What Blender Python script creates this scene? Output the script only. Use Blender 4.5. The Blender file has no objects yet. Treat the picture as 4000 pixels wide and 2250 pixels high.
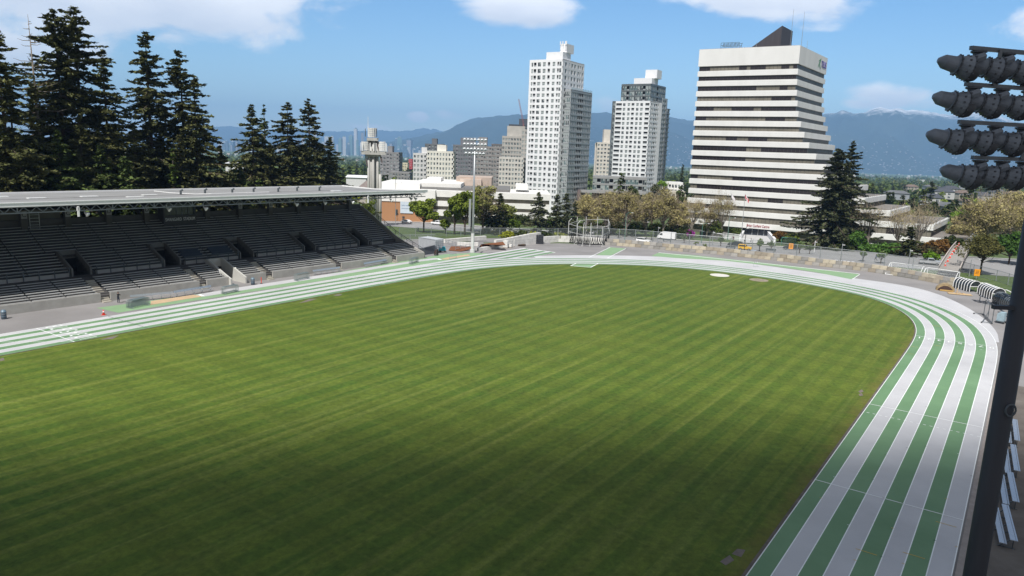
import bpy, math, random
import numpy as np
from mathutils import Matrix, Vector, noise
R = math.radians
sc = bpy.context.scene
COL = sc.collection
random.seed(7)

# ---------------------------------------------------------------- camera
FPX, CX, CY = 2826.0, 2000.0, 1125.0          # focal length and centre of the 4000 x 2250 photograph
PIT, ROL, H = R(10.8), R(2.0), 24.5
FW = np.array([0, math.cos(PIT), -math.sin(PIT)])
RT = np.array([1.0, 0, 0]); DN = np.array([0, -math.sin(PIT), -math.cos(PIT)])
IX = math.cos(ROL)*RT - math.sin(ROL)*DN
IY = math.sin(ROL)*RT + math.cos(ROL)*DN
cd = bpy.data.cameras.new('camera'); cam = bpy.data.objects.new('camera', cd); COL.objects.link(cam)
cd.sensor_width = 36; cd.lens = 36*FPX/4000; cd.clip_start = .2; cd.clip_end = 80000
cam.matrix_world = Matrix(((IX[0], -IY[0], -FW[0], 0), (IX[1], -IY[1], -FW[1], 0), (IX[2], -IY[2], -FW[2], H), (0, 0, 0, 1)))
sc.camera = cam
sc.render.resolution_x, sc.render.resolution_y = 1024, 576

# ---------------------------------------------------------------- light
SUN_EL, SUN_AZ = R(55), R(251)                 # elevation; direction the sun stands in, from +x
SD = Vector((math.cos(SUN_AZ)*math.cos(SUN_EL), math.sin(SUN_AZ)*math.cos(SUN_EL), math.sin(SUN_EL)))
sl = bpy.data.lights.new('sun', 'SUN'); sl.energy = 5.0; sl.angle = R(.53); sl.color = (1, .975, .94)
so = bpy.data.objects.new('sun', sl); COL.objects.link(so)
so.rotation_euler = (-SD).to_track_quat('-Z', 'Y').to_euler()
vs = sc.view_settings; vs.view_transform = 'Standard'; vs.look = 'None'; vs.gamma = 1; vs.exposure = .2
SKY_STRENGTH = .1

def ray(px, py):
    d = FW + (px-CX)/FPX*IX + (py-CY)/FPX*IY
    return d/d[1]
def uv(px, py):
    d = ray(px, py); return d[0], d[2]

W = bpy.data.worlds.new('World'); sc.world = W; W.use_nodes = True
nt = W.node_tree; nt.nodes.clear()
def N(t, **k):
    n = nt.nodes.new(t)
    for a, b in k.items(): setattr(n, a, b)
    return n
def val(x):
    return x
def mth(op, a, b=None, c=None, clamp=False):
    n = N('ShaderNodeMath', operation=op); n.use_clamp = clamp
    for i, x in enumerate((a, b, c)):
        if x is None: continue
        if isinstance(x, (int, float)): n.inputs[i].default_value = x
        else: nt.links.new(x, n.inputs[i])
    return n.outputs[0]
def mixc(f, a, b, bt='MIX'):
    n = N('ShaderNodeMix', data_type='RGBA', blend_type=bt)
    for s, x in ((n.inputs[0], f), (n.inputs[6], a), (n.inputs[7], b)):
        if isinstance(x, (int, float)): s.default_value = x
        elif isinstance(x, (tuple, list)): s.default_value = (*x, 1)
        else: nt.links.new(x, s)
    return n.outputs[2]
sky = N('ShaderNodeTexSky', sky_type='NISHITA'); sky.sun_disc = False
sky.sun_elevation = SUN_EL; sky.sun_rotation = R(90)-SUN_AZ
sky.altitude = 150; sky.air_density = 1.0; sky.dust_density = .2; sky.ozone_density = 1.6
tc = N('ShaderNodeTexCoord'); sx = N('ShaderNodeSeparateXYZ'); nt.links.new(tc.outputs['Generated'], sx.inputs[0])
dy = mth('MAXIMUM', sx.outputs[1], .02)
u_ = mth('DIVIDE', sx.outputs[0], dy); v_ = mth('DIVIDE', sx.outputs[2], dy)
cmb = N('ShaderNodeCombineXYZ'); nt.links.new(u_, cmb.inputs[0]); nt.links.new(mth('MULTIPLY', v_, 1.9), cmb.inputs[1])
def fbm(scale, det, rough, off):
    mp = N('ShaderNodeMapping'); mp.inputs['Location'].default_value = (off, off*.7, off*.3)
    nt.links.new(cmb.outputs[0], mp.inputs[0])
    t = N('ShaderNodeTexNoise'); t.inputs['Scale'].default_value = scale; t.inputs['Detail'].default_value = det
    t.inputs['Roughness'].default_value = rough; t.inputs['Distortion'].default_value = .3
    nt.links.new(mp.outputs[0], t.inputs['Vector']); return t.outputs['Fac']
n1 = fbm(9, 9, .56, 3.1); n2 = fbm(4, 6, .5, 8.4)
# clouds: centre and half-size in photo pixels, strength
clouds = [(330, -40, 1050, 190, 1.6), (0, 150, 560, 150, 1.1), (850, 20, 420, 130, .9), (2030, 20, 340, 92, 1.5), (2180, 75, 190, 38, .5),
          (2990, -10, 440, 110, 1.5), (3060, 80, 260, 40, .6), (1635, 457, 46, 22, .95), (1800, 452, 110, 18, .42), (3480, 372, 200, 66, 1.25), (3370, 400, 90, 26, .7), (3640, 410, 120, 40, .75),
          (890, 470, 110, 45, .5), (1380, 495, 120, 14, .35), (2380, 400, 100, 45, .5), (3980, 400, 160, 60, .7), (4300, 100, 400, 150, 1), (-500, 300, 500, 200, .9), (600, 505, 240, 16, .3), (1270, 505, 120, 12, .3)]
dens = None; base = None
for px, py, a, b, s in clouds:
    u0, v0 = uv(px, py)
    U = mth('DIVIDE', mth('SUBTRACT', u_, float(u0)), a/FPX); V = mth('DIVIDE', mth('SUBTRACT', mth('MULTIPLY_ADD', u_, .035, v_), float(v0+.035*u0)), b/FPX)
    r2 = mth('ADD', mth('MULTIPLY', U, U), mth('MULTIPLY', V, V))
    f = mth('MULTIPLY', mth('SUBTRACT', 1.0, r2), s)
    f = mth('MAXIMUM', f, -1.0)
    w = mth('MULTIPLY', mth('MAXIMUM', f, 0.0), V)
    dens = f if dens is None else mth('MAXIMUM', dens, f)
    base = w if base is None else mth('ADD', base, w)
dn = mth('ADD', dens, mth('MULTIPLY', mth('SUBTRACT', n1, .52), 3.4))
dn = mth('ADD', dn, mth('MULTIPLY', mth('SUBTRACT', n2, .5), 1.2))
cov = mth('MULTIPLY', dn, 1.15, clamp=True)
front = mth('GREATER_THAN', sx.outputs[1], .05)
ss = N('ShaderNodeMapRange', interpolation_type='SMOOTHSTEP'); nt.links.new(cov, ss.inputs[0]); ss.inputs[4].default_value = .82
cov = mth('MULTIPLY', ss.outputs[0], front)
shade = mth('ADD', mth('MULTIPLY', base, .42), mth('MULTIPLY_ADD', n2, 1.5, -.22), clamp=True)
ccol = mixc(shade, (6.6, 7.0, 8.0), (15.0, 14.6, 14.2))
# clear sky: the physical sky, a little more saturated, paling towards the horizon
tint = mixc(mth('MULTIPLY', v_, 4.2, clamp=True), (1.12, 1.26, 1.32), (.74, 1.1, 1.36))
clear = mixc(1.0, sky.outputs[0], tint, 'MULTIPLY')
zen = N('ShaderNodeMapRange', interpolation_type='SMOOTHSTEP'); nt.links.new(sx.outputs[2], zen.inputs[0]); zen.inputs[1].default_value = .2; zen.inputs[2].default_value = .6; zen.inputs[3].default_value = 1; zen.inputs[4].default_value = 0
back = N('ShaderNodeMapRange', interpolation_type='SMOOTHSTEP'); nt.links.new(sx.outputs[1], back.inputs[0]); back.inputs[1].default_value = .25; back.inputs[2].default_value = -.2
over = mth('MAXIMUM', mth('SUBTRACT', 1.0, zen.outputs[0]), back.outputs[0])
clear = mixc(over, clear, (2.5, 2.65, 2.95))       # unseen sky overhead and behind: even grey added to dim and neutralise ambient light
bg = N('ShaderNodeBackground'); bg.inputs[1].default_value = SKY_STRENGTH
nt.links.new(mixc(cov, clear, ccol), bg.inputs[0])
wo = N('ShaderNodeOutputWorld'); nt.links.new(bg.outputs[0], wo.inputs[0])

# ---------------------------------------------------------------- ground model: the stadium is level, the city falls away to the harbour
BR = [(-300, 0), (192, 0), (225, -2.5), (300, -5.5), (1000, -16), (3000, -42), (9000, -105), (40000, -105)]
def G(y):
    for (a, za), (b, zb) in zip(BR, BR[1:]):
        if y <= b: return za+(zb-za)*(y-a)/(b-a)
    return BR[-1][1]
def at(px, py, dz=0.0):
    d = ray(px, py)
    for (a, za), (b, zb) in zip(BR, BR[1:]):
        m = (zb-za)/(b-a); den = d[2]-m
        if abs(den) < 1e-9: continue
        y = (za+dz-m*a-H)/den
        if max(a, .1)-1e-6 <= y <= b+1e-6: return Vector((d[0]*y, y, H+d[2]*y))
def aty(px, py, y):
    d = ray(px, py); return Vector((d[0]*y, y, H+d[2]*y))
def atz(px, py, z):
    d = ray(px, py); y = (z-H)/d[2]; return Vector((d[0]*y, y, z))
def at0(px, py): return atz(px, py, 0.0)
def xat(px, py, y): return aty(px, py, y)[0]

# ---------------------------------------------------------------- materials
MATS = {}
def mat(name, c, rough=.8, var=.12, sc_=2.0, metal=0.0, c2=None, bump=0.0, bscale=None, det=5, coord='Object', stretch=None, spec=.5, trans=0.0, alpha=None, island=0.0, rnd=0.0):
    if name in MATS: return MATS[name]
    m = bpy.data.materials.new(name); m.use_nodes = True; t = m.node_tree; n = t.nodes; L = t.links
    p = n['Principled BSDF']; p.inputs['Roughness'].default_value = rough; p.inputs['Metallic'].default_value = metal
    p.inputs['Specular IOR Level'].default_value = spec
    tcn = n.new('ShaderNodeTexCoord'); src = tcn.outputs[coord]
    if stretch:
        mp = n.new('ShaderNodeMapping'); mp.inputs['Scale'].default_value = stretch; L.new(src, mp.inputs[0]); src = mp.outputs[0]
    nz = n.new('ShaderNodeTexNoise'); nz.inputs['Scale'].default_value = sc_; nz.inputs['Detail'].default_value = det; nz.inputs['Roughness'].default_value = .62
    L.new(src, nz.inputs['Vector'])
    lo = c if c2 is not None else tuple(x*(1-var) for x in c); hi = c2 if c2 is not None else tuple(min(1, x*(1+var)) for x in c)
    rp = n.new('ShaderNodeMapRange'); rp.inputs[1].default_value = .3; rp.inputs[2].default_value = .7; L.new(nz.outputs['Fac'], rp.inputs[0])
    mx = n.new('ShaderNodeMix'); mx.data_type = 'RGBA'; L.new(rp.outputs[0], mx.inputs[0]); mx.inputs[6].default_value = (*lo, 1); mx.inputs[7].default_value = (*hi, 1)
    out = mx.outputs[2]
    if island or rnd:
        add = None
        for on, amt in (('island', island), ('rnd', rnd)):
            if not amt: continue
            s = n.new('ShaderNodeNewGeometry').outputs['Random Per Island'] if on == 'island' else n.new('ShaderNodeObjectInfo').outputs['Random']
            q = n.new('ShaderNodeMath'); q.operation = 'MULTIPLY_ADD'; L.new(s, q.inputs[0]); q.inputs[1].default_value = 2*amt; q.inputs[2].default_value = 1-amt
            if add is None: add = q.outputs[0]
            else:
                z = n.new('ShaderNodeMath'); z.operation = 'MULTIPLY'; L.new(add, z.inputs[0]); L.new(q.outputs[0], z.inputs[1]); add = z.outputs[0]
        vm = n.new('ShaderNodeVectorMath'); vm.operation = 'SCALE'; L.new(out, vm.inputs[0]); L.new(add, vm.inputs['Scale']); out = vm.outputs[0]
    L.new(out, p.inputs['Base Color'])
    if bump:
        b = n.new('ShaderNodeBump'); b.inputs['Strength'].default_value = bump; b.inputs['Distance'].default_value = .05
        nb = n.new('ShaderNodeTexNoise'); nb.inputs['Scale'].default_value = bscale or sc_*6; nb.inputs['Detail'].default_value = 4; L.new(src, nb.inputs['Vector'])
        L.new(nb.outputs['Fac'], b.inputs['Height']); L.new(b.outputs[0], p.inputs['Normal'])
    sh = p.outputs[0]; o = n['Material Output']
    if trans:
        tl = n.new('ShaderNodeBsdfTranslucent'); L.new(out, tl.inputs[0]); ms = n.new('ShaderNodeMixShader'); ms.inputs[0].default_value = trans
        L.new(sh, ms.inputs[1]); L.new(tl.outputs[0], ms.inputs[2]); sh = ms.outputs[0]
    if alpha is not None:
        tr = n.new('ShaderNodeBsdfTransparent'); ms = n.new('ShaderNodeMixShader'); ms.inputs[0].default_value = alpha
        L.new(tr.outputs[0], ms.inputs[1]); L.new(sh, ms.inputs[2]); sh = ms.outputs[0]
    L.new(sh, o.inputs[0]); MATS[name] = m; return m

# ---------------------------------------------------------------- mesh builder
class MB:
    def __init__(s): s.v = []; s.f = []; s.m = []
    def add(s, vs_, fs, mi=0):
        o = len(s.v); s.v += [tuple(map(float, x)) for x in vs_]
        s.f += [tuple(i+o for i in f) for f in fs]; s.m += [mi]*len(fs); return s
    def box(s, c, d, rz=0.0, mi=0):
        ca, sa = math.cos(rz), math.sin(rz); P = []
        for z in (-.5, .5):
            for x, y in ((-.5, -.5), (.5, -.5), (.5, .5), (-.5, .5)):
                X, Y = x*d[0], y*d[1]; P.append((c[0]+X*ca-Y*sa, c[1]+X*sa+Y*ca, c[2]+z*d[2]))
        return s.add(P, [(0, 3, 2, 1), (4, 5, 6, 7), (0, 1, 5, 4), (1, 2, 6, 5), (2, 3, 7, 6), (3, 0, 4, 7)], mi)
    def b2(s, x0, x1, y0, y1, z0, z1, mi=0): return s.box(((x0+x1)/2, (y0+y1)/2, (z0+z1)/2), (x1-x0, y1-y0, z1-z0), 0, mi)
    def prism(s, poly, z0, z1, mi=0):
        n = len(poly); a = sum(poly[i][0]*poly[(i+1) % n][1]-poly[(i+1) % n][0]*poly[i][1] for i in range(n))
        if a < 0: poly = poly[::-1]
        P = [(p[0], p[1], z0) for p in poly]+[(p[0], p[1], z1) for p in poly]
        return s.add(P, [tuple(range(n))[::-1], tuple(range(n, 2*n))]+[(i, (i+1) % n, n+(i+1) % n, n+i) for i in range(n)], mi)
    def extr(s, prof, axis_o, ex, ey, ez, x0, x1, mi=0):     # profile (y,z) swept from x0 to x1
        o, ex, ey, ez = map(Vector, (axis_o, ex, ey, ez)); n = len(prof)
        P = [o+ex*x+ey*a+ez*b for x in (x0, x1) for a, b in prof]
        return s.add(P, [tuple(range(n)), tuple(range(n, 2*n))[::-1]]+[(i, n+i, n+(i+1) % n, (i+1) % n) for i in range(n)], mi)
    def bar(s, a, b, w, h=None, mi=0, up=(0, 0, 1)):
        a, b = Vector(a), Vector(b); d = (b-a); h = h or w
        if d.length < 1e-6: return s
        d.normalize(); u = Vector(up)
        if abs(d.dot(u)) > .98: u = Vector((0, 1, 0))
        x = d.cross(u).normalized(); y = x.cross(d).normalized()
        P = [p+x*i*w/2+y*j*h/2 for p in (a, b) for i, j in ((-1, -1), (1, -1), (1, 1), (-1, 1))]
        return s.add(P, [(0, 3, 2, 1), (4, 5, 6, 7), (0, 1, 5, 4), (1, 2, 6, 5), (2, 3, 7, 6), (3, 0, 4, 7)], mi)
    def tube(s, pts, r, n=6, mi=0, cap=True):
        pts = [Vector(p) for p in pts]; rs = r if isinstance(r, (list, tuple)) else [r]*len(pts)
        P = []; pu = None
        for i, p in enumerate(pts):
            d = (pts[min(i+1, len(pts)-1)]-pts[max(i-1, 0)])
            d = d.normalized() if d.length > 1e-9 else Vector((0, 0, 1))
            u = pu if pu is not None and abs(d.dot(pu)) < .95 else (Vector((1, 0, 0)) if abs(d.x) < .8 else Vector((0, 1, 0)))
            x = (u-d*u.dot(d)).normalized(); y = d.cross(x); pu = x
            P += [p+(x*math.cos(2*math.pi*k/n)+y*math.sin(2*math.pi*k/n))*rs[i] for k in range(n)]
        F = [(i*n+k, i*n+(k+1) % n, (i+1)*n+(k+1) % n, (i+1)*n+k) for i in range(len(pts)-1) for k in range(n)]
        if cap: F += [tuple(range(n))[::-1], tuple(range((len(pts)-1)*n, len(pts)*n))]
        return s.add(P, F, mi)
    def lathe(s, prof, o, d, n=16, mi=0):                     # (along, radius) about direction d
        o, d = Vector(o), Vector(d).normalized(); return s.tube([o+d*a for a, r in prof], [max(r, .001) for a, r in prof], n, mi)
    def cyl(s, x, y, z0, z1, r, n=12, mi=0, r2=None): return s.tube([(x, y, z0), (x, y, z1)], [r, r2 or r], n, mi)
    def sph(s, c, r, n=10, m=6, mi=0):
        r = r if isinstance(r, (tuple, list)) else (r, r, r); P = []; F = []
        for i in range(m+1):
            t = math.pi*i/m
            for k in range(n):
                a = 2*math.pi*k/n; P.append((c[0]+r[0]*math.sin(t)*math.cos(a), c[1]+r[1]*math.sin(t)*math.sin(a), c[2]-r[2]*math.cos(t)))
        F = [(i*n+k, i*n+(k+1) % n, (i+1)*n+(k+1) % n, (i+1)*n+k) for i in range(m) for k in range(n)]
        return s.add(P, F, mi)
    def quad(s, *p, mi=0): return s.add(p, [tuple(range(len(p)))], mi)
    def mesh(s, name, mats, smooth=False):
        me = bpy.data.meshes.new(name); me.from_pydata(s.v, [], s.f)
        for m in (mats if isinstance(mats, (list, tuple)) else [mats]): me.materials.append(m)
        me.polygons.foreach_set('material_index', s.m)
        if smooth: me.polygons.foreach_set('use_smooth', [True]*len(s.f))
        me.update(); return me
    def build(s, name, mats, parent=None, smooth=False, **k):
        return link(name, s.mesh(name, mats, smooth), parent, **k)
def link(name, me, parent=None, loc=None, rz=None):
    o = bpy.data.objects.new(name, me); COL.objects.link(o)
    if parent is not None: o.parent = parent
    if loc is not None: o.location = loc
    if rz is not None: o.rotation_euler = (0, 0, rz)
    return o
def tag(o, label=None, cat=None, group=None, kind=None):
    for k, v in (('label', label), ('category', cat), ('group', group), ('kind', kind)):
        if v: o[k] = v
    return o
def empty(name, loc, rz=0.0, label=None, cat=None, group=None):
    o = bpy.data.objects.new(name, None); COL.objects.link(o); o.location = loc; o.rotation_euler = (0, 0, rz); o.empty_display_size = .3
    return tag(o, label, cat, group)
def copy_tree(o, loc=None, rz=None, label=None, scale=None, parent=None, group=None):
    c = o.copy(); COL.objects.link(c)
    if parent is not None: c.parent = parent
    if loc is not None: c.location = loc
    if rz is not None: c.rotation_euler = (0, 0, rz)
    if scale is not None: c.scale = (scale,)*3 if isinstance(scale, (int, float)) else scale
    if label: c['label'] = label
    if group: c['group'] = group
    for ch in o.children: copy_tree(ch, parent=c)
    return c
def struct(name, mb, mats, kind='structure'): return tag(mb.build(name, mats), kind=kind)
def text_mesh(s, size, depth=.02, name='text'):
    cu = bpy.data.curves.new(name, 'FONT'); cu.body = s; cu.size = size; cu.extrude = depth; cu.align_x = 'CENTER'; cu.align_y = 'CENTER'
    o = bpy.data.objects.new(name, cu); COL.objects.link(o)
    me = bpy.data.meshes.new_from_object(o.evaluated_get(bpy.context.evaluated_depsgraph_get()))
    bpy.data.objects.remove(o); return me
# ================================================================= SETTING
# natural ground to the horizon
def ground():
    ys = [-60, 0, 60, 120, 192, 200, 208, 216, 225, 240, 260, 280, 300, 360, 450, 600, 800, 1000, 1500, 2200, 3000, 4500, 6000, 8000, 9000]
    mb = MB(); nx = 25
    for y in ys:
        w = max(260, y*1.15+120)
        mb.v += [(-w+2*w*i/(nx-1), y, G(y)-.02) for i in range(nx)]
    for j in range(len(ys)-1):
        for i in range(nx-1): mb.f.append((j*nx+i, j*nx+i+1, (j+1)*nx+i+1, (j+1)*nx+i)); mb.m.append(0)
    return mb
struct('terrain', ground(), mat('verge_grass', (.045, .075, .018), .9, sc_=.35, c2=(.1, .14, .04), bump=.3, coord='Object'))
mb = MB(); mb.quad((-12000, 9000, -105), (12000, 9000, -105), (12000, 40000, -104), (-12000, 40000, -104))
struct('harbour_water', mb, mat('harbour', (.05, .08, .11), .25, sc_=.002))

# --- track plan, world metres
def smooth_open(P, it):
    P = [np.array(p, float) for p in P]
    for _ in range(it):
        Q = [P[0]]
        for a, b in zip(P, P[1:]): Q += [a*.75+b*.25, a*.25+b*.75]
        P = Q+[P[-1]]
    return P
INN = [(3556, 1350), (3579, 1310), (3583, 1283), (3561, 1238), (3493, 1198), (3430, 1172), (3359, 1152), (3224, 1124), (3090, 1101), (2998, 1087), (2827, 1063), (2613, 1043), (2500, 1037), (2254, 1031), (2040, 1036), (1827, 1055.6), (1613, 1092), (1343, 1140.6)]
bend = [np.array(at(*p)[:2]) for p in INN]
ur = bend[0]-np.array(at(2910, 2250)[:2]); ur /= np.linalg.norm(ur)
ul = bend[-1]-np.array(at(0, 1391)[:2]); ul /= np.linalg.norm(ul)
inner = [bend[0]-ur*150, bend[0]-ur*20]+bend+[bend[-1]-ul*20, bend[-1]-ul*120]
inner = smooth_open(inner, 3)
def resample(P, step):
    d = [0]
    for a, b in zip(P, P[1:]): d.append(d[-1]+np.linalg.norm(b-a))
    n = int(d[-1]/step); out = []
    xs = np.interp(np.linspace(0, d[-1], n), d, [p[0] for p in P]); ys = np.interp(np.linspace(0, d[-1], n), d, [p[1] for p in P])
    return [np.array(q) for q in zip(xs, ys)]
inner = resample(inner, 1.5)
for _ in range(14): inner = [inner[0]]+[(a+2*b+c)/4 for a, b, c in zip(inner, inner[1:], inner[2:])]+[inner[-1]]
NRM = []
for i in range(len(inner)):
    t = inner[min(i+2, len(inner)-1)]-inner[max(i-2, 0)]; t /= np.linalg.norm(t); NRM.append(np.array([t[1], -t[0]]))
def off(d): return [p+n*d for p, n in zip(inner, NRM)]
LW = 1.25
def strip(mb, d0, d1, z, mi, i0=0, i1=None):
    A, B = off(d0), off(d1); i1 = i1 or len(A)
    vs_ = [(*A[i], z) for i in range(i0, i1)]+[(*B[i], z) for i in range(i0, i1)]; n = i1-i0
    mb.add(vs_, [(i, n+i, n+i+1, i+1) for i in range(n-1)], mi)
GREEN = mat('track_green', (.11, .215, .1), .72, sc_=.12, c2=(.165, .29, .15), det=8, bump=.12, bscale=40)
GREY = mat('track_grey', (.44, .435, .445), .7, sc_=.12, c2=(.56, .555, .56), det=8, bump=.12, bscale=40)
LINE = mat('line_paint', (.82, .84, .82), .6, .05)
ASPH = mat('asphalt', (.2, .19, .185), .85, sc_=.09, c2=(.285, .27, .265), det=10, bump=.2, bscale=30)
DARKASPH = mat('new_asphalt', (.085, .08, .085), .85, .15, .5)
PALEGREEN = mat('runway_green', (.22, .345, .19), .75, .07, .5)
SAND = mat('sand', (.5, .36, .22), .95, .1, .6)
def poly(mb, pts, z, mi=0):
    P = [at(*p) for p in pts]; mb.add([(p.x, p.y, p.z+z) for p in P], [tuple(range(len(P)))], mi)
def pline(mb, a, b, w, z, mi=0):
    a, b = at(*a), at(*b); d = (b-a); d.z = 0; d.normalize(); n = Vector((-d.y, d.x, 0))*w/2
    mb.add([a-n+Vector((0, 0, z)), b-n+Vector((0, 0, z)), b+n+Vector((0, 0, z)), a+n+Vector((0, 0, z))], [(0, 1, 2, 3)], mi)

# asphalt apron of the whole stadium
mb = MB()

pts = [at0(*p) for p in [(3990, 1190), (3720, 1116), (3430, 1066), (3000, 1015), (2690, 978), (2420, 959), (2180, 950), (2000, 955), (1850, 962), (1500, 962)]]
poly_ = [(105, -60), (118, 60)]+[(p.x, p.y) for p in pts]+[(-62, 192), (-140, 60), (-140, -60)]
mb.add([(x, y, .0) for x, y in poly_], [tuple(range(len(poly_)))])
struct('asphalt_apron', mb, ASPH)
mb = MB(); poly(mb, [(2000, 962), (2180, 954), (2480, 966), (2452, 972), (2430, 977), (2350, 968), (2200, 963), (2080, 968), (2010, 982), (1960, 990), (1870, 993), (1880, 982)], .008)
struct('new_asphalt_patch', mb, DARKASPH)

# infield grass
FA = math.atan2(ur[1], ur[0])
def grass_mat():
    m = bpy.data.materials.new('field_grass'); m.use_nodes = True; t = m.node_tree; n = t.nodes; L = t.links; p = n['Principled BSDF']
    p.inputs['Roughness'].default_value = .85; p.inputs['Specular IOR Level'].default_value = .25
    tcn = n.new('ShaderNodeTexCoord')
    def mp(rot, s):
        q = n.new('ShaderNodeMapping'); q.vector_type = 'TEXTURE'; q.inputs['Rotation'].default_value = (0, 0, rot); q.inputs['Scale'].default_value = s; L.new(tcn.outputs['Object'], q.inputs[0]); return q.outputs[0]
    def nz(v, s, d, r=.6):
        q = n.new('ShaderNodeTexNoise'); q.inputs['Scale'].default_value = s; q.inputs['Detail'].default_value = d; q.inputs['Roughness'].default_value = r; L.new(v, q.inputs['Vector']); return q.outputs['Fac']
    def mr(x, a, b, c=0., d=1.):
        q = n.new('ShaderNodeMapRange'); q.inputs[1].default_value = a; q.inputs[2].default_value = b; q.inputs[3].default_value = c; q.inputs[4].default_value = d; L.new(x, q.inputs[0]); return q.outputs[0]
    def mx(f, a, b, bt='MIX'):
        q = n.new('ShaderNodeMix'); q.data_type = 'RGBA'; q.blend_type = bt
        for s, x in ((q.inputs[0], f), (q.inputs[6], a), (q.inputs[7], b)):
            if isinstance(x, float): s.default_value = x
            elif isinstance(x, tuple): s.default_value = (*x, 1)
            else: L.new(x, s)
        return q.outputs[2]
    along = mp(FA, (1, 1, 1))
    wv = n.new('ShaderNodeTexWave'); wv.bands_direction = 'Y'; wv.inputs['Scale'].default_value = .125; wv.inputs['Distortion'].default_value = 1.3; wv.inputs['Detail'].default_value = 2; wv.inputs['Detail Scale'].default_value = .12
    L.new(along, wv.inputs['Vector'])
    O_c = tcn.outputs['Object']
    c = mx(mr(nz(O_c, .03, 7, .6), .36, .64), (.054, .106, .012), (.094, .136, .0155))
    c = mx(mr(wv.outputs[0], .4, .6, 0, .5), c, (.135, .168, .022))                     # mower passes
    wv2 = n.new('ShaderNodeTexWave'); wv2.bands_direction = 'X'; wv2.inputs['Scale'].default_value = .052; wv2.inputs['Distortion'].default_value = 1.0; wv2.inputs['Detail'].default_value = 1; wv2.inputs['Detail Scale'].default_value = .1
    L.new(along, wv2.inputs['Vector'])
    c = mx(mr(wv2.outputs[0], .4, .6, 0, .35), c, (.066, .095, .011))                      # earlier passes across
    c = mx(mr(nz(mp(FA, (60, 1.1, 1)), 1.0, 3, .5), .54, .68, 0, .62), c, (.165, .195, .038))  # thin pale wheel lines
    c = mx(mr(nz(mp(FA+.03, (70, 1.3, 1)), 1.0, 3, .5), .6, .68, 0, .38), c, (.17, .19, .042))
    c = mx(mr(nz(mp(FA+1.5, (34, .6, 1)), 1.0, 3, .5), .56, .7, 0, .3), c, (.15, .175, .035))
    c = mx(mr(nz(mp(FA+.3, (2.2, .8, 1)), .55, 6, .68), .5, .72, 0, .42), c, (.05, .082, .012))
    c = mx(mr(nz(O_c, .22, 8, .72), .58, .8, 0, .32), c, (.15, .135, .025))                # dry patches
    f = nz(O_c, 1.7, 8, .8)
    c = mx(mr(f, .32, .68, .0, 1.0), mx(1.0, c, (.58, .62, .56), 'MULTIPLY'), mx(1.0, c, (1.38, 1.34, 1.36), 'MULTIPLY'))
    # worn brown edge beside the right-hand straight
    sp = n.new('ShaderNodeSeparateXYZ'); L.new(mp(FA, (1, 1, 1)), sp.inputs[0])
    q0 = float(-math.sin(FA)*bend[0][0]+math.cos(FA)*bend[0][1])
    ed = n.new('ShaderNodeMath'); ed.operation = 'SUBTRACT'; L.new(sp.outputs[1], ed.inputs[0]); ed.inputs[1].default_value = q0
    wob = n.new('ShaderNodeMath'); wob.operation = 'MULTIPLY_ADD'; L.new(nz(tcn.outputs['Object'], .5, 6, .7), wob.inputs[0]); wob.inputs[1].default_value = -5.0; L.new(ed.outputs[0], wob.inputs[2])
    c = mx(mr(wob.outputs[0], -4.2, -1.0, .85, 0.), c, (.16, .12, .035))
    L.new(c, p.inputs['Base Color'])
    b = n.new('ShaderNodeBump'); b.inputs['Strength'].default_value = .5; b.inputs['Distance'].default_value = .06; L.new(nz(tcn.outputs['Object'], 5, 5, .7), b.inputs['Height']); L.new(b.outputs[0], p.inputs['Normal'])
    return m
mb = MB(); E_ = off(-.12); mb.add([(*p, .02) for p in E_], [tuple(range(len(E_)))])
struct('infield_lawn', mb, grass_mat())
# kerb between lawn and track
mb = MB()

A, B = off(-.16), off(.02); n_ = len(A)
for z0, P_ in ((.06, A), (.06, B)): mb.v += [(*p, z0) for p in P_]
mb.v += [(*p, -.02) for p in A]+[(*p, -.02) for p in B]
for i in range(n_-1):
    mb.f += [(i, n_+i, n_+i+1, i+1), (i, i+1, 2*n_+i+1, 2*n_+i), (n_+i, 3*n_+i, 3*n_+i+1, n_+i+1)]; mb.m += [0]*3
struct('lawn_kerb', mb, mat('kerb', (.12, .1, .085), .9, .3, 1))

# running track: apron, chute, lanes, lines
tr = MB()
OUT = [(3903, 1338), (3894, 1288), (3807, 1214), (3673, 1149), (3538, 1114), (3327, 1086), (3040, 1044), (2827, 1016), (2613, 1003.5), (2400, 997), (2210, 997), (2080, 1000)]
O_ = [np.array(at(*p)[:2]) for p in OUT]; O_ = smooth_open(O_, 2)
Iref = [p for p in inner]
i_a = min(range(len(inner)), key=lambda i: np.linalg.norm(off(10)[i]-O_[0])); i_b = min(range(len(inner)), key=lambda i: np.linalg.norm(off(8)[i]-O_[-1]))
Ein = off(5)[i_a:i_b+1]
Or = resample(O_, 1.5)
na, no = len(Ein), len(Or)
vs_ = [(*p, .008) for p in Ein]+[(*Or[min(no-1, int(round(i*(no-1)/(na-1))))], .008) for i in range(na)]
tr.add(vs_, [(i, na+i, na+i+1, i+1) for i in range(na-1)], 1)
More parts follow.
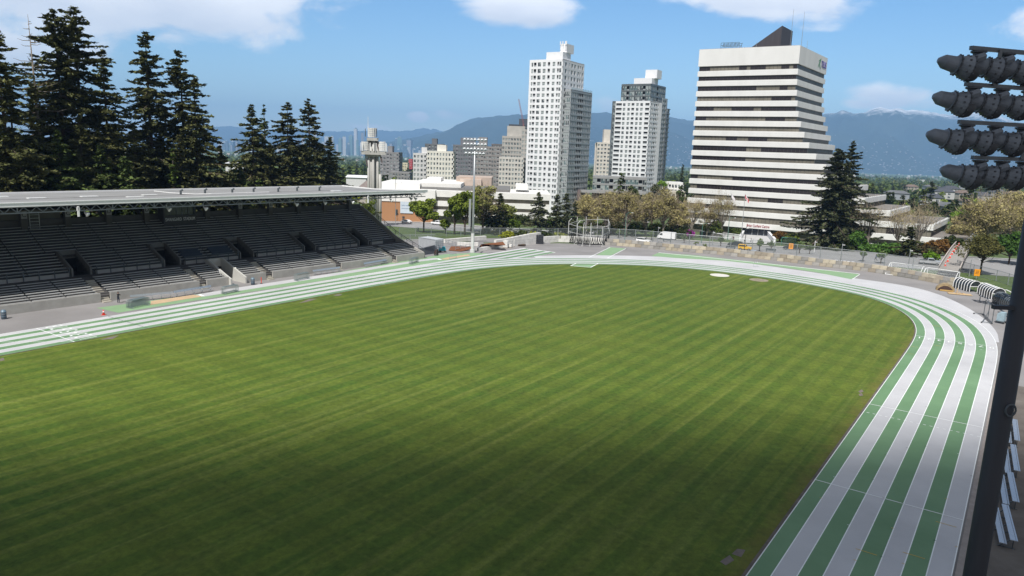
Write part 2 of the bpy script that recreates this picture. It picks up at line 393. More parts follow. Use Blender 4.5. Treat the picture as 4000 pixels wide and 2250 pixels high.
# sprint chute: the left straight carried on past the bend
cl0 = bend[-1]; nl = np.array([ul[1], -ul[0]])
nlv = np.array([-ul[1], ul[0]])
c_end = np.array(at(2062, 973)[:2]); c_end2 = np.array(at(2200, 991)[:2])
for k in range(8):
    d0, d1 = k*LW, (k+1)*LW
    sa = -12
    e = c_end2+(c_end-c_end2)*(k+.5)/8; se = (e-cl0)@ul
    for (a, b, z, mi) in ((d0, d1, .0255, 0 if k % 2 == 0 else 1), (d0-.04, d0+.04, .0285, 2), (d1-.04, d1+.04, .0285, 2)):
        q = [cl0+ul*sa+nlv*a, cl0+ul*se+nlv*a, cl0+ul*se+nlv*b, cl0+ul*sa+nlv*b]
        tr.add([(*p, z) for p in q], [(3, 2, 1, 0)], mi)
    q = [cl0+ul*se+nlv*d0, cl0+ul*(se+.5)+nlv*d0, cl0+ul*(se+.5)+nlv*(d1-.15), cl0+ul*se+nlv*(d1-.15)]
    tr.add([(*p, .0295) for p in q], [(3, 2, 1, 0)], 2)
for k in range(8):
    strip(tr, k*LW+(.06 if k == 0 else 0), (k+1)*LW, .033, 0 if k % 2 == 0 else 1)
for k in range(9): strip(tr, k*LW-.035+(.07 if k == 0 else 0), k*LW+.035+(.07 if k == 0 else 0), .038, 2)
# lines across the lanes: (lane a, lane b) at a photo pixel on lane 1, width, material
DASH = mat('dark_mark', (.05, .08, .07), .8); YEL = mat('yellow_paint', (.6, .38, .05), .7)
def idx_at(px, py):
    g = np.array(at(px, py)[:2]); return min(range(len(inner)), key=lambda i: np.linalg.norm(inner[i]-g))
def cross(i, d0, d1, w, mi, sk=0.0, z=.046):
    a = inner[i]+NRM[i]*d0; b = inner[i]+NRM[i]*d1; t = np.array([-NRM[i][1], NRM[i][0]]); b = b+t*sk
    tr.add([(*(a-t*w/2), z), (*(b-t*w/2), z), (*(b+t*w/2), z), (*(a+t*w/2), z)], [(0, 1, 2, 3)], mi)
i1 = idx_at(3203, 1870); cross(i1, 0, 8*LW, .09, 2)
i2 = idx_at(3398, 1582); cross(i2, 0, 8*LW, .09, 2)
i3 = idx_at(3590, 1312)
i3 = idx_at(3582, 1316); cross(i3, 0, 8*LW, .09, 2)
for k in range(18): cross(i2-2, .35+k*.55, .6+k*.55, .09, 2)
for k in range(14): cross(i3-2, .35+k*.7, .6+k*.7, .07, 2)
cross(idx_at(3010, 2140)-4, .2+LW, 3.9*LW, .07, 3)
il = idx_at(281, 1331); cross(il, 0, 8*LW, .1, 2)
cross(il, 0, 8*LW, .09, 2, 9.0, .05)
cross(idx_at(575, 1280), .3, 8*LW, .08, 3)
cross(idx_at(1490, 1112), .3, 8*LW, .08, 2); cross(idx_at(1560, 1101), .3, 8*LW, .08, 2)
random.seed(3)
for i in range(20, len(inner)-20, 4):
    for k in range(1, 9):
        if random.random() < .42: cross(i+random.choice((0, 1, 2)), k*LW-.16, k*LW+.02, .05, random.choice((2, 3, 4, 3)))
for px, py, k in ((3716, 2215, 6), (3560, 2225, 4), (3800, 2085, 7)):
    i = min(range(len(inner)), key=lambda j: np.linalg.norm(off(k*LW+.6)[j]-np.array(at(px, py)[:2]))); cross(i, k*LW-.3, k*LW+.95, .06, 4)
for px, py in ((3330, 1345), (3470, 1470), (3540, 1416), (3480, 1420)):
    pass
for j, k in ((6, 2), (9, 4), (12, 6), (16, 6), (20, 2), (24, 4), (28, 4)): cross(i3+j, k*LW+.05, (k+1)*LW-.05, .07, 2 if j % 3 else 4)
for j in (-5, -8, -3): cross(i3+j, (2, 0, 4)[j % 3]*LW+.1, ((2, 0, 4)[j % 3]+1)*LW-.2, .06, 4)
# hurdle-style lane numbers
def numbers(i, shift, size, flip):
    for k in range(8):
        me = text_mesh(str(k+1), size, 0)
        o_ = inner[i]+NRM[i]*(k+.5)*LW; t = np.array([-NRM[i][1], NRM[i][0]]); o_ = o_+t*shift
        ex = NRM[i]*flip; ey = t*flip
        tr.add([(o_[0]+ex[0]*v.co.x+ey[0]*v.co.y, o_[1]+ex[1]*v.co.x+ey[1]*v.co.y, .052) for v in me.vertices], [tuple(p.vertices) for p in me.polygons], 2)
        bpy.data.meshes.remove(me)
numbers(i3, -1.0, 1.35, -1)
# beside the stand the figures lie along the lanes
for k in range(8):
    me = text_mesh(str(k+1), 1.5, 0); i = il
    t = np.array([-NRM[i][1], NRM[i][0]]); o_ = inner[i]+NRM[i]*(k+.5)*LW-t*2.0
    ex, ey = NRM[i], t
    tr.add([(o_[0]+ex[0]*v.co.x+ey[0]*v.co.y*2.0, o_[1]+ex[1]*v.co.x+ey[1]*v.co.y*2.0, .052) for v in me.vertices], [tuple(p.vertices) for p in me.polygons], 2)
    bpy.data.meshes.remove(me)
struct('running_track', tr, [GREEN, GREY, LINE, DASH, YEL])

# runways, sand pits and throwing circles
rw = MB()
P1_, P0_ = at(1660, 1009), at(0, 1235)
rp = [(377, 1203), (462, 1222), (1034, 1132), (1540, 1054), (1760, 1022), (1975, 993), (1850, 988), (1740, 993), (1560, 1019), (1340, 1060), (1100, 1103), (900, 1133)]
poly(rw, rp, .014, 0)
poly(rw, [(763, 1153), (797, 1159), (1100, 1110), (1340, 1072), (1640, 1022), (1720, 1012), (1700, 1008), (1640, 1015), (1340, 1062), (1100, 1098), (900, 1128)], .022, 1)
poly(rw, [(2383, 966), (2443, 971), (2386, 998), (2330, 997)], .014, 0); pline(rw, (2300, 1006), (2383, 966), .18, .024, 2); pline(rw, (2372, 1009), (2445, 971), .18, .024, 2)
poly(rw, [(2229, 1039), (2248, 1030), (2335, 1031), (2307, 1045)], .03, 0)
for a, b in (((2229, 1039), (2307, 1045)), ((2229, 1039), (2250, 1029)), ((2307, 1045), (2336, 1030))): pline(rw, a, b, .25, .036, 2)
poly(rw, [(2570, 988), (2545, 1000), (2640, 1008), (2827, 1018), (3040, 1042), (3190, 1064), (3325, 1091), (3358, 1072), (3100, 1040), (2900, 1018), (2700, 996)], .014, 0)
pline(rw, (2572, 987), (2900, 1020), .45, .022, 2); pline(rw, (2900, 1020), (3358, 1070), .45, .022, 2); pline(rw, (3330, 1091), (3358, 1072), .15, .022, 2)
struct('runway', rw, [PALEGREEN, GREY, LINE])
sp_ = MB(); poly(sp_, [(588, 1192), (590, 1177), (755, 1152), (795, 1158)], .03); poly(sp_, [(1720, 1013), (1746, 1006), (1800, 998), (1830, 994), (1838, 999), (1800, 1004), (1746, 1014)], .03)
struct('sand_pit', sp_, SAND)
bd = MB(); poly(bd, [(772, 1152), (784, 1150), (800, 1157), (789, 1159)], .04); poly(bd, [(1704, 1012), (1714, 1010), (1727, 1014), (1716, 1016)], .04)
struct('takeoff_board', bd, LINE)
for nm, px, py, r, m_ in (('throwing_circle', 2811, 1075.5, 2.0, mat('pale_concrete', (.6, .58, .53), .9, .06, 1)), ('throwing_circle', 2964, 1094.5, 1.9, mat('brown_concrete', (.26, .22, .16), .9, .25, .8))):
    g = at(px, py); mb = MB(); mb.cyl(g.x, g.y, .0, .05, r*1.0, 32); struct(nm, mb, m_)

mb = MB()
for pts_ in ([(1166, 1185), (1198, 1180), (1240, 1168), (1210, 1168)], [(1300, 1156), (1320, 1149), (1338, 1150), (1325, 1156)], [(3352, 1530), (3366, 1522), (3374, 1530), (3360, 1536)], [(3354, 1541), (3366, 1536), (3372, 1546), (3358, 1548)], [(2812, 2195), (2850, 2170), (2868, 2190), (2835, 2210)], [(2858, 2165), (2880, 2145), (2912, 2150), (2895, 2178)], [(390, 1328), (425, 1318), (465, 1310), (440, 1325)], [(0, 1402), (14, 1398), (18, 1408), (0, 1412)]): poly(mb, pts_, .03)
struct('sprinkler_lid', mb, mat('lid_concrete', (.17, .14, .12), .9, .2, 2))

# roads, car park, pavement beyond the fence
def gridpoly(name, pts, dz, m_, n=14):
    """a sheet that follows the falling ground: quad split along its length"""
    a, b, c, d = [Vector((p[0], p[1], 0)) for p in pts]; mb = MB(); k = 8
    for i in range(n+1):
        for j in range(k+1):
            p = (a.lerp(b, i/n)).lerp(d.lerp(c, i/n), j/k); mb.v.append((p.x, p.y, G(p.y)+dz))
    for i in range(n):
        for j in range(k): mb.f.append((i*(k+1)+j, (i+1)*(k+1)+j, (i+1)*(k+1)+j+1, i*(k+1)+j+1)); mb.m.append(0)
    return struct(name, mb, m_)
ROAD = mat('road_asphalt', (.23, .225, .225), .85, sc_=.08, c2=(.3, .295, .29), det=9)
rA, rB = (-150, 298), (150, 150)
rdir = Vector((300, -148, 0)).normalized(); rn = Vector((-rdir.y, rdir.x, 0))
def rp_(s, q): v = Vector((-41, 270, 0))+rdir*s+rn*q; return (v.x, v.y)
gridpoly('road', [rp_(-140, -12), rp_(260, -12), rp_(260, 14), rp_(-140, 14)], .04, ROAD, 40)
gridpoly('pavement', [rp_(-140, 14.3), rp_(260, 14.3), rp_(260, 18), rp_(-140, 18)], .14, mat('paving', (.42, .41, .39), .85, .06, .5), 40)
gridpoly('road', [rp_(75, -31), rp_(235, -26), rp_(250, -12.01), rp_(60, -12.01)], .04, ROAD, 24)
lm = MB()
for s0 in range(-130, 250, 9):
    for q in (-5.5, 7.5):
        P = [rp_(s0, q-.1), rp_(s0+3.5, q-.1), rp_(s0+3.5, q+.1), rp_(s0, q+.1)]; lm.add([(x, y, G(y)+.055) for x, y in P], [(0, 1, 2, 3)])
struct('lane_marking', lm, LINE)
gridpoly('car_park', [at(1440, 965)[:2], at(2150, 960)[:2], at(2150, 922)[:2], at(1560, 935)[:2]], .03, ASPH)

# ================================================================= GRANDSTAND  (local x along the stand, y back from the front wall, z up)
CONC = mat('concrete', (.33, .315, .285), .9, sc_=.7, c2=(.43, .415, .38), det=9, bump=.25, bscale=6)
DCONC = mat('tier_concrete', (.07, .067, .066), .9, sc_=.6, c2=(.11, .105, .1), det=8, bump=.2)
PALECONC = mat('painted_concrete', (.5, .49, .45), .85, .06, .8, bump=.1)
PLANK = mat('bench_plank', (.36, .36, .35), .55, .14, 1.5, stretch=(.3, 3, 3), island=.12)
STEEL = mat('dark_steel', (.1, .115, .125), .55, .15, 3, metal=.3)
GALV = mat('galvanised_steel', (.42, .44, .45), .45, .12, 4, metal=.6)
WHITE = mat('white_paint', (.78, .78, .77), .5, .05, 1)
ROOFM = mat('roof_membrane', (.2, .2, .2), .85, sc_=.5, c2=(.29, .29, .288), det=9, stretch=(.25, 1.2, 1))
ROOFD = mat('roof_valley_dark', (.13, .125, .12), .9, .4, .5)  # darker, blotchy tone for the strip along the roof valley
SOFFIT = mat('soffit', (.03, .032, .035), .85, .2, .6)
us = (P1_-P0_).normalized(); rz_s = math.atan2(us.y, us.x)
st = empty('grandstand', (P1_.x, P1_.y, 0), rz_s, 'long covered concrete grandstand of grey bench rows under a flat pale roof', 'grandstand')
SL = -122.0
gaps_low = [(-68.8, -67.4), (-53.2, -51.9), (-40.6, -39.2), (-24.9, -23.5), (-10.0, -8.6), (-83.5, -82.1)]    # stair cuts through the front wall
tunnel = (-47.9, -44.8)
segs = []; x = SL
for a, b in sorted(gaps_low+[tunnel]):
    segs.append((x, a)); x = b
segs.append((x, 0))
for a, b in segs:
    m_ = MB(); m_.b2(a, b, 0, .25, 0, 1.36)
    m_.build('front_wall', CONC, st)
# lower tier: 8 rows rising from .55 to 2.5
lo = [(.62+.74*i, 1.36+.225*i) for i in range(8)]
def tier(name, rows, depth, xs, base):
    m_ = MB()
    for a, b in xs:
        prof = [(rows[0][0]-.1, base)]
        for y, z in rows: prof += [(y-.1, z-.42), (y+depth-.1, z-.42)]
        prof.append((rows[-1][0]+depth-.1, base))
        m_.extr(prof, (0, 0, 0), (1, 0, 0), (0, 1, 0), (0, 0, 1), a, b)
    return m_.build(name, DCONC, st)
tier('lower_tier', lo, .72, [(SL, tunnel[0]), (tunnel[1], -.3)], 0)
NB, REST = [0], MB()
def planks(y, z, xs, w=.36, seg=3.7):
    for a, b in xs:                        # every run of planks between two stairs is a bench of its own, up to a hundred
        NB[0] += 1; m_ = MB() if NB[0] <= 100 else REST
        n = max(1, int((b-a)/seg)); l = (b-a)/n
        for i in range(n):
            m_.b2(a+i*l+.12, a+(i+1)*l-.12, y-.06, y+w-.06, z-.1, z, 0)
            m_.b2(a+i*l+.3, a+i*l+.38, y+.05, y+w-.03, z-.42, z-.102, 1); m_.b2(a+(i+1)*l-.38, a+(i+1)*l-.3, y+.05, y+w-.03, z-.42, z-.102, 1)
        if m_ is not REST: m_.build('bench', [PLANK, STEEL], st)
def cut(xs, holes):
    out = xs
    for h0, h1 in holes:
        nx = []
        for a, b in out:
            if h1 <= a or h0 >= b: nx.append((a, b)); continue
            if h0 > a: nx.append((a, h0))
            if h1 < b: nx.append((h1, b))
        out = nx
    return [q for q in out if q[1]-q[0] > .6]
for y, z in lo: planks(y, z, cut([(SL, -.5)], gaps_low+[tunnel]))
# cross aisle and the upper tier
UP0, NU = 9.0, 17
up = [(UP0+.3+.72*i, 3.75+.36*i) for i in range(NU)]
voms = [(-69, -66.5), (-54.5, -51.9), (-40.1, -37.6), (-25.8, -23.3), (-11.5, -9.1), (-83.5, -81.0), (-98, -95.5)]
m_ = MB(); m_.b2(SL, tunnel[0], lo[-1][0]+.62, UP0+.2, 0, 2.8); m_.b2(tunnel[1], -.3, lo[-1][0]+.62, UP0+.2, 0, 2.8)
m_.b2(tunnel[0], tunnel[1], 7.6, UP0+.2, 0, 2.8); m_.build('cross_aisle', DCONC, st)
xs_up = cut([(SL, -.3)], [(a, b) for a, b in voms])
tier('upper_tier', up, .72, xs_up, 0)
for a, b in voms: # deck over each opening, behind it
    m_ = MB(); prof = [(UP0+4.9, 4.9)]
    for y, z in up[6:]: prof += [(y-.1, z-.42), (y+.62, z-.42)]
    prof.append((up[-1][0]+.62, 0)); prof.append((UP0+4.9, 0))
    m_.extr(prof, (0, 0, 0), (1, 0, 0), (0, 1, 0), (0, 0, 1), a, b)
    m_.build('landing', DCONC, st)
pad = [(-34.9, -30.0), (-29.4, -25.4)]
for i, (y, z) in enumerate(up):
    hs = [(a-.35, b+.35) for a, b in voms] if i < 7 else []
    planks(y, z, cut([(SL, -.6)], hs), seg=4.6)
tag(REST.build('bench', [PLANK, STEEL], st), kind='stuff')
# walls of the openings
for a, b in voms:
    m_ = MB()
    for x0 in (a-.25, b):
        m_.extr([(UP0-.5, 2.8), (UP0+5.0, 2.8), (UP0+5.0, 6.2), (UP0+4.4, 6.2), (UP0-.5, 4.0)], (0, 0, 0), (1, 0, 0), (0, 1, 0), (0, 0, 1), x0, x0+.25)
    m_.b2(a, b, UP0+4.75, UP0+5.0, 4.9, 6.2)
    v_ = m_.build('stairway_wall', mat('stair_wall', (.17, .165, .155), .9, .15, .7, bump=.2), st)
    q = MB(); q.b2(a, b, UP0+4.6, UP0+4.7, 2.8, 4.9); q.build('shade_panel', mat('shade_black', (.01, .01, .011), .9), v_)  # near-black panel stands in for the shade deep inside the stairway
    q = MB(); q.bar((a+.1, UP0-.3, 3.2), (a+.1, UP0+3.8, 2.9), .06); q.bar((b-.1, UP0-.3, 3.2), (b-.1, UP0+3.8, 2.9), .06); q.build('handrail', STEEL, v_)
# players' tunnel in the lower tier
a, b = tunnel; m_ = MB()
for x0 in (a, b-.3): m_.extr([(-.6, 0), (7.4, 0), (7.4, 3.6), (6.6, 3.6), (.6, 1.5), (-.6, 1.1)], (0, 0, 0), (1, 0, 0), (0, 1, 0), (0, 0, 1), x0, x0+.3)
m_.b2(a+.3, b-.3, 7.1, 7.4, 2.1, 3.6)
v_ = m_.build('tunnel_wall', PALECONC, st); q = MB(); q.b2(a+.3, b-.3, 6.9, 7.0, 0, 2.1); q.build('shade_panel', mat('shade_black', (.01, .01, .011)), v_)  # inner darkness of the tunnel painted as a near-black panel
for x0 in (a-.02, b+.02):
    q = MB(); q.box((x0, 3.0, 2.05), (.03, .55, .65)); q.b2(x0-.025, x0+.025, 2.9, 3.1, 1.85, 2.25, 1); q.build('notice', [WHITE, mat('navy_print', (.02, .03, .07))], v_)
# parapet with rail in front of the upper tier
for p0, p1 in cut([(SL, -4.5)], [(a-.4, b+.9) for a, b in voms]):
    m_ = MB(); m_.b2(p0, p1, UP0-.35, UP0-.1, 2.8, 3.4); w_ = m_.build('parapet', CONC, st)
    q = MB(); n = max(1, int((p1-p0)/2.1))
    for k in range(n+1): x0 = p0+.1+(p1-p0-.2)*k/n; q.b2(x0-.06, x0+.06, UP0-.46, UP0-.352, 2.82, 4.2)
    for z in (3.7, 4.15): q.b2(p0, p1, UP0-.52, UP0-.465, z-.04, z+.04)
    q.build('railing', STEEL, w_)
# stairs through the lower rows
for a, b in gaps_low:
    m_ = MB()
    for k in range(12): m_.b2(a+.1, b-.1, -.7+.5*k, -.7+.5*(k+1), 0, .15+.222*k)
    m_.build('staircase', mat('step_concrete', (.4, .37, .31), .9, .15, 1.5), st)
# end wall with sloping handrail
m_ = MB(); m_.extr([(0, 0), (22.0, 0), (22.0, 10.2), (20.8, 10.2), (9.2, 4.2), (6.2, 3.1), (.2, 1.36), (0, 1.36)], (0, 0, 0), (1, 0, 0), (0, 1, 0), (0, 0, 1), -.3, 0.0)
w_ = m_.build('end_wall', CONC, st)
q = MB(); pr = [(.2, 2.0), (6.2, 4.1), (9.2, 5.2), (20.8, 11.1)]
for (y0, z0), (y1, z1) in zip(pr, pr[1:]): q.bar((.05, y0, z0), (.05, y1, z1), .09); q.bar((.05, y0, z0-.4), (.05, y1, z1-.4), .05)
for k in range(12): t = k/11; y = .2+20.6*t; z = np.interp(y, [p[0] for p in pr], [p[1] for p in pr]); q.bar((.05, y, z-.9), (.05, y, z), .07)
q.build('handrail', STEEL, w_)
# back wall, columns with section letters
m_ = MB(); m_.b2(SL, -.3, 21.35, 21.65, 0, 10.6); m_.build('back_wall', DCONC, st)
cx = [-4.0, -11.1, -18.2, -25.3, -32.4, -39.5, -51.3, -57.9, -64.5, -71.0, -77.6, -84, -91, -98, -105, -112]
LET = {-32.4: 'E', -51.3: 'D', -57.9: 'D', -64.5: 'C', -71.0: 'C', -77.6: 'B', -25.3: 'E'}
for x in cx:
    m_ = MB(); m_.b2(x-.45, x+.45, 20.5, 21.3, 8.4, 14.0); m_.bar((x, 21.0, 13.0), (x, 9.0, 14.0), .35, .7); m_.bar((x, 22.2, 10), (x, 30, 13.9), .35, .5)
    c_ = m_.build('column', mat('column_concrete', (.1, .095, .085), .9, .15, .7), st)
    if x in LET:
        q = MB(); q.b2(x-.42, x+.42, 20.46, 20.497, 10.9, 12.1); s_ = q.build('section_sign', mat('sign_grey', (.32, .32, .31), .7), c_)
        me = text_mesh(LET[x], 1.0, .01); me.materials.append(mat('sign_ink', (.02, .02, .025))); o = link('letter', me, c_); o.location = (x, 20.44, 11.5); o.rotation_euler = (R(90), 0, 0)
# wall behind the columns at the near end, ladder
m_ = MB(); m_.b2(-76.8, -65.2, 21.7, 21.9, 10.0, 13.6); w_ = m_.build('rear_screen', mat('screen_board', (.13, .125, .105), .9, .1, .4), st)
q = MB(); x = -69.3
for dx in (-.7, .7): q.bar((x+dx, 21.2, 8.9), (x+dx, 21.2, 11.6), .07)
for k in range(5): q.bar((x-.7, 21.2, 9.2+k*.55), (x+.7, 21.2, 9.2+k*.55), .06)
q.build('ladder', GALV, w_)
# press box with the name on it
m_ = MB(); x0, x1 = -48.9, -42.6
m_.b2(x0, x1, 19.2, 21.3, 7.9, 10.35); m_.b2(x0, x0+.35, 19.2, 21.3, 10.35, 13.4); m_.b2(x1-.35, x1, 19.2, 21.3, 10.35, 13.4); m_.b2(x0, x1, 19.2, 21.3, 12.6, 13.4)
pb = m_.build('press_box', mat('press_box_board', (.06, .06, .06), .8, .1), st)
q = MB(); q.b2(x0+.35, x1-.35, 19.5, 19.56, 10.35, 12.6, 0)
for k in range(1, 5): xx = x0+.35+(x1-x0-.7)*k/5; q.b2(xx-.05, xx+.05, 19.42, 19.49, 10.35, 12.6, 1)
q.build('window', [mat('dim_glass', (.07, .08, .075), .2, .3, .3), STEEL], pb)
me = text_mesh('SWANGARD  STADIUM', .86, .02); me.materials.append(mat('sign_white', (.75, .75, .75), .6)); o = link('lettering', me, pb); o.location = (-45.75, 19.16, 9.6); o.rotation_euler = (R(90), 0, 0)
wd = max(v.co.x for v in me.vertices)-min(v.co.x for v in me.vertices); o.scale = (5.7/wd, 1, 1)
# padded seat blocks near the tunnel
for a, b in ((-50.6, -47.0), (-45.2, -41.0)):
    m_ = MB()
    for r_ in range(3):
        n = 9
        for k in range(n):
            x = a+(b-a)*(k+.5)/n; y = UP0+.45+r_*.72; z = 3.77+.36*r_
            m_.box((x, y+.2, z+.08), (.46, .4, .08)); m_.box((x, y+.42, z+.36), (.46, .07, .5))
    m_.build('seat_block', mat('navy_seat', (.02, .03, .05), .5), st)
# roof: shallow butterfly slab with white front edge
rf = MB()
yf, yv, yb, zf, zv, zb = .6, 16.5, 27.0, 15.0, 14.35, 14.5
xr = lambda y: 1.0-1.9*(y-yf)/(yb-yf)
def slab(y0, z0, y1, z1, th, mi, up=0.0):
    P = [(SL, y0, z0+up), (xr(y0), y0, z0+up), (xr(y1), y1, z1+up), (SL, y1, z1+up)]; Q = [(x, y, z-th) for x, y, z in P]
    rf.add(P+Q, [(0, 1, 2, 3), (7, 6, 5, 4), (0, 4, 5, 1), (1, 5, 6, 2), (2, 6, 7, 3), (3, 7, 4, 0)], mi)
slab(yf, zf, yv-.6, zv+.02, .3, 0); slab(yv-.6, zv+.02, yv+.7, zv, .25, 1); slab(yv+.7, zv, yb, zb, .3, 0)
ro = rf.build('roof', [ROOFM, ROOFD], st)
q = MB(); q.b2(SL, xr(yf), yf-.2, yf-.003, zf-.42, zf+.16); q.bar((SL, yf-.1, zf+.14), (xr(yf), yf-.1, zf+.14), .34, .12); q.build('fascia', WHITE, ro)
q = MB(); q.b2(SL, xr(yb), yb, yb+.25, zb-.4, zb+.24); q.bar((xr(yf)+.05, yf, zf+.02), (xr(yv)+.05, yv, zv+.06), .25, .3); q.bar((xr(yv)+.05, yv, zv+.06), (xr(yb)+.05, yb, zb+.1), .25, .3); q.build('roof_edge_trim', WHITE, ro)
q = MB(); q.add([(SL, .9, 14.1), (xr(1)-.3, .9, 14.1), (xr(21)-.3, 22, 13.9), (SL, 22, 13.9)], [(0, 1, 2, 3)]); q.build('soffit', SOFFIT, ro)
q = MB()
for x, y in ((-74, 21.4), (-62, 17.9), (-52, 17.6), (-70, 17.5), (-14, 13.0), (-57, 12.5)): q.box((x, y, np.interp(y, [yf, yv, yb], [zf, zv, zb])+.05), (2.6, 1.0, .12))
q.build('skylight', mat('skylight', (.75, .76, .75), .4), ro)
q = MB()
for k in range(7):
    x, y = -46.5+k*5.2, 17.2+.8*(k % 2); q.tube([(x, y, 14.3), (x, y, 15.0), (x+.4, y, 15.2)], .2, 8)
q.build('roof_vent', STEEL, ro)
q = MB(); q.tube([(-48, 24, 14.6), (-47, 20, 14.5), (-44.5, 16, 14.45), (-42.2, 14.5, 14.55), (-30, 14, 14.6)], .07, 5); q.build('conduit', WHITE, ro)
# lattice girder under the front edge
q = MB(); zt, zb2 = 14.5, 13.75
q.b2(SL, .7, .75, .95, zb2-.12, zb2+.04); q.b2(SL, .7, .75, .95, zt-.06, zt+.06)
n = int(-SL/1.56)
for k in range(n):
    x = SL+k*1.56
    q.bar((x, .85, zb2), (x+.78, .85, zt), .1); q.bar((x+.78, .85, zt), (x+1.56, .85, zb2), .1)
    if k % 4 == 0: q.b2(x-.07, x+.07, .78, .92, zb2, zt)
q.build('lattice_girder', mat('girder_grey', (.17, .185, .195), .6, .1), st)
for x, y in ((-69.6, 1.4), (-33, 1.6), (-51, 1.6), (-56.5, 3), (-20, 1.2), (-26, 2.2), (-9.5, 1.2), (-1.6, 2.0), (-2.6, 2.4)):
    q = MB(); q.lathe([(0, .12), (.3, .2), (.62, .36), (.66, .36)], (x, y, 13.4), (.4, -.7, -.5), 10); q.bar((x, y, 13.3), (x, y+.05, 13.95), .08); q.build('loudspeaker', WHITE, st, True)
for x in (-70.8, -16.2):
    q = MB(); q.b2(x-.12, x+.12, .3, .52, 12.9, 14.4); q.box((x, .45, 14.0), (.34, .3, .5)); q.build('junction_box', WHITE, st)
# ================================================================= NEAR FLOODLIGHT MAST on the right
POLEM = mat('mast_paint', (.035, .037, .045), .6, sc_=1.2, c2=(.05, .052, .062), det=8, stretch=(3, 3, .4))
LAMPM = mat('lamp_housing', (.15, .168, .195), .5, sc_=4, c2=(.24, .262, .295), det=8, metal=.25)
LAMPD = mat('lamp_dark', (.075, .08, .09), .5, .2, 4, metal=.2)
fx, fy = 12.95, 18.1
ml = empty('floodlight_mast', (fx, fy, 0), 0, 'dark floodlight mast close by at the right edge with four rows of big lamps', 'floodlight')
q = MB(); q.tube([(0, 0, 0), (0, 0, 14), (0, 0, 28)], [.33, .27, .21], 16); q.build('mast', POLEM, ml, True)
q = MB(); q.lathe([(0, .55), (.06, .55), (.061, .36), (.5, .36)], (0, 0, 0), (0, 0, 1), 16); q.build('base_plate', POLEM, ml)
q = MB(); q.tube([(math.cos(a)*.13, -.3, 18.35+math.sin(a)*.16) for a in [i*math.pi/8 for i in range(17)]], .025, 6); q.build('hand_hole', STEEL, ml)
q = MB(); q.b2(-.72, -.2, -.12, .02, 20.95, 21.05); q.build('bracket', POLEM, ml)
bd_ = Vector((.961, .276, 0)); toL = Vector((.276*-1, .961, 0))*-1      # along the bars; towards the pitch side
rows = [(2.72, 27.15), (2.72, 26.35), (2.75, 25.5), (2.2, 24.7)]
for j, (Ln, z) in enumerate(rows):
    q = MB(); q.bar(bd_*-(Ln+.05)+Vector((0, 0, z)), bd_*(Ln+.05)+Vector((0, 0, z)), .09, .09); br = q.build('crossbar', mat('bar_steel', (.16, .17, .18), .5, .15, 3, metal=.4), ml)
    n = 7
    for k in range(n):
        p = bd_*(-Ln+.2+(2*Ln-.4)*k/(n-1))+Vector((0, 0, z-.05)); off_ = Vector((.05, -.12, 0))
        q = MB(); q.lathe([(0, .17), (.04, .17), (.06, .12), (.14, .11), (.16, .15), (.2, .13)], p, (0, 0, -1), 12); q.build('hanger', LAMPD, ml)
        K = .92; c = p+Vector((-.40, -.15, -.38)); ax = Vector((.93, -.08, -.22)).normalized()
        side = ax.cross(Vector((0, 0, 1))).normalized(); upv = side.cross(ax)
        S_ = lambda l: [(a_*K, r_*K) for a_, r_ in l]
        q = MB()
        q.lathe(S_([(-.64, .03), (-.635, .06), (-.5, .165), (-.48, .172), (-.2, .2), (-.19, .235), (-.13, .235), (-.125, .215), (-.02, .27), (.06, .295), (.12, .3), (.15, .295)]), c, ax, 22)
        lp = q.build('lamp', LAMPM, ml)
        # visor: lower half shell running on past the rim
        V = MB(); m = 14; P = []
        for s_, rr in ((.15, .305), (.24, .32), (.34, .27)):
            for i in range(m+1): a = math.pi+math.pi*i/m; P.append(c+ax*s_*K+(side*math.cos(a)+upv*math.sin(a))*rr*K)
        for r_ in range(2):
            for i in range(m): V.f.append((r_*(m+1)+i, r_*(m+1)+i+1, (r_+1)*(m+1)+i+1, (r_+1)*(m+1)+i)); V.m.append(0)
        V.v = [tuple(v) for v in P]; V.build('visor', LAMPD, lp, True)
        V = MB(); V.lathe(S_([(.14, .31), (.165, .31)]), c, ax, 22); V.lathe(S_([(.152, .26), (.2, .13), (.22, .02)]), c, ax, 16); V.lathe(S_([(-.18, .245), (-.14, .245)]), c, ax, 22)
        for i in range(12):
            a = i*math.pi/6
            for s_, rr in ((.155, .315), (.02, .285), (-.16, .25)): V.box(c+(ax*s_+(side*math.cos(a)+upv*math.sin(a))*rr)*K, (.035, .035, .035))
        V.build('rim', LAMPD, lp)
        V = MB(); t0 = c+(ax*.1+upv*.17)*K; V.lathe([(0, .1), (.03, .12), (.08, .12), (.09, .09), (.34, .1), (.38, .07)], t0, (.93, .12, .34), 6); V.build('lamp_socket', LAMPM, lp)
        V = MB(); V.bar(p+Vector((0, 0, -.14)), c+(ax*.12+upv*.2)*K, .06, .12); V.build('yoke', LAMPD, lp)
for z0, z1, s_ in ((27.15, 26.35, -1.95), (25.5, 24.7, -.75), (27.15, 24.7, .9)):
    q = MB(); q.bar(bd_*s_+Vector((0, -.07, z0)), bd_*(s_-.05)+Vector((0, -.07, z1)), .07, .05); q.build('tie_bar', mat('bar_steel', (.16, .17, .18), .5), ml)

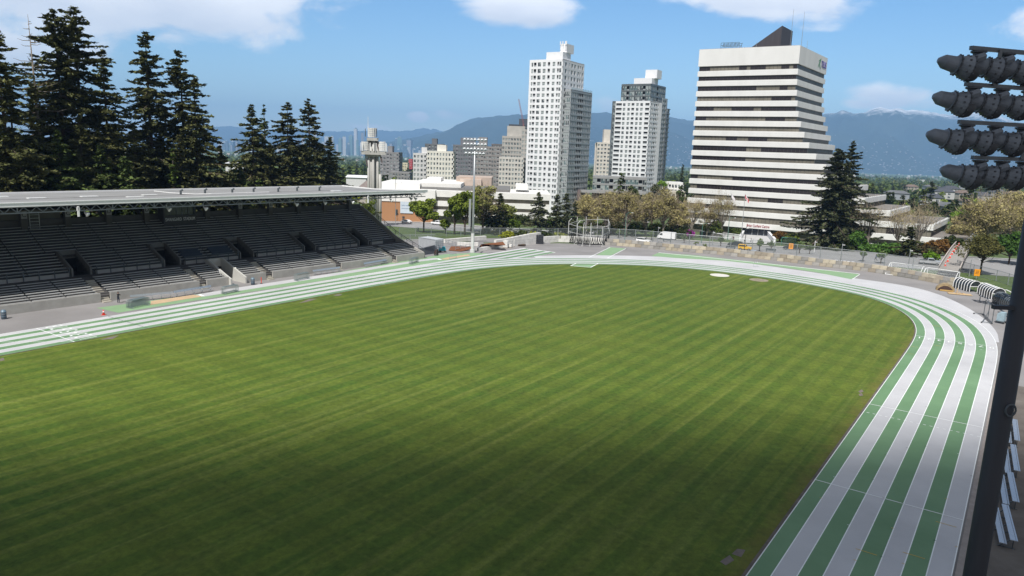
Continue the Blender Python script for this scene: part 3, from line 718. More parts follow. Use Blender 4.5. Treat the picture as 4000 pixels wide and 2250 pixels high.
# the two far floodlight masts with white lamps
def far_mast(loc, aim, label):
    r_ = empty('floodlight_mast', loc, aim, label, 'floodlight', 'pale floodlight masts round the far bend')
    q = MB(); q.tube([(0, 0, 0), (0, 0, 13), (0, 0, 27.0)], [.33, .25, .15], 10); q.build('mast', GALV, r_, True)
    q = MB(); q.cyl(0, 0, 0, .7, .62, 12); q.cyl(0, 0, .7, 4.6, .4, 12); q.build('plinth', mat('pale_plinth', (.6, .6, .59), .8), r_)
    q = MB(); q.box((-.8, -.1, 9.5), (.5, .4, 6.5)); q.build('control_box', GALV, r_)
    for j, (z, n) in enumerate(((26.9, 7), (25.85, 7), (24.75, 7), (23.75, 6))):
        w = 2.75 if n == 7 else 2.35
        q = MB(); q.b2(-w, w, -.07, .07, z-.06, z+.06); q.build('crossbar', GALV, r_)
        for k in range(n):
            x = -w+.3+(2*w-.6)*k/(n-1); q = MB()
            q.lathe([(-.08, .06), (-.05, .18), (.1, .3), (.26, .37), (.36, .37)], (x, .0, z-.25), (.1, -.62, -.78), 12); lp = q.build('lamp', mat('white_lamp', (.82, .84, .86), .35, .03), r_, True)
            q = MB(); q.lathe([(.362, .35), (.37, .35)], (x, .0, z-.25), (.1, -.62, -.78), 12); q.build('lens', mat('lens', (.3, .35, .38), .3), lp)
    return r_
b_ = at(1845, 986); far_mast((b_.x, b_.y, 0), R(-2), 'tall pale floodlight mast standing between stand end and block walls')
far_mast((81.7, 113.2, 0), R(-50), 'pale floodlight mast hidden behind the dark near mast, one lamp showing')

# ================================================================= right margin: drain, kerb, terrace, bleachers
def along(mb, q0, q1, s0, s1, z0, z1, mi=0):
    """a bar parallel to the right-hand straight; q from the outer lane line"""
    o = np.array(at(3771, 2004)[:2]); n = np.array([ur[1], -ur[0]]); P = [o+ur*s0+n*q0, o+ur*s1+n*q0, o+ur*s1+n*q1, o+ur*s0+n*q1]
    mb.prism([tuple(p) for p in P], z0, z1, mi)
mb = MB(); along(mb, .12, .5, -60, 14.5, .0, .06); along(mb, .68, .95, -60, 14.5, .0, .06)
struct('drain_edge', mb, mat('drain_concrete', (.3, .26, .235), .9, .15, 1.5))
mb = MB(); along(mb, .5, .68, -60, 14.5, -.06, .012); struct('drain_channel', mb, mat('drain_dark', (.05, .035, .03), .9))
mb = MB(); along(mb, .16, 1.4, 14.6, 46, .0, .035); struct('kerb', mb, mat('drain_concrete', (.3, .26, .235)))
mb = MB(); along(mb, 1.55, 40, -70, 40, .0, .022)
struct('terrace', mb, mat('terrace_ground', (.1, .085, .072), .95, sc_=.45, c2=(.165, .145, .125), det=9, bump=.4, stretch=(1, 1, 1)))
ALU = mat('aluminium', (.55, .57, .6), .35, .1, 3, metal=.7, stretch=(4, 4, 4))
def bleacher(L_):
    r_ = empty('bleacher', (0, 0, 0)); 
    for y, z, n_ in ((0, .5, 'footboard'), (.55, .85, 'seat')):
        q = MB(); q.b2(-L_/2, L_/2, y, y+.3, z-.045, z); q.b2(-L_/2, L_/2, y+.325, y+.42, z-.045, z); q.build(n_, ALU, r_)
    for x in (-L_/2+.4, 0, L_/2-.4):
        q = MB(); q.bar((x, 0, 0), (x, .85, .8), .06); q.bar((x, .8, 0), (x, .8, .8), .06); q.bar((x, 0, .03), (x, .95, .03), .06); q.build('frame', STEEL, r_)
    return r_
rb = bleacher(4.4)
o = np.array(at(3771, 2004)[:2]); nr = np.array([ur[1], -ur[0]])
ends = [((3925, 1640), (3932, 1722)), ((3915, 1738), (3927, 1840)), ((3899, 1845), (3918, 1960)), ((3875, 1972), (3905, 2112))]
labs = ['aluminium bleacher farthest up the row behind the dark mast', 'second aluminium bleacher from the far end beside the dark mast', 'third aluminium bleacher from the far end beside the dark mast', 'nearest aluminium bleacher beside the foot of the dark mast']
for i in range(4):
    a, b = at(*ends[i][0], .6), at(*ends[i][1], .6); c = (a+b)/2
    r_ = rb if i == 0 else copy_tree(rb)
    L_ = (a-b).length; r_.location = (c.x, c.y, 0); r_.rotation_euler = (0, 0, math.atan2((a-b).y, (a-b).x)); r_.rotation_euler.z += math.pi; r_.scale = (L_/4.4, 1, 1)
    tag(r_, labs[i], 'bleacher', 'bleachers beside the near straight')
# ================================================================= THINGS INSIDE THE GROUND
# crowd barriers, stacked several deep
BARM = mat('barrier_steel', (.32, .37, .37), .5, .1, 4, metal=.5)
def barrier_mesh():
    q = MB(); w, h = 2.3, 1.1
    q.tube([(-w/2, 0, .1), (-w/2, 0, h-.15), (-w/2+.15, 0, h), (w/2-.15, 0, h), (w/2, 0, h-.15), (w/2, 0, .1)], .024, 6)
    q.tube([(-w/2, 0, .22), (w/2, 0, .22)], .02, 5)
    for k in range(1, 20): q.tube([(-w/2+w*k/20, 0, .22), (-w/2+w*k/20, 0, h)], .01, 4)
    for x in (-w/2+.2, w/2-.2): q.tube([(x, -.28, .02), (x, 0, .2), (x, .28, .02)], .02, 5)
    return q.mesh('crowd_barrier', BARM)
bme = barrier_mesh(); nstk = 0
WHERE = ['beside the sand pit', 'past the sand pit', 'past the blue barrel', 'opposite the last bench']
for px0, py0, px1, py1, n, wh in ((512, 1208, 585, 1192, 7, 0), (876, 1152, 932, 1140, 5, 1), (1156, 1100, 1212, 1088, 5, 2), (1604, 1036, 1640, 1024, 5, 3)):
    a, b = at(px0, py0), at(px1, py1); d = (b-a); rz = math.atan2(d.y, d.x); c = (a+b)/2; nrm = Vector((-math.sin(rz), math.cos(rz), 0)); s = max(1.0, min(1.5, d.length/2.3))
    for k in range(n):
        o = link('crowd_barrier', bme); p = c+nrm*(.16*k); o.location = (p.x, p.y, .03); o.rotation_euler = (0, 0, rz+random.uniform(-.02, .02)); o.scale = (s, 1, 1.1)
        tag(o, 'grey steel crowd barrier '+WHERE[wh]+(', frontmost of its row' if k == 0 else ', packed behind the front one'), 'barrier', 'steel crowd barriers stacked along the runway '+str('abcd'[wh]) if False else 'steel crowd barriers along the runway')
def single_barrier(pa, pb, lab, n=1):
    a, b = at(*pa), at(*pb); d = b-a; rz = math.atan2(d.y, d.x); c = (a+b)/2
    for k in range(n):
        o = link('crowd_barrier', bme); o.location = (c.x+.15*k, c.y+.2*k, .03); o.rotation_euler = (0, 0, rz); o.scale = (d.length/2.3, 1, 1.1)
        tag(o, lab if k == 0 else lab.replace('front', 'rear'), 'barrier', 'steel crowd barriers along the runway')
single_barrier((1755, 1016), (1783, 1011), 'single grey steel barrier standing on the far sand pit')
single_barrier((2538, 970), (2584, 968), 'grey steel barrier leaning before tan block wall, front one', 2)

# team benches of bare aluminium by the stand
def team_bench(pa, pb, lab):
    a, b = at(*pa), at(*pb); d = b-a; L_ = d.length; rz = math.atan2(d.y, d.x)
    r_ = empty('bench', ((a.x+b.x)/2, (a.y+b.y)/2, 0), rz, lab, 'bench', 'aluminium benches along the stand wall')
    q = MB(); q.b2(-L_/2, L_/2, .0, .3, .42, .47); q.build('seat', ALU, r_)
    q = MB(); q.add([(-L_/2, .42, .66), (L_/2, .42, .66), (L_/2, .48, 1.0), (-L_/2, .48, 1.0), (-L_/2, .46, .66), (L_/2, .46, .66), (L_/2, .52, 1.0), (-L_/2, .52, 1.0)], [(0, 1, 2, 3), (7, 6, 5, 4), (0, 4, 5, 1), (2, 6, 7, 3), (3, 2, 6, 7)]); q.build('backrest', ALU, r_)
    n = 5
    for k in range(n):
        x = -L_/2+.4+(L_-.8)*k/(n-1); q = MB(); q.bar((x, .05, .0), (x, .05, .42), .06); q.bar((x, .4, 0), (x, .5, .98), .06); q.bar((x, -.1, .03), (x, .6, .03), .06); q.bar((x, .0, .38), (x, .45, .38), .05); q.build('leg', GALV, r_)
team_bench((512, 1180), (680, 1164), 'aluminium bench by the sand pit near the dark-clothed man')
team_bench((686, 1162), (832, 1138), 'aluminium bench by the sand pit, farther along from the man')
team_bench((1228, 1076), (1334, 1062), 'aluminium bench between two sets of stand steps, mid stand')
team_bench((1428, 1046), (1518, 1030), 'aluminium bench nearest the far end of the stand')

# barrels, cone, delineator
def barrel(px, py, lab):
    p = at(px, py); r_ = empty('litter_barrel', p, 0, lab, 'barrel', 'blue grey litter barrels')
    q = MB(); q.lathe([(0, .3), (.02, .32), (.3, .32), (.32, .335), (.34, .32), (.6, .32), (.62, .335), (.64, .32), (.92, .32), (.94, .33)], (0, 0, 0), (0, 0, 1), 18); q.build('drum', mat('barrel_blue', (.075, .105, .135), .5, .2, 4), r_, True)
    q = MB(); q.lathe([(.94, .34), (1.0, .34), (1.02, .31), (1.2, .26), (1.26, .14), (1.27, .02)], (0, 0, 0), (0, 0, 1), 18); q.build('lid', mat('lid_blue', (.13, .19, .24), .45, .15, 4), r_, True)
    q = MB(); q.lathe([(.72, .328), (.76, .328)], (0, 0, 0), (0, 0, 1), 18); q.build('band', GALV, r_)
barrel(16, 1246, 'blue litter barrel against the stand wall at left edge'); barrel(988, 1112, 'blue litter barrel by the tunnel mouth')
p = at(405, 1230); r_ = empty('traffic_cone', p, 0, 'small orange traffic cone with white collar on the track edge', 'cone')
ORANGE = mat('cone_orange', (.75, .06, .03), .5, .08, 4)
q = MB(); q.b2(-.25, .25, -.25, .25, 0, .05); q.build('base', ORANGE, r_)
q = MB(); q.lathe([(.05, .19), (.72, .045)], (0, 0, 0), (0, 0, 1), 14); q.build('body', ORANGE, r_, True)
q = MB(); q.lathe([(.36, .128), (.52, .096)], (0, 0, 0), (0, 0, 1), 14); q.build('collar', WHITE, r_, True)
p = at(1021, 1108); r_ = empty('delineator_post', p, 0, 'slim red delineator post beside the tunnel mouth', 'post')
q = MB(); q.lathe([(0, .25), (.06, .24), (.09, .1)], (0, 0, 0), (0, 0, 1), 10); q.build('base', mat('rubber', (.04, .04, .04)), r_)
q = MB(); q.cyl(0, 0, .09, 1.15, .065, 10); q.build('tube', ORANGE, r_)

# people
SKIN = mat('skin', (.42, .24, .17), .6)
def person(loc, rz, lab, top, bottom, pose='stand', scale=1.0, cap=None):
    r_ = empty('person', loc, rz, lab, 'person'); r_.scale = (scale,)*3
    J = {'pel': (0, 0, .95), 'che': (0, .02, 1.28), 'nec': (0, .02, 1.47), 'hea': (0, .05, 1.6), 'top': (0, .05, 1.72)}
    if pose == 'walk': J.update(lh=(.1, 0, .9), lk=(.11, .22, .5), lf=(.11, .16, .08), lt=(.11, .33, .04), rh=(-.1, 0, .9), rk=(-.11, -.02, .48), rf=(-.11, -.36, .12), rt=(-.11, -.25, .04),
                               ls=(.19, 0, 1.4), le=(.25, -.16, 1.14), la=(.24, -.05, .9), rs=(-.19, 0, 1.4), re=(-.25, .12, 1.13), ra=(-.2, .3, 1.02))
    else: J.update(lh=(.1, 0, .9), lk=(.12, .05, .5), lf=(.13, 0, .08), lt=(.14, .16, .04), rh=(-.1, 0, .9), rk=(-.12, .02, .5), rf=(-.12, -.05, .08), rt=(-.14, .11, .04),
                   ls=(.19, 0, 1.4), le=(.27, .14, 1.17), la=(.1, .32, 1.32), rs=(-.19, 0, 1.4), re=(-.27, .14, 1.17), ra=(-.1, .32, 1.32))
    names = list(J); E = [('pel', 'che'), ('che', 'nec'), ('nec', 'hea'), ('hea', 'top'), ('pel', 'lh'), ('lh', 'lk'), ('lk', 'lf'), ('lf', 'lt'), ('pel', 'rh'), ('rh', 'rk'), ('rk', 'rf'), ('rf', 'rt'), ('che', 'ls'), ('ls', 'le'), ('le', 'la'), ('che', 'rs'), ('rs', 're'), ('re', 'ra')]
    RAD = dict(pel=.15, che=.16, nec=.06, hea=.1, top=.07, lh=.1, lk=.065, lf=.045, lt=.04, ls=.07, le=.045, la=.035)
    me = bpy.data.meshes.new('body'); me.from_pydata([J[n] for n in names], [(names.index(a), names.index(b)) for a, b in E], [])
    ob = bpy.data.objects.new('body', me); COL.objects.link(ob)
    md = ob.modifiers.new('s', 'SKIN'); me.skin_vertices
    for i, n in enumerate(names):
        k = RAD.get(n) or RAD.get('l'+n[1:], .05); me.skin_vertices[0].data[i].radius = (k, k*(.75 if n in ('pel', 'che') else 1)); me.skin_vertices[0].data[i].use_root = n == 'pel'
    sb = ob.modifiers.new('u', 'SUBSURF'); sb.levels = sb.render_levels = 2
    dg = bpy.context.evaluated_depsgraph_get(); m2 = bpy.data.meshes.new_from_object(ob.evaluated_get(dg)); bpy.data.objects.remove(ob)
    for m in (SKIN, top, bottom, mat('shoe', (.3, .3, .3), .7)): m2.materials.append(m)
    for pl in m2.polygons:
        c = pl.center; pl.use_smooth = True
        hand = (c - Vector(J['la'])).length < .08 or (c-Vector(J['ra'])).length < .08
        pl.material_index = 0 if c.z > 1.47 or hand else (3 if c.z < .1 else (2 if c.z < .93 and abs(c.x) < .22 else 1))
    o = link('body', m2, r_)
    q = MB(); q.sph((0, .035, 1.665), (.1, .115, .085), 12, 8)
    if cap: q.box((0, .15, 1.66), (.14, .14, .02))
    q.build('cap' if cap else 'hair', cap or mat('hair_dark', (.02, .016, .013), .8), r_, True)
    return r_
BLACK = mat('black_cloth', (.016, .017, .02), .9, .2, 6); NAVY = mat('navy_cloth', (.02, .026, .045), .9, .2, 6)
p = at(463, 1184); person((p.x, p.y, .01), R(-20), 'man in black top and cap, head bent over his hands, before the stand wall', BLACK, NAVY, cap=BLACK)
for px, py, rz, l, t, b in ((2933, 950, 60, 'dark-clothed walker on the plaza before the office entrance', BLACK, NAVY), (2908, 954, -30, 'second dark figure at the left side of the plaza steps', BLACK, BLACK)):
    p = at(px, py); person((p.x, p.y, G(p.y)+.12), R(rz), l, t, b, 'walk', .95)
p = at(3420, 1024); person((p.x, p.y, G(p.y)+.3), R(80), 'runner in blue on the path behind the fence', mat('blue_shirt', (.06, .1, .25), .8), BLACK, 'walk', 1.0)
p = at(2290, 920); person((p.x, p.y, G(p.y)+.4), R(100), 'pale-clad figure behind the fence near the block wall end', mat('pale_shirt', (.5, .46, .4), .8), BLACK, 'walk', 1.0)

# hammer cage
c0 = at(2305, 958); cg = empty('throwing_cage', (c0.x, c0.y, 0), 0, 'open white steel hammer cage with dark netting gathered at its foot', 'throwing cage')
FRAME = mat('cage_white', (.62, .62, .6), .5, .12, 2)
posts = [(2218, 953), (2252, 958), (2276, 962), (2304, 963), (2350, 963), (2378, 957), (2372, 948), (2330, 946), (2285, 946), (2250, 948)]
pp = [at(*p)-c0 for p in posts]; hh = [6.6, 6.6, 6.4, 6.3, 5.2, 5.8, 5.4, 5.8, 6.0, 6.2]
for k, (p, h) in enumerate(zip(pp, hh)):
    o_ = Vector((p.x, p.y, 0)).normalized(); q = MB(); q.tube([(p.x, p.y, 0), (p.x, p.y, h-.9), (p.x-o_.x*.3+(.5 if k in (0, 1) else 0), p.y, h)], .075, 6); q.bar((p.x+o_.x*.9, p.y+o_.y*.5, .1), (p.x, p.y, 1.0), .06); q.bar((p.x+o_.x*.9, p.y+o_.y*.5, .1), (p.x, p.y, .1), .08); q.build('post', FRAME, cg)
for z in (3.0, 5.0):
    for a, b in zip(pp, pp[1:]+pp[:1]):
        q = MB(); q.tube([(a.x, a.y, z), (b.x, b.y, z)], .05, 5); q.build('rail', FRAME, cg)
for a, b in zip(pp, pp[1:]+pp[:1]):
    q = MB(); NET = mat('net_black', (.02, .02, .02), .9)
    for i in range(5):
        t0 = i/5; P = [a.lerp(b, t0+j/25) for j in range(6)]
        q.tube([(p.x, p.y, 2.4-1.5*math.sin(math.pi*(j/5))-.3*(i % 2)) for j, p in enumerate(P)], .075, 4); q.tube([(p.x, p.y, .5+.5*math.sin(math.pi*j/5)) for j, p in enumerate(P)], .06, 4)
        q.tube([a.lerp(b, t0)+Vector((0, 0, 2.4)), a.lerp(b, t0+.1)+Vector((0, 0, .2))], .04, 4)
    q.tube([a+Vector((0, 0, .25)), b+Vector((0, 0, .2))], .16, 5)
    q.build('net', NET, cg)

# block walls
BM = [mat('block_tan', (.36, .31, .24), .95, .2, 1.2, rnd=.2, bump=.6), mat('block_grey', (.31, .295, .27), .95, .2, 1.2, rnd=.2, bump=.6), mat('block_buff', (.43, .38, .29), .95, .2, 1.2, rnd=.2, bump=.6)]
def block_wall(pts, lab, mats, courses=2, bl=1.6, bh=.87, th=.75):
    P = [at0(*p) for p in pts]; r_ = empty('block_wall', P[0], 0, lab, 'wall'); cnt = 0; extra = MB(); o = P[0]
    for ci in range(courses):
        for a, b in zip(P, P[1:]):
            d = b-a; d.z = 0; L_ = d.length; n = max(1, round(L_/bl)); rz = math.atan2(d.y, d.x); nn = Vector((-d.y, d.x, 0)).normalized()
            for k in range(n):
                t = (k+.5+(.4 if ci else 0))/n
                if t > 1: t = 1-.3/n
                c = a.lerp(b, t)+nn*(th/2+.02*ci)-o; q = MB(); w = L_/n
                dz = random.uniform(-.02, .02)
                q.box((0, 0, 0), (w-.05, th, bh-.04)); me_m = random.choice(mats)
                if cnt < 100:
                    ob = q.build('block', me_m, r_); ob.location = (c.x, c.y, bh*(ci+.5)+dz); ob.rotation_euler = (0, 0, rz+random.uniform(-.012, .012)); cnt += 1
                else: extra.box((c.x, c.y, bh*(ci+.5)+dz), (w-.05, th, bh-.04), rz, mats.index(me_m))
    if extra.v: tag(extra.build('block', mats, r_), kind='stuff')
    return r_
block_wall([(2360, 957), (2480, 965), (2600, 978), (2690, 985), (2800, 994), (2935, 1008), (3060, 1022), (3200, 1040), (3330, 1054), (3450, 1069), (3560, 1088), (3725, 1120)], 'long two-course wall of tan concrete blocks below the street fence', BM)
WB = mat('white_block', (.66, .645, .61), .9, .1, 1, rnd=.1)
block_wall([(2112, 951), (2180, 946), (2250, 948), (2352, 956)], 'white painted block wall left of the hammer cage', [WB])
def stepped(pa, pb, hs, lab):
    a, b = at0(*pa), at0(*pb); d = b-a; rz = math.atan2(d.y, d.x); n = len(hs); r_ = empty('block_wall', a, rz, lab, 'wall'); w = d.length/n
    for k, h in enumerate(hs):
        z = 0
        while z < h-.05:
            q = MB(); q.b2(w*k+.02, w*(k+1)-.02, 0, .8, z+.01, min(h, z+.72)); q.build('block', WB, r_); z += .74
stepped((1868, 980), (2112, 951), [.75, .75, .75, 1.4, 2.2, 2.2, 2.3, 2.4, 2.5, 2.6, 2.7, 2.8, 2.9, 3.0, 3.0], 'white stepped block wall rising right from the floodlight mast')
stepped((1786, 960), (1868, 962), [.9]*7, 'low white block kerb left of the rust slope')
stepped((1740, 950), (1900, 936), [1.0]*12, 'white block wall edging the car park ramp')
mb = MB(); P = [at(1850, 950), at(1990, 938), at(2000, 930, 1.8), at(1870, 942, 1.5), at(1862, 968, .2)]
P = [at(1865, 972, .15), at(1940, 962, .4), at(1975, 957, 1.5), at(1965, 944, 1.8), at(1880, 954, 1.2)]
mb.add([tuple(p) for p in P], [(0, 1, 2, 3, 4)])
P = [at(1752, 978, .1), at(1800, 982, .1), at(1845, 972, .3), at(1842, 964, .5), at(1762, 962, .5)]; mb.add([tuple(p) for p in P], [(0, 1, 2, 3, 4)])
tag(mb.build('earth_slope', mat('rust_mulch', (.17, .06, .02), .95, .35, 3, bump=.6)), kind='structure')
# pallets of stone, dark pallet, black crates
def pile(px, py, lab, n, m_, cat='pallet'):
    p = at(px, py); r_ = empty('stone_pallet', (p.x, p.y, 0), R(-10), lab, cat, 'pallets of white stone by the block wall')
    q = MB()
    for y in (-.5, 0, .5): q.b2(-.65, .65, y-.06, y+.06, 0, .12)
    for k in range(6): q.b2(-.65+.22*k, -.5+.22*k, -.6, .6, .121, .15)
    q.build('pallet', mat('pallet_wood', (.3, .22, .13), .9, .2, 3), r_)
    for k in range(n):
        q = MB(); q.box((0, 0, .15+.28+.56*k), (1.25+random.uniform(-.1, .1), 1.15, .54), random.uniform(-.06, .06)); q.build('stone_bundle', m_, r_)
pile(1974, 968, 'pallet of white stone, tallest and leftmost by the stepped wall', 3, WB); pile(1990, 966, 'pallet of white stone, low one in the middle', 1, WB); pile(2001, 962, 'pallet of white stone, rightmost beside the low one', 3, WB)
p = at(2028, 960); r_ = empty('pallet', (p.x, p.y, 0), R(-8), 'flat dark stack of timber pallets on new asphalt', 'pallet'); 
for k in range(3):
    q = MB(); [q.b2(-1.6, 1.6, -1+.36*i, -.75+.36*i, .1+.16*k, .13+.16*k) for i in range(6)]; [q.b2(x-.06, x+.06, -1, 1, .0+.16*k, .099+.16*k) for x in (-1.5, 0, 1.5)]; q.build('pallet_layer', mat('dark_timber', (.1, .075, .055), .9, .3, 3), r_)
p = at0(2090, 952); r_ = empty('crate_stack', (p.x, p.y, 0), R(-6), 'stack of black plastic crates against the white wall', 'crates')
for i in range(3):
    for k in range(4):
        q = MB(); q.box((-1.5+1.5*i, 0, .32+.62*k), (1.35, 1.1, .55)); [q.box((-1.5+1.5*i, -.56, .32+.62*k+dz), (1.38, .03, .05)) for dz in (-.24, 0, .24)]; q.build('crate', mat('black_plastic', (.035, .038, .045), .5, .2, 3), r_)

# shipping container
p = at(1630, 972); a, b, c = at(1647, 972), at(1697, 981), at(1733, 971)
def container():
    d = b-a; L_ = 6.0; rz = math.atan2(d.y, d.x); fr = c-b; Wd = 2.9
    r_ = empty('shipping_container', (b.x, b.y, 0), rz, 'pale grey shipping container beside the stand end, doors facing right', 'container')
    m_ = mat('container_grey', (.47, .49, .51), .55, .1, 1.5)
    q = MB(); Hc = 2.75; q.b2(-L_, 0, .05, Wd, .1, Hc)
    for k in range(26): q.b2(-L_+.1+k*L_/26, -L_+.2+k*L_/26, -.0, .055, .25, Hc-.15)
    q.build('body', m_, r_)
    q = MB(); q.b2(-L_-.02, .02, -.02, .1, .02, .16); q.b2(-L_-.02, .02, Wd-.06, Wd+.04, .02, .16); q.b2(-L_-.02, .02, -.02, .1, Hc-.06, Hc+.08); q.b2(-L_-.02, .02, Wd-.06, Wd+.04, Hc-.06, Hc+.08); q.build('frame', m_, r_)
    for k in range(2):
        y0 = .1+(Wd-.15)*k/2; q = MB(); q.b2(.02, .07, y0+.02, y0+Wd/2-.1, .2, Hc-.1)
        for z in (.5, .95, 1.4, 1.85, 2.3): q.b2(.072, .12, y0+.1, y0+Wd/2-.18, z-.12, z+.12)
        dr = q.build('door', m_, r_); q = MB()
        for y in (.35, .95): q.tube([(.15, y0+y, .15), (.15, y0+y, Hc-.05)], .03, 6)
        q.build('lock_rod', GALV, dr)
container()
p = at(1728, 985); r_ = empty('compressor', (p.x, p.y, 0), R(10), 'small turquoise wheeled machine in front of the container', 'machine')
TEAL = mat('teal_paint', (.03, .33, .42), .5, .15, 3)
q = MB(); q.box((0, 0, .62), (1.6, .9, .6)); q.box((.3, 0, 1.1), (.7, .7, .5)); q.tube([(-.7, .3, .9), (-.7, .3, 1.5), (-1.0, .3, 1.7)], .06, 6); q.box((-.9, 0, .45), (.9, .9, .1)); q.build('body', TEAL, r_)
for x in (-.5, .6):
    for y in (-.5, .5): q = MB(); q.tube([(x, y-.06, .25), (x, y+.06, .25)], .25, 12); q.build('wheel', mat('rubber', (.04, .04, .04)), r_)
p = at(1704, 998); r_ = empty('parked_trolley', (p.x, p.y, 0), R(70), 'dark brown loaded hand trolley on the path below the container', 'trolley')
q = MB(); q.box((0, 0, .7), (.8, .7, .8)); q.box((.1, 0, 1.25), (.5, .5, .4)); q.build('load', mat('brown_sack', (.06, .035, .03), .9, .3, 5), r_)
q = MB(); q.tube([(-.45, -.3, .1), (-.6, -.3, 1.5), (-.6, .3, 1.5), (-.45, .3, .1)], .04, 6); q.b2(-.5, .5, -.35, .35, .22, .29); q.build('frame', STEEL, r_)
for y in (-.35, .35): q = MB(); q.tube([(0, y-.05, .2), (0, y+.05, .2)], .2, 12); q.build('wheel', mat('rubber', (.04, .04, .04)), r_)
# ramp handrails near the container
for pa, pb, lab in (((1780, 980), (1836, 972), 'grey tube handrail on the ramp beside the rust slope'), ((1740, 952), (1780, 966), 'grey handrail behind the container along the ramp'), ((2050, 938), (2100, 930), 'grey handrail at the top of the white block wall')):
    a, b = at(*pa), at(*pb); r_ = empty('handrail', a, math.atan2((b-a).y, (b-a).x), lab, 'handrail'); L_ = (b-a).length
    for k in range(4): q = MB(); q.cyl(L_*k/3, 0, 0, 1.2, .05, 6); q.build('post', GALV, r_)
    for z in (.6, 1.17): q = MB(); q.tube([(0, 0, z), (L_, 0, z)], .045, 6); q.build('rail', GALV, r_)

# goals stored against the wall
def goal(pa, pb, lab):
    a, b = at(*pa), at(*pb); d = b-a; d.z = 0; L_ = d.length; rz = math.atan2(d.y, d.x); r_ = empty('football_goal', (a.x, a.y, 0), rz, lab, 'goal', 'white goals stored by the block wall')
    hgt, dep = 2.5, 2.6
    for x in (0, L_):
        q = MB(); q.tube([(x, dep, .05), (x, dep, hgt)], .075, 8); q.build('post', WHITE, r_)
        q = MB(); q.tube([(x, 0, .05), (x, dep-.8, hgt-.05), (x, dep, hgt)], .055, 8); q.tube([(x, 0, .05), (x, dep, .05)], .055, 8); q.build('side_frame', WHITE, r_)
    q = MB(); q.tube([(0, dep, hgt), (L_, dep, hgt)], .075, 8); q.build('crossbar', WHITE, r_)
    q = MB(); q.tube([(0, 0, .05), (L_, 0, .05)], .065, 8); q.build('ground_bar', WHITE, r_)
    q = MB(); n = 40
    for k in range(n+1):
        x = L_*k/n; q.bar((x, 0, .06), (x, dep-.8, hgt-.05), .018)
    for k in range(14): t = k/13; q.bar((0, (dep-.8)*t, .06+(hgt-.11)*t), (L_, (dep-.8)*t, .06+(hgt-.11)*t), .018)
    for x in (0, L_):
        for k in range(8): t = k/7; q.bar((x, (dep-.8)*t, .06+(hgt-.11)*t), (x, dep, .06+(hgt-.11)*t), .018); q.bar((x, dep*t, .06), (x, dep*t, min(1, t/.69)*(hgt-.1)), .018)
    q.build('net', mat('net_white', (.6, .62, .64), .8), r_)
goal((3458, 1071), (3586, 1090), 'white goal farther from the dugouts, left one of the pair'); goal((3595, 1093), (3720, 1113), 'white goal beside the dugouts, right one of the pair')
# dugout shelters
PLEX = mat('dark_plexi', (.03, .035, .04), .12, .3, 1.5)
def dugout(pa, pb, lab, flip=False, rib=WHITE, nr=6):
    a, b = at(*pa), at(*pb); d = b-a; d.z = 0; L_ = d.length; rz = math.atan2(d.y, d.x); r_ = empty('dugout_shelter', (a.x, a.y, 0), rz, lab, 'dugout', 'dugout shelters stored at the bend')
    prof = [(0, .05), (0, 1.1), (.12, 1.6), (.45, 2.0), (.95, 2.2), (1.5, 2.2), (2.0, 1.95), (2.3, 1.5)]
    q = MB(); n = len(prof); q.v = [(x, y, z) for x in (.03, L_-.03) for y, z in prof]; q.f = [(i, i+1, n+i+1, n+i) for i in range(n-1)]; q.m = [0]*(n-1); q.build('canopy', PLEX, r_, True)
    for x in (.03, L_-.03):
        q = MB(); q.add([(x, y, z) for y, z in prof[1:]]+[(x, 2.2, 1.1)], [tuple(range(n))]); q.build('end_panel', PLEX, r_)
    for k in range(nr+1):
        x = L_*k/nr; q = MB(); q.tube([(x, y, z) for y, z in prof], .07, 6)
        if k in (0, nr): q.tube([(x, 0, 1.1), (x, 2.3, 1.1)], .06, 6); q.tube([(x, 2.3, 0), (x, 2.3, 1.5)], .06, 6)
        q.build('rib', rib, r_)
    q = MB(); q.b2(.1, L_-.1, .25, .7, .42, .5); q.b2(.1, L_-.1, .2, .26, .5, .95); q.build('bench', mat('navy_seat', (.02, .03, .05)), r_)
dugout((3722, 1124), (3786, 1141), 'white ribbed dugout shelter nearest the goals'); dugout((3816, 1148), (3872, 1170), 'white ribbed dugout shelter in the middle of three')
dugout((3876, 1185), (3945, 1215), 'dark netted dugout shelter half hidden by the mast', rib=STEEL, nr=10)
for (pa, lab) in (((3830, 1142), 'low white arched end frame between the first two dugouts'), ((3925, 1172), 'low white arched end frame behind the dark dugout')):
    a = at(*pa); r_ = empty('arch_frame', a, R(-60), lab, 'frame'); q = MB(); q.tube([(-1.3, 0, 0), (-1.25, 0, 1.0), (-.8, 0, 1.7), (0, 0, 1.95), (.8, 0, 1.7), (1.25, 0, 1.0), (1.3, 0, 0)], .07, 6); q.tube([(-1.25, 0, .9), (1.25, 0, .9)], .07, 6); q.build('arch', WHITE, r_)
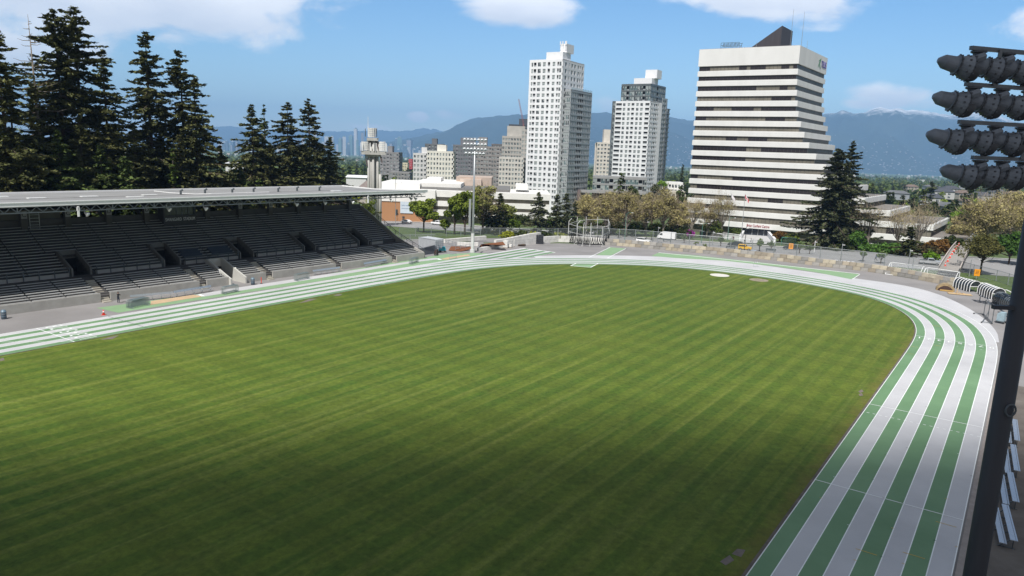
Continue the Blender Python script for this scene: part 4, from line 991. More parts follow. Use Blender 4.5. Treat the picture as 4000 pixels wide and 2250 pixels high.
# tan mat hut and plywood sheet
a = at(3690, 1133); r_ = empty('landing_mat', (a.x, a.y, 0), R(-28), 'humped tan and brown landing mat on the asphalt beside the dugouts', 'mat')
q = MB(); prof = [(-1.6, 0), (-1.5, .5), (-1.0, 1.0), (-.3, 1.35), (.4, 1.35), (1.1, 1.0), (1.6, .5), (1.7, 0)]; q.extr([(y, z) for y, z in prof], (0, 0, 0), (0, 1, 0), (1, 0, 0), (0, 0, 1), -1.2, 1.0); q.build('cover', mat('tan_cover', (.3, .22, .12), .85, .35, 1.5), r_)
q = MB(); q.b2(-.9, 1.4, -1.9, -1.21, .05, .25); q.build('flap', mat('ochre_board', (.45, .28, .09), .8, .15, 2), r_)
q = MB(); q.extr([(y*.8, z*.75) for y, z in prof], (0, 0, 0), (0, 1, 0), (1, 0, 0), (0, 0, 1), -1.23, -1.2); q.build('dark_end', mat('brown_sack', (.06, .035, .03)), r_)
a = at(3748, 1150); r_ = empty('plywood_base', (a.x, a.y, 0), R(-20), 'flat plywood base with a wooden upright on the asphalt', 'board')
q = MB(); q.b2(-2.0, 2.0, -.9, .9, .08, .14); q.b2(-1.6, 1.7, -.06, .06, 0, .079); q.build('board', mat('plywood', (.5, .36, .2), .8, .15, 2), r_)
q = MB(); q.bar((-.5, 0, .14), (-.5, 0, 1.2), .12); q.bar((.4, .2, .14), (-.45, 0, .6), .09); q.bar((.6, -.3, .2), (.6, .3, .2), .3, .2); q.build('upright', mat('plywood', (.5, .36, .2)), r_)
# steeplechase barrier and wheeled frames
a, b = at(3822, 1174), at(3864, 1193); d = b-a; L_ = d.length
r_ = empty('steeplechase_barrier', (a.x, a.y, 0), math.atan2(d.y, d.x), 'black and white striped steeplechase barrier before the dugouts', 'barrier')
for k in range(8): q = MB(); q.b2(L_*k/8, L_*(k+1)/8, -.07, .07, .95, 1.1); q.build('beam_band', WHITE if k % 2 else BLACK, r_)
for x in (.5, L_-.4): q = MB(); q.b2(x-.06, x+.06, -.06, .06, .05, .949); q.bar((x, -1.0, .04), (x, 1.0, .04), .1); q.build('foot', GALV, r_)
def wframe(pa, pb, hgt, lab):
    a, b = at(*pa), at(*pb); d = b-a; L_ = d.length; r_ = empty('wheeled_frame', (a.x, a.y, 0), math.atan2(d.y, d.x), lab, 'frame')
    q = MB(); F_ = STEEL
    for x in (0, L_*.5, L_): q.bar((x, 0, .15), (x, 0, hgt), .1)
    q.bar((0, 0, hgt), (L_, 0, hgt), .1); q.bar((0, 0, .2), (L_, 0, .2), .1); q.bar((0, 0, .2), (-.1, -1.4, .2), .1); q.bar((L_, 0, .2), (L_-.1, -1.4, .2), .1); q.bar((L_*.5, 0, hgt*.5), (L_-.1, -1.3, .2), .08); q.build('frame', F_, r_)
    for x, y in ((0, 0), (L_, 0), (0, -1.4), (L_, -1.4)): q = MB(); q.tube([(x-.04, y, .12), (x+.04, y, .12)], .12, 10); q.build('wheel', mat('rubber', (.04, .04, .04)), r_)
wframe((3842, 1231), (3874, 1266), 2.6, 'black wheeled steel frame on the outer track edge')
p = at(3908, 1262); r_ = empty('equipment_cart', (p.x, p.y, 0), R(40), 'pale blue covered cart beside the black wheeled frame', 'cart')
q = MB(); q.extr([(-.5, .4), (.5, .4), (.5, 1.5), (.2, 1.8), (-.5, 1.8)], (0, 0, 0), (1, 0, 0), (0, 1, 0), (0, 0, 1), -.5, .5); q.build('cover', mat('pale_blue_cover', (.3, .4, .45), .6, .15, 2), r_)
q = MB(); q.b2(-.6, .6, -.55, .55, .25, .38); q.build('chassis', STEEL, r_)
for x in (-.5, .5): q = MB(); q.tube([(x-.04, -.55, .14), (x+.04, -.55, .14)], .14, 10); q.build('wheel', mat('rubber', (.04, .04, .04)), r_)
# bin, mat cart, cabinet, small sign, hurdle
p = at(3227, 1040); r_ = empty('storage_bin', (p.x, p.y, 0), R(-32), 'green lidded storage bin by the block wall', 'bin')
GB = mat('bin_green', (.01, .22, .1), .5, .12, 3)
q = MB(); q.b2(-1.0, 1.0, -.45, .45, .05, .75); q.build('body', GB, r_); q = MB(); q.b2(-1.05, 1.05, -.5, .5, .752, .92); q.build('lid', GB, r_); q = MB(); q.b2(-.4, .4, -.47, -.452, .35, .6); q.build('notice', WHITE, r_)
p = at(3297, 1040); r_ = empty('mat_trolley', (p.x, p.y, 0), R(-32), 'long black sagging trolley of mats beside the green bin', 'trolley')
q = MB(); q.extr([(-.6, .35), (.6, .35), (.7, .8), (.6, 1.15), (-.6, 1.15), (-.7, .8)], (0, 0, 0), (1, 0, 0), (0, 1, 0), (0, 0, 1), -2.2, 2.2); q.build('body', BLACK, r_)
for k in range(5): q = MB(); q.box((-1.8+.9*k, 0, 1.22), (.6, .9, .12)); q.build('strap', WHITE, r_)
for x in (-1.8, 0, 1.8): q = MB(); q.tube([(x, -.5, .18), (x, -.4, .18)], .18, 10); q.build('wheel', mat('rubber', (.04, .04, .04)), r_)
p = at(2941, 1005); r_ = empty('electrical_cabinet', (p.x, p.y, 0), R(-25), 'pale blue grey upright cabinet set into the tan wall', 'cabinet')
q = MB(); q.b2(-.6, .6, -.3, .4, 0, 1.75); q.build('body', mat('cabinet_grey', (.45, .5, .56), .5, .06, 1), r_); q = MB(); q.b2(-.66, .66, -.36, .46, 1.75, 1.82); q.build('lid', mat('cabinet_grey', (.45, .5, .56)), r_); q = MB(); q.b2(.3, .36, -.34, -.302, .8, 1.1); q.build('handle', STEEL, r_)
p = at(3136, 1022); r_ = empty('ground_sign', (p.x, p.y, 0), R(-28), 'small white sign board standing before the tan block wall', 'sign'); q = MB(); q.b2(-.5, .5, 0, .06, .5, 1.1); q.build('board', WHITE, r_)
for x in (-.4, .4): q = MB(); q.b2(x-.03, x+.03, .062, .12, 0, 1.0); q.build('post', STEEL, r_)
p = at(2950, 1042); r_ = empty('hurdle', (p.x, p.y, .03), R(30), 'single hurdle with striped board standing on the outer lane of the far bend', 'hurdle')
q = MB(); q.b2(-.65, .65, -.03, .03, .95, 1.08); hb = q.build('board', WHITE, r_); q = MB(); [q.b2(x, x+.22, -.036, .036, .955, 1.075) for x in (-.4, .18)]; q.build('stripe', BLACK, hb)
for x in (-.55, .55): q = MB(); q.tube([(x, 0, .95), (x, 0, .04), (x, -.7, .04)], .03, 6); q.build('leg', GALV, r_)
# ================================================================= BUILDINGS
GLASS = mat('window_glass', (.05, .058, .062), .08, .3, .4, rnd=.3)
GLASSG = mat('office_glass', (.17, .155, .125), .25, .25, .25, rnd=.1)
BLIND = mat('blind', (.3, .335, .33), .5, .12, .5, rnd=.15)
TEALG = mat('teal_glass', (.1, .145, .15), .08, .25, .4, rnd=.3)
DARK = mat('painted_recess_shade', (.04, .038, .038), .8, .2, .5)  # near-black colour paints the shade inside balcony recesses and cores
MULL = mat('mullion', (.34, .36, .37), .5, .06, 1)
WHITEB = mat('white_render', (.8, .805, .815), .7, sc_=.25, c2=(.74, .745, .755), det=7)
WIN = {}
def winmesh(w, h, kind):
    k = (round(w, 1), round(h, 1), kind)
    if k not in WIN:
        q = MB(); m_ = {'g': GLASS, 'b': BLIND, 't': TEALG, 'd': DARK}[kind[0]]
        q.box((0, 0, 0), (w, .06, h), 0, 0)
        if kind[0] != 'd':
            q.box((0, -.05, 0), (.09, .07, h), 0, 1); q.box((0, -.05, h/2-.05), (w, .08, .1), 0, 1); q.box((0, -.05, -h/2+.05), (w, .08, .1), 0, 1)
            if kind[0] == 'b': q.box((-w*.2, -.036, -h*.34), (w*.5, .03, h*.2), 0, 2)
            else: q.box((w*.22, -.036, h*.24), (w*.42, .03, h*.4), 0, 3)
        else:
            q.box((0, -.95, -h/2+.35), (w, .05, .62), 0, 1)
        WIN[k] = q.mesh('window', [m_, MULL, GLASS, BLIND])
    return WIN[k]
class Tower:
    """root at loc, local x along the main face, y back"""
    def __init__(s, name, loc, rz, label, wallm, cat='building', group=None, lim=100):
        s.r = empty(name, loc, rz, label, cat, group); s.w = MB(); s.wm = wallm; s.wins = []; s.lim = lim; s.core = MB()
    def face(s, p0, p1, z0, nf, fh, cols, sill=.8, head=.35, t=.45, mi=0, kinds='gb', heights=None, dp=.25):
        p0, p1 = Vector((*p0, 0)), Vector((*p1, 0)); d = (p1-p0); L_ = d.length; d.normalize(); inn = Vector((-d.y, d.x, 0)); rz = math.atan2(d.y, d.x)
        hs = heights or [fh]*nf; z = z0; zs = [z0]
        for h in hs: z += h; zs.append(z)
        def bx(x0, x1, za, zb, t0=0.0, t1=t): c = p0+d*((x0+x1)/2)+inn*((t0+t1)/2); s.w.box((c.x, c.y, (za+zb)/2), (x1-x0, t1-t0, zb-za), rz, mi)
        bx(0, L_, z0-.2, z0+sill)
        for i, h in enumerate(hs): bx(0, L_, zs[i+1]-head, zs[i+1]+(sill if i < nf-1 else .9))
        xe = 0
        for a, b, k in sorted(cols)+[(L_, L_, '')]:
            if a-xe > .05: bx(xe, a, z0, zs[-1], .012, t)
            xe = b
        for i, h in enumerate(hs):
            for a, b, k in cols:
                wz = h-sill-head; kk = 'd' if k == 'd' else random.choice(kinds); yy = 1.15 if k == 'd' else dp
                c = p0+d*((a+b)/2)+inn*yy; s.wins.append((Vector((c.x, c.y, zs[i]+sill+wz/2)), rz, b-a, wz, kk))
        return zs[-1]
    def done(s, corem=None):
        s.w.build('wall', s.wm, s.r)
        if s.core.v: s.core.build('core', corem or DARK, s.r)
        s.wins.sort(key=lambda w: -w[0].z); rest = MB(); rm = [GLASS, MULL, GLASS, BLIND, BLIND, TEALG, DARK]
        for i, (c, rz, w, h, k) in enumerate(s.wins):
            if i < s.lim: o = link('window', winmesh(w, h, k), s.r); o.location = c; o.rotation_euler = (0, 0, rz)
            else:
                me = winmesh(w, h, k); ca, sa = math.cos(rz), math.sin(rz); f0 = {'g': 0, 'b': 4, 't': 5, 'd': 6}[k[0]]; n0 = len(rest.v)
                rest.v += [(c.x+v.co.x*ca-v.co.y*sa, c.y+v.co.x*sa+v.co.y*ca, c.z+v.co.z) for v in me.vertices]
                for p in me.polygons: rest.f.append(tuple(n0+i_ for i_ in p.vertices)); rest.m.append(f0 if p.material_index == 0 else p.material_index)
        if rest.v: tag(rest.build('window', rm, s.r), kind='stuff')
        return s.r
def cols_even(L_, n, frac=.55, kinds=None, m=0.0):
    out = []
    for i in range(n):
        c = m+(L_-2*m)*(i+.5)/n; w = (L_-2*m)/n*frac; out.append((c-w/2, c+w/2, (kinds or 'w')[i % len(kinds or 'w')]))
    return out

# ---- tall white tower
def white_tower():
    C = aty(2199.5, 229.3, 345); rz = R(-31.6); g = G(345)-2; Wd, Dp = 17.7, 22.0
    t = Tower('apartment_tower', (C.x, C.y, 0), rz, 'tall white apartment tower with a lower grey glass wing on its right', [WHITEB, MULL])
    # local: corner at 0,0; front face runs to -Wd along x; right face runs +y
    top = C.z; hs = [2.62]*26+[2.95]*3+[1.0]; hs = hs[:-1]; tot = sum(hs)
    z0 = top-.9-tot
    sc_f = Wd/130.0
    fx_ = [(8, 14, 'w'), (17, 27, 'd'), (33, 45, 'w'), (53, 64, 'w'), (72, 81, 'd'), (91, 101, 'w'), (109, 115, 'd'), (117, 125, 'w')]
    t.face((-Wd, 0), (0, 0), z0, len(hs), 0, [(a*sc_f, b*sc_f, k) for a, b, k in fx_], .75, .35, heights=hs, kinds='gbbgb')
    sr = Dp/111.0
    sx_ = [(6, 8, 'w'), (12, 21, 'w'), (31, 35, 'w'), (44, 52, 'w'), (59, 67, 'w'), (77, 84, 'w'), (88, 93, 'w'), (101, 106, 'w')]
    nlow = 23
    t.face((0, 0), (0, Dp), z0, len(hs), 0, [(a*sr, b*sr, k) for a, b, k in sx_], .75, .35, heights=hs, kinds='gbbgg')
    t.core.b2(-Wd+1.3, -1.3, 1.3, Dp-.2, z0, top-.6)
    t.w.b2(-Wd, 0, .46, Dp, top-.5, top-.05); t.w.b2(-Wd, -Wd+.4, .46, Dp, z0, top-.5); t.w.b2(-Wd+.4, 0, Dp-.4, Dp, z0, top-.5)
    # roof rooms with aerials
    q = MB(); q.b2(-9.5, -.8, 1.2, 9, top, top+3.3); q.b2(-3.9, 1.6-2.0, 4, 11, top+3.3, top+7.2)
    for k in range(10): q.b2(-9.4+k*.9, -9.2+k*.9, 1.1, 1.199, top, top+3.2)
    pr = q.build('roof_room', WHITEB, t.r)
    for x in (-3.6, -2.4, -1.0, -.5): q = MB(); q.cyl(x, 3.7, top+4.5, top+8.3, .16, 6); q.cyl(x, 3.6, top+6.6, top+8.2, .28, 6); q.build('aerial', WHITEB, pr)
    # grey glass wing: sticks out of the right face
    zg = aty(2235, 349.7, 348).z; y0, y1, xo = 3.3, 25.5, 3.3
    ng = 24; hg = [2.62]*ng; zb = zg-.9-sum(hg)
    m_ = lambda L_, n, k=None: [(L_*i/n+.1, L_*(i+1)/n-.1, (k[i] if k else 'w')) for i in range(n)]
    t.face((0.05, y0), (xo, y0), zb, ng, 0, m_(3.25, 3), .35, .25, .3, 1, 'tbbg', hg, .18)
    kd = ['w', 'w', 'w', 'w', 'd', 'd', 'd', 'w', 'w', 'w', 'w', 'w']
    t.face((xo, y0), (xo, y1), zb, ng, 0, m_(y1-y0, 12, kd), .35, .25, .3, 1, 'tgbtg', hg, .18)
    t.core.b2(.1, xo-1.35, y0+.6, y1-.1, zb, zg-.6); t.w.b2(.3, xo, y0+.31, y1, zg-.45, zg-.1, 1); t.w.b2(-3, xo, y1-.3, y1, zb, zg-.5, 1)
    q = MB()
    for k in range(22): q.b2(xo-.06, xo-.0, y0+k, y0+k+.92, zg, zg+1.0)
    q.build('glass_railing', mat('railing_glass', (.45, .55, .57), .1, .1, 1, alpha=.35), t.r)
    t.done()
    # podium block on the right, brown frame below
    P = aty(2330, 728, 356); t2 = Tower('podium_building', (P.x-2, P.y, 0), R(-6), 'low grey glass podium linking the two white apartment towers', [mat('podium_grey', (.3, .3, .3), .6, .1, .5)])
    L_ = aty(2506, 735, 356).x-P.x+4; zt = aty(2400, 688, 356).z
    kd = ['w', 'd', 'w', 'w', 'd', 'w', 'w', 'd', 'w', 'w', 'w', 'd', 'w']
    t2.face((0, 0), (L_, 0), zt-7.2, 2, 3.1, m_(L_, 13, kd), .4, .35, .3, 0, 'tgbt', None, .18); t2.core.b2(0, L_, 1.3, 9, zt-20, zt-.6); t2.w.b2(0, L_, .3, 9.2, zt-.5, zt-.1)
    t2.w.b2(-6, L_, -.6, 4, zt-8.4, zt-7.3); t2.done()
    q = MB(); q.b2(-7, -5.6, -2.4, 6, zt-22, zt-7.2); q.b2(-2, -1.2, -1, 6, zt-22, zt-8.4); q.build('pillar', mat('brown_brick', (.17, .13, .125), .9, .15, 1), t2.r)
white_tower()

# ---- second white tower
def white_tower2():
    k5 = lambda x, y: (2360+x/5.173, 280+y/5.173)
    C = aty(*k5(940, 590), 420); rz = R(-33); Wd, Dp = 21.5, 17.0; n = 29; fh = 2.63
    t = Tower('apartment_tower', (C.x, C.y, 0), rz, 'white apartment tower with a dark glazed top, between the tall white tower and the offices', [WHITEB, mat('dark_panel', (.12, .135, .14), .35, .15, .5), MULL])
    z0 = C.z-.9-n*fh
    f = [(.3, 3.9, 'd'), (4.7, 6.2, 'w'), (7.6, 9.1, 'w'), (10.0, 11.7, 'd'), (12.9, 14.4, 'w'), (15.4, 17.0, 'w'), (18.4, 20.9, 'd')]
    t.face((-Wd, 0), (0, 0), z0, n, fh, f, .75, .3, kinds='bbgbg')
    t.face((0, 0), (0, Dp*.45), z0, n, fh, [(1.0, 2.5, 'w'), (3.2, 4.4, 'w'), (5.3, 7.4, 'w')], .7, .3, kinds='gbgt')
    t.face((-.0, Dp*.45), (-.0, Dp*.8), z0, n, fh, [(.2, 2.2, 'd'), (3.0, 4.3, 'w')], .7, .3, kinds='gbgt')
    t.face((1.6, Dp*.8), (1.6, Dp*1.25), z0, n+1, fh, [(.3, 2.2, 'w'), (2.5, 5.4, 'w')], .35, .25, .3, 2, 'tbgb')
    t.w.b2(1.6, 2.6, Dp*1.26, Dp*1.35, z0, C.z-3, 2)
    t.w.b2(-.05, 1.62, Dp*.79, Dp*.8-.01, z0, C.z-.1, 2)
    for i in range(n): t.w.b2(2.0, 3.1, Dp*1.1, Dp*1.35, z0+fh*i, z0+fh*i+.5, 1)
    t.core.b2(-Wd+1.2, -1.3, 1.3, Dp*1.2, z0, C.z-.6); t.core.b2(-1.4, .6, Dp*.82, Dp*1.2, z0, C.z)
    t.w.b2(-Wd-2.6, -Wd+.02, 1.0, 8, z0, C.z+.1, 1); t.w.b2(-Wd, 0, .46, Dp, C.z-.5, C.z-.1)
    for i in range(n): t.wins.append((Vector((-Wd-1.0, .95, z0+fh*i+1.6)), 0, 1.6, 1.5, random.choice('bbg')))
    # dark glazed crown
    T = aty(*k5(903, 272), 424).z; hN = (T-C.z)/3; W2, D2, x1 = 18.3, 22, -1.2
    m_ = lambda L_, nn, kk=None: [(L_*i/nn+.12, L_*(i+1)/nn-.12, (kk[i] if kk else 'w')) for i in range(nn)]
    t.face((x1-W2, 2.2), (x1, 2.2), C.z-.1, 3, hN, m_(W2, 11, list('wwdwwwwwdww')), .3, .25, .3, 1, 'gtbt', None, .18)
    t.face((x1, 2.2), (x1, 2.2+D2), C.z-.1, 3, hN, m_(D2, 10, list('wwwwdwwwww')), .3, .25, .3, 1, 'btbtg', None, .18)
    t.core.b2(x1-W2+.8, x1-1.3, 3.5, 2+D2, C.z-.2, T-.4); t.w.b2(x1-W2, x1, 2.5, 2.2+D2, T-.3, T+.1, 1)
    q = MB(); q.b2(x1-12, x1-1.0, 5, 14, T+.5, T+4.2); q.b2(x1-6.5, x1+.6, 8, 15, T+4.2, T+9.0); q.build('roof_room', WHITEB, t.r)
    t.done()
white_tower2()

# ---- office tower: white bands, dark glass, stepping down to the right
def offices():
    C = Vector((99.44, 270, 0)); e1 = Vector((.8517, -.524, 0)); e2 = Vector((math.cos(R(53.7)), math.sin(R(53.7)), 0))
    r_ = empty('office_tower', C, math.atan2(e1.y, e1.x), 'big office building of white concrete bands and dark window strips, stepping down to the right', 'building')
    a2 = e1.angle(e2)*1.0; ex2 = Vector((math.cos(R(53.7)-math.atan2(e1.y, e1.x)), math.sin(R(53.7)-math.atan2(e1.y, e1.x))))
    BAND = mat('precast_band', (.76, .755, .735), .8, sc_=.22, c2=(.67, .665, .645), det=9, stretch=(1, 1, .35), bump=.12, bscale=3)
    def foot(L_, a, b, ins, ext=0.0):
        f0, f1 = Vector((L_+ins, ins)), Vector((a-ins, ins)); s = ex2
        return [f0, f1, f1+s*(b-1.5*ins), f0+s*(b-1.5*ins)]
    FL = [(56.6, 0, 38.4), (53.0, .1, 38), (49.2, .4, 38), (45.5, 1.0, 38), (41.8, 1.7, 38.4), (38.2, 2.9, 38.6), (34.5, 4.5, 38.4), (30.8, 6.5, 38.2), (26.9, 9.3, 36.5), (23.3, 13, 33), (19.6, 17.2, 29), (16.0, 21.7, 31), (12.2, 26.9, 40), (8.4, 35.4, 42.4), (4.6, 48.8, 45.6), (.3, 59, 30)]
    LX = -36.4
    q = MB(); q.prism(foot(LX, .25, 38.6, 0), 58.35, 64.6); b_ = q.build('parapet_band', BAND, r_)
    q = MB(); q.prism(foot(LX, .25, 38.6, .35), 64.6, 64.72); q.build('roof', mat('office_roof', (.25, .24, .23), .9), r_)
    for i, (z, a, b) in enumerate(FL):
        L_ = LX-(0, .2, 1.5, 3.2)[max(0, i-12)] if i >= 12 else LX
        q = MB(); q.prism(foot(L_, a+.3, b, 0), z-2.0, z-.12); q.prism(foot(L_, a+.3, b, .16), z-.12, z); q.build('concrete_band', BAND, r_)
        if i and a-FL[i-1][1] > 2:      # roof terrace where a floor sticks out beyond the one above
            q = MB(); f_ = foot(L_, a+.3, b, .7); q.prism(f_, z, z+.04); q.build('terrace', mat('terrace_gravel', (.2, .18, .16), .95, .25, .4), r_)
            q = MB(); f2 = foot(L_, a+.3, b, .1)
            q.bar((*f2[1], z+.9), (*f2[2], z+.9), .06); n = 12
            for k in range(n+1): p = f2[1].lerp(f2[2], k/n); q.bar((*p, z), (*p, z+.9), .06)
            q.build('railing', STEEL, r_)
        zt = FL[i-1][0]-2.0 if i else 58.35     # glazing above this band
        fa = FL[i-1][1]+.3 if i else .25; fb = FL[i-1][2] if i else 38.6
        fL = L_ if i else LX
        f = foot(LX if i < 13 else L_+2, fa, fb, .5)
        q = MB(); q.prism(f, z, zt); g_ = q.build('window_strip', GLASSG, r_)
        # mullions and open or blinded panes on the front and right faces
        q = MB(); f3 = foot(LX if i < 13 else L_+2, fa, fb, .43); n = int((f3[1]-f3[0]).length/1.35)
        for k in range(n+1): p = f3[0].lerp(f3[1], k/n); q.box((p.x, p.y, (z+zt)/2), (.07, .1, zt-z))
        for k in range(1, 28): p = f3[1].lerp(f3[2], k/28); q.box((p.x, p.y, (z+zt)/2), (.1, .1, zt-z))
        q.build('mullion', mat('bronze_frame', (.05, .045, .04), .4), g_)
        q = MB(); rnd = random.Random(i*7+1); k = 0
        while k < n:
            run = rnd.randint(1, 6)
            if rnd.random() < (.62 if i in (0, 1, 4, 8, 9, 11, 12) else .18):
                p0, p1 = f3[0].lerp(f3[1], k/n), f3[0].lerp(f3[1], min(n, k+run)/n); q = MB(); q.box(((p0.x+p1.x)/2, p0.y-.0, (z+zt)/2-.1), ((p1-p0).length-.1, .06, zt-z-.35), 0, 0); q.build('dark_pane', mat('dark_pane', (.03, .025, .027), .1), g_)
            k += run
    # entrance level
    q = MB(); q.prism(foot(LX-3, 59, 30, 1.6), -7, -1.7); q.build('ground_floor', mat('ground_floor_wall', (.11, .1, .085), .7, .2, .4), r_)
    q = MB(); xs = -9.5; q.b2(xs-5.5, xs+5.5, 1.35, 1.55, -5.6, -1.72); e_ = q.build('entrance', mat('entrance_glass', (.02, .025, .035), .1), r_)
    q = MB(); [q.b2(xs-5.5+k*2.2-.07, xs-5.5+k*2.2+.07, 1.22, 1.345, -5.6, -1.75) for k in range(6)]; q.build('door_frame', MULL, e_)
    me = text_mesh('Brian Canfield Centre', 1.35, .05); me.materials.append(mat('sign_red', (.3, .02, .03), .5)); wd = max(v.co.x for v in me.vertices)*2
    o = link('lettering', me, r_); o.rotation_euler = (R(90), 0, 0); o.location = (xs+1.2, -.1, -.7); o.scale = (8.4/wd, 1, 1)
    # low wall in front, right
    q = MB(); q.prism([(27, -1.2), (59, -1.2), (59, 0), (27, 0)], -6.5, -3.4); q.build('plinth_wall', BAND, r_)
    # logo on the right-hand face, near its far end
    rz2 = math.atan2(ex2.y, ex2.x); nn = Vector((ex2.y, -ex2.x))
    P = Vector((.25, 0))+ex2*33.6+nn*.06
    me = text_mesh('TELUS', 3.0, .06); me.materials.append(mat('sign_violet', (.05, .02, .22), .5)); wd = max(v.co.x for v in me.vertices)*2
    sg = empty('logo_sign', (0, 0, 0)); bpy.data.objects.remove(sg)
    o = link('lettering', me, r_); o.location = (P.x, P.y, 61.4); o.rotation_euler = (R(90), 0, rz2); o.scale = (7.0/wd, 1.15, 1)
    q = MB(); L1 = Vector((.25, 0))+ex2*27.4+nn*.08
    def pt(s, z): p = L1+ex2*s; return (p.x, p.y, 61.4+z)
    for poly2 in ([(-2.2, -1.9), (-1.5, -1.4), (1.2, .9), (1.6, 2.1), (.6, 1.4), (-1.2, -.2)], [(-2.0, .7), (.4, 1.6), (1.9, 2.2), (.2, .9)], [(-.2, -.7), (1.4, -1.9), (2.0, -1.8), (.6, -.1)]):
        q.add([pt(*a) for a in poly2], [tuple(range(len(poly2)))])
    q.build('emblem', mat('emblem_green', (.06, .28, .08), .5), r_)
    # sloping dark roof house, frame and aerials
    q = MB(); y0, y1 = 7.0, 17.0
    eo = Vector((-e1.y, e1.x, 0))
    def onp(px, py, yy):            # local x, z where a sight line meets the plane local y = yy
        d = Vector(ray(px, py)); o_ = C+eo*yy; o_.z = 0; k = (o_.dot(eo))/(Vector((d.x, d.y, 0)).dot(eo)); w = Vector((d.x*k, d.y*k, H+d.z*k)); return (Vector((w.x, w.y, 0))-Vector((C.x, C.y, 0))).dot(e1), w.z
    y0 = 6.0; y1 = 15.0; xa, za = onp(3056, 100, y0); xr2, zr2 = onp(3097, 122, y1); xl, zl = onp(2921, 182, y0)
    P1 = [(xl, y0, 64.5), (xa, y0, 64.5), (xa, y0, za), (xa-.01, y0, za)]; P2 = [(xl+3, y1, 64.5), (xr2, y1, 64.5), (xr2, y1, zr2), (xr2-.01, y1, zr2)]
    q.add(P1+P2, [(0, 1, 2, 3), (7, 6, 5, 4), (1, 5, 6, 2), (2, 6, 7, 3), (3, 7, 4, 0)]); q.build('plant_house', mat('plant_house', (.05, .045, .052), .6, .12, .5, stretch=(3, 3, .2)), r_)
    q = MB()
    for z in (66.3, 67.2): q.bar((-29.5, 4, z), (-22.5, 4, z), .14); q.bar((-29.5, 7, z), (-22.5, 7, z), .14)
    for k in range(6): x = -29.5+1.4*k; q.bar((x, 4, 64.7), (x, 4, 67.2), .1); q.bar((x, 7, 64.7), (x, 7, 67.2), .1); q.bar((x, 4, 64.8), (x+1.2, 4, 67), .08)
    q.build('cleaning_cradle', STEEL, r_)
    for x, y, h in ((-5.0, 8, 14), (-1.5, 10, 13), (-16, 3, 2), (-1, 18, 4)): q = MB(); q.cyl(x, y, 64.7, 64.7+h, .09, 5, 0, .04); q.build('aerial', GALV, r_)
offices()

# plaza in front of the office entrance
mb = MB(); poly(mb, [(2905, 916), (3000, 922), (3026, 958), (2892, 950)], .25); struct('plaza', mb, mat('plaza_paving', (.46, .455, .45), .85, .06, .4))
def slabwall(name, pa, pb, h, th, m_, lab, cat='wall'):
    a, b = at(*pa), at(*pb); r_ = empty(name, a, math.atan2((b-a).y, (b-a).x), lab, cat); L_ = (Vector((b.x, b.y))-Vector((a.x, a.y))).length; dz = b.z-a.z
    q = MB(); q.add([(0, 0, -.4), (L_, 0, dz-.4), (L_, th, dz-.4), (0, th, -.4), (0, 0, h), (L_, 0, dz+h), (L_, th, dz+h), (0, th, h)], [(0, 3, 2, 1), (4, 5, 6, 7), (0, 1, 5, 4), (1, 2, 6, 5), (2, 3, 7, 6), (3, 0, 4, 7)]); q.build('wall', m_, r_)
    q = MB(); q.add([(-.1, -.1, h), (L_+.1, -.1, dz+h), (L_+.1, th+.1, dz+h), (-.1, th+.1, h), (-.1, -.1, h+.18), (L_+.1, -.1, dz+h+.18), (L_+.1, th+.1, dz+h+.18), (-.1, th+.1, h+.18)], [(4, 5, 6, 7), (0, 1, 5, 4), (1, 2, 6, 5), (2, 3, 7, 6), (3, 0, 4, 7)]); q.build('coping', WHITEB, r_)
    return r_
w_ = slabwall('garden_wall', (2820, 932), (2892, 941), 1.9, .6, WHITEB, 'white garden wall at the left of the plaza steps')
q = MB(); q.b2(5.2, 6.0, -.06, -.01, .4, 1.4); q.build('plaque', mat('plaque_red', (.12, .02, .03), .5), w_)
slabwall('garden_wall', (2893, 942), (2906, 919), 1.6, .6, WHITEB, 'white wall running back along the left edge of the plaza')
slabwall('garden_wall', (3028, 955), (3002, 923), 1.8, .6, WHITEB, 'white wall running back along the right edge of the plaza')
slabwall('garden_wall', (2732, 925), (2815, 938), 2.0, .7, mat('rubble_stone', (.2, .19, .18), .95, .35, 1.2, bump=.6), 'grey stone garden wall under the bare trees before the offices')

# ---- generic apartment blocks: pixel box at a stated depth
def block(name, xl, xr_, yt, D, label, wallc, nf, ncol, yaw=0.0, depth=14, kinds='gb', colk=None, frac=.55, fh=2.7, roof=None, group=None, lim=100, sill=.9, side=4, crown=None):
    a, b = aty(xl, yt, D), aty(xr_, yt, D); L_ = (b.x-a.x)/max(.3, math.cos(yaw)); m_ = mat(label.split()[0]+'_'+name+str(xl), wallc, .8, .1, .3)
    t = Tower(name, (a.x, a.y, 0), yaw, label, [m_], group=group, lim=lim); zt = (a.z+b.z)/2; z0 = zt-.9-nf*fh
    t.face((0, 0), (L_, 0), z0, nf, fh, cols_even(L_, ncol, frac, colk), sill, .35, kinds=kinds)
    if side:
        if yaw <= 0: t.face((L_, 0), (L_, depth), z0, nf, fh, cols_even(depth, side, frac), sill, .35, kinds=kinds)
        else: t.face((0, depth), (0, 0), z0, nf, fh, cols_even(depth, side, frac), sill, .35, kinds=kinds)
    t.core.b2(1.25, L_-1.25, 1.3, depth-.5, z0-20, zt-.6); t.w.b2(.46, L_-.46, .46, depth, zt-.5, zt-.05)
    t.w.b2(0, L_, depth-.3, depth, z0, zt-.5)
    if crown:
        q = MB(); x0, x1, h = crown; q.b2(L_*x0, L_*x1, depth*.25, depth*.8, zt-.05, zt+h); q.build('roof_room', m_, t.r)
    return t.done(DARK)
cr = (.68, .655, .59); gy = (.2, .2, .205); br = (.33, .29, .26)
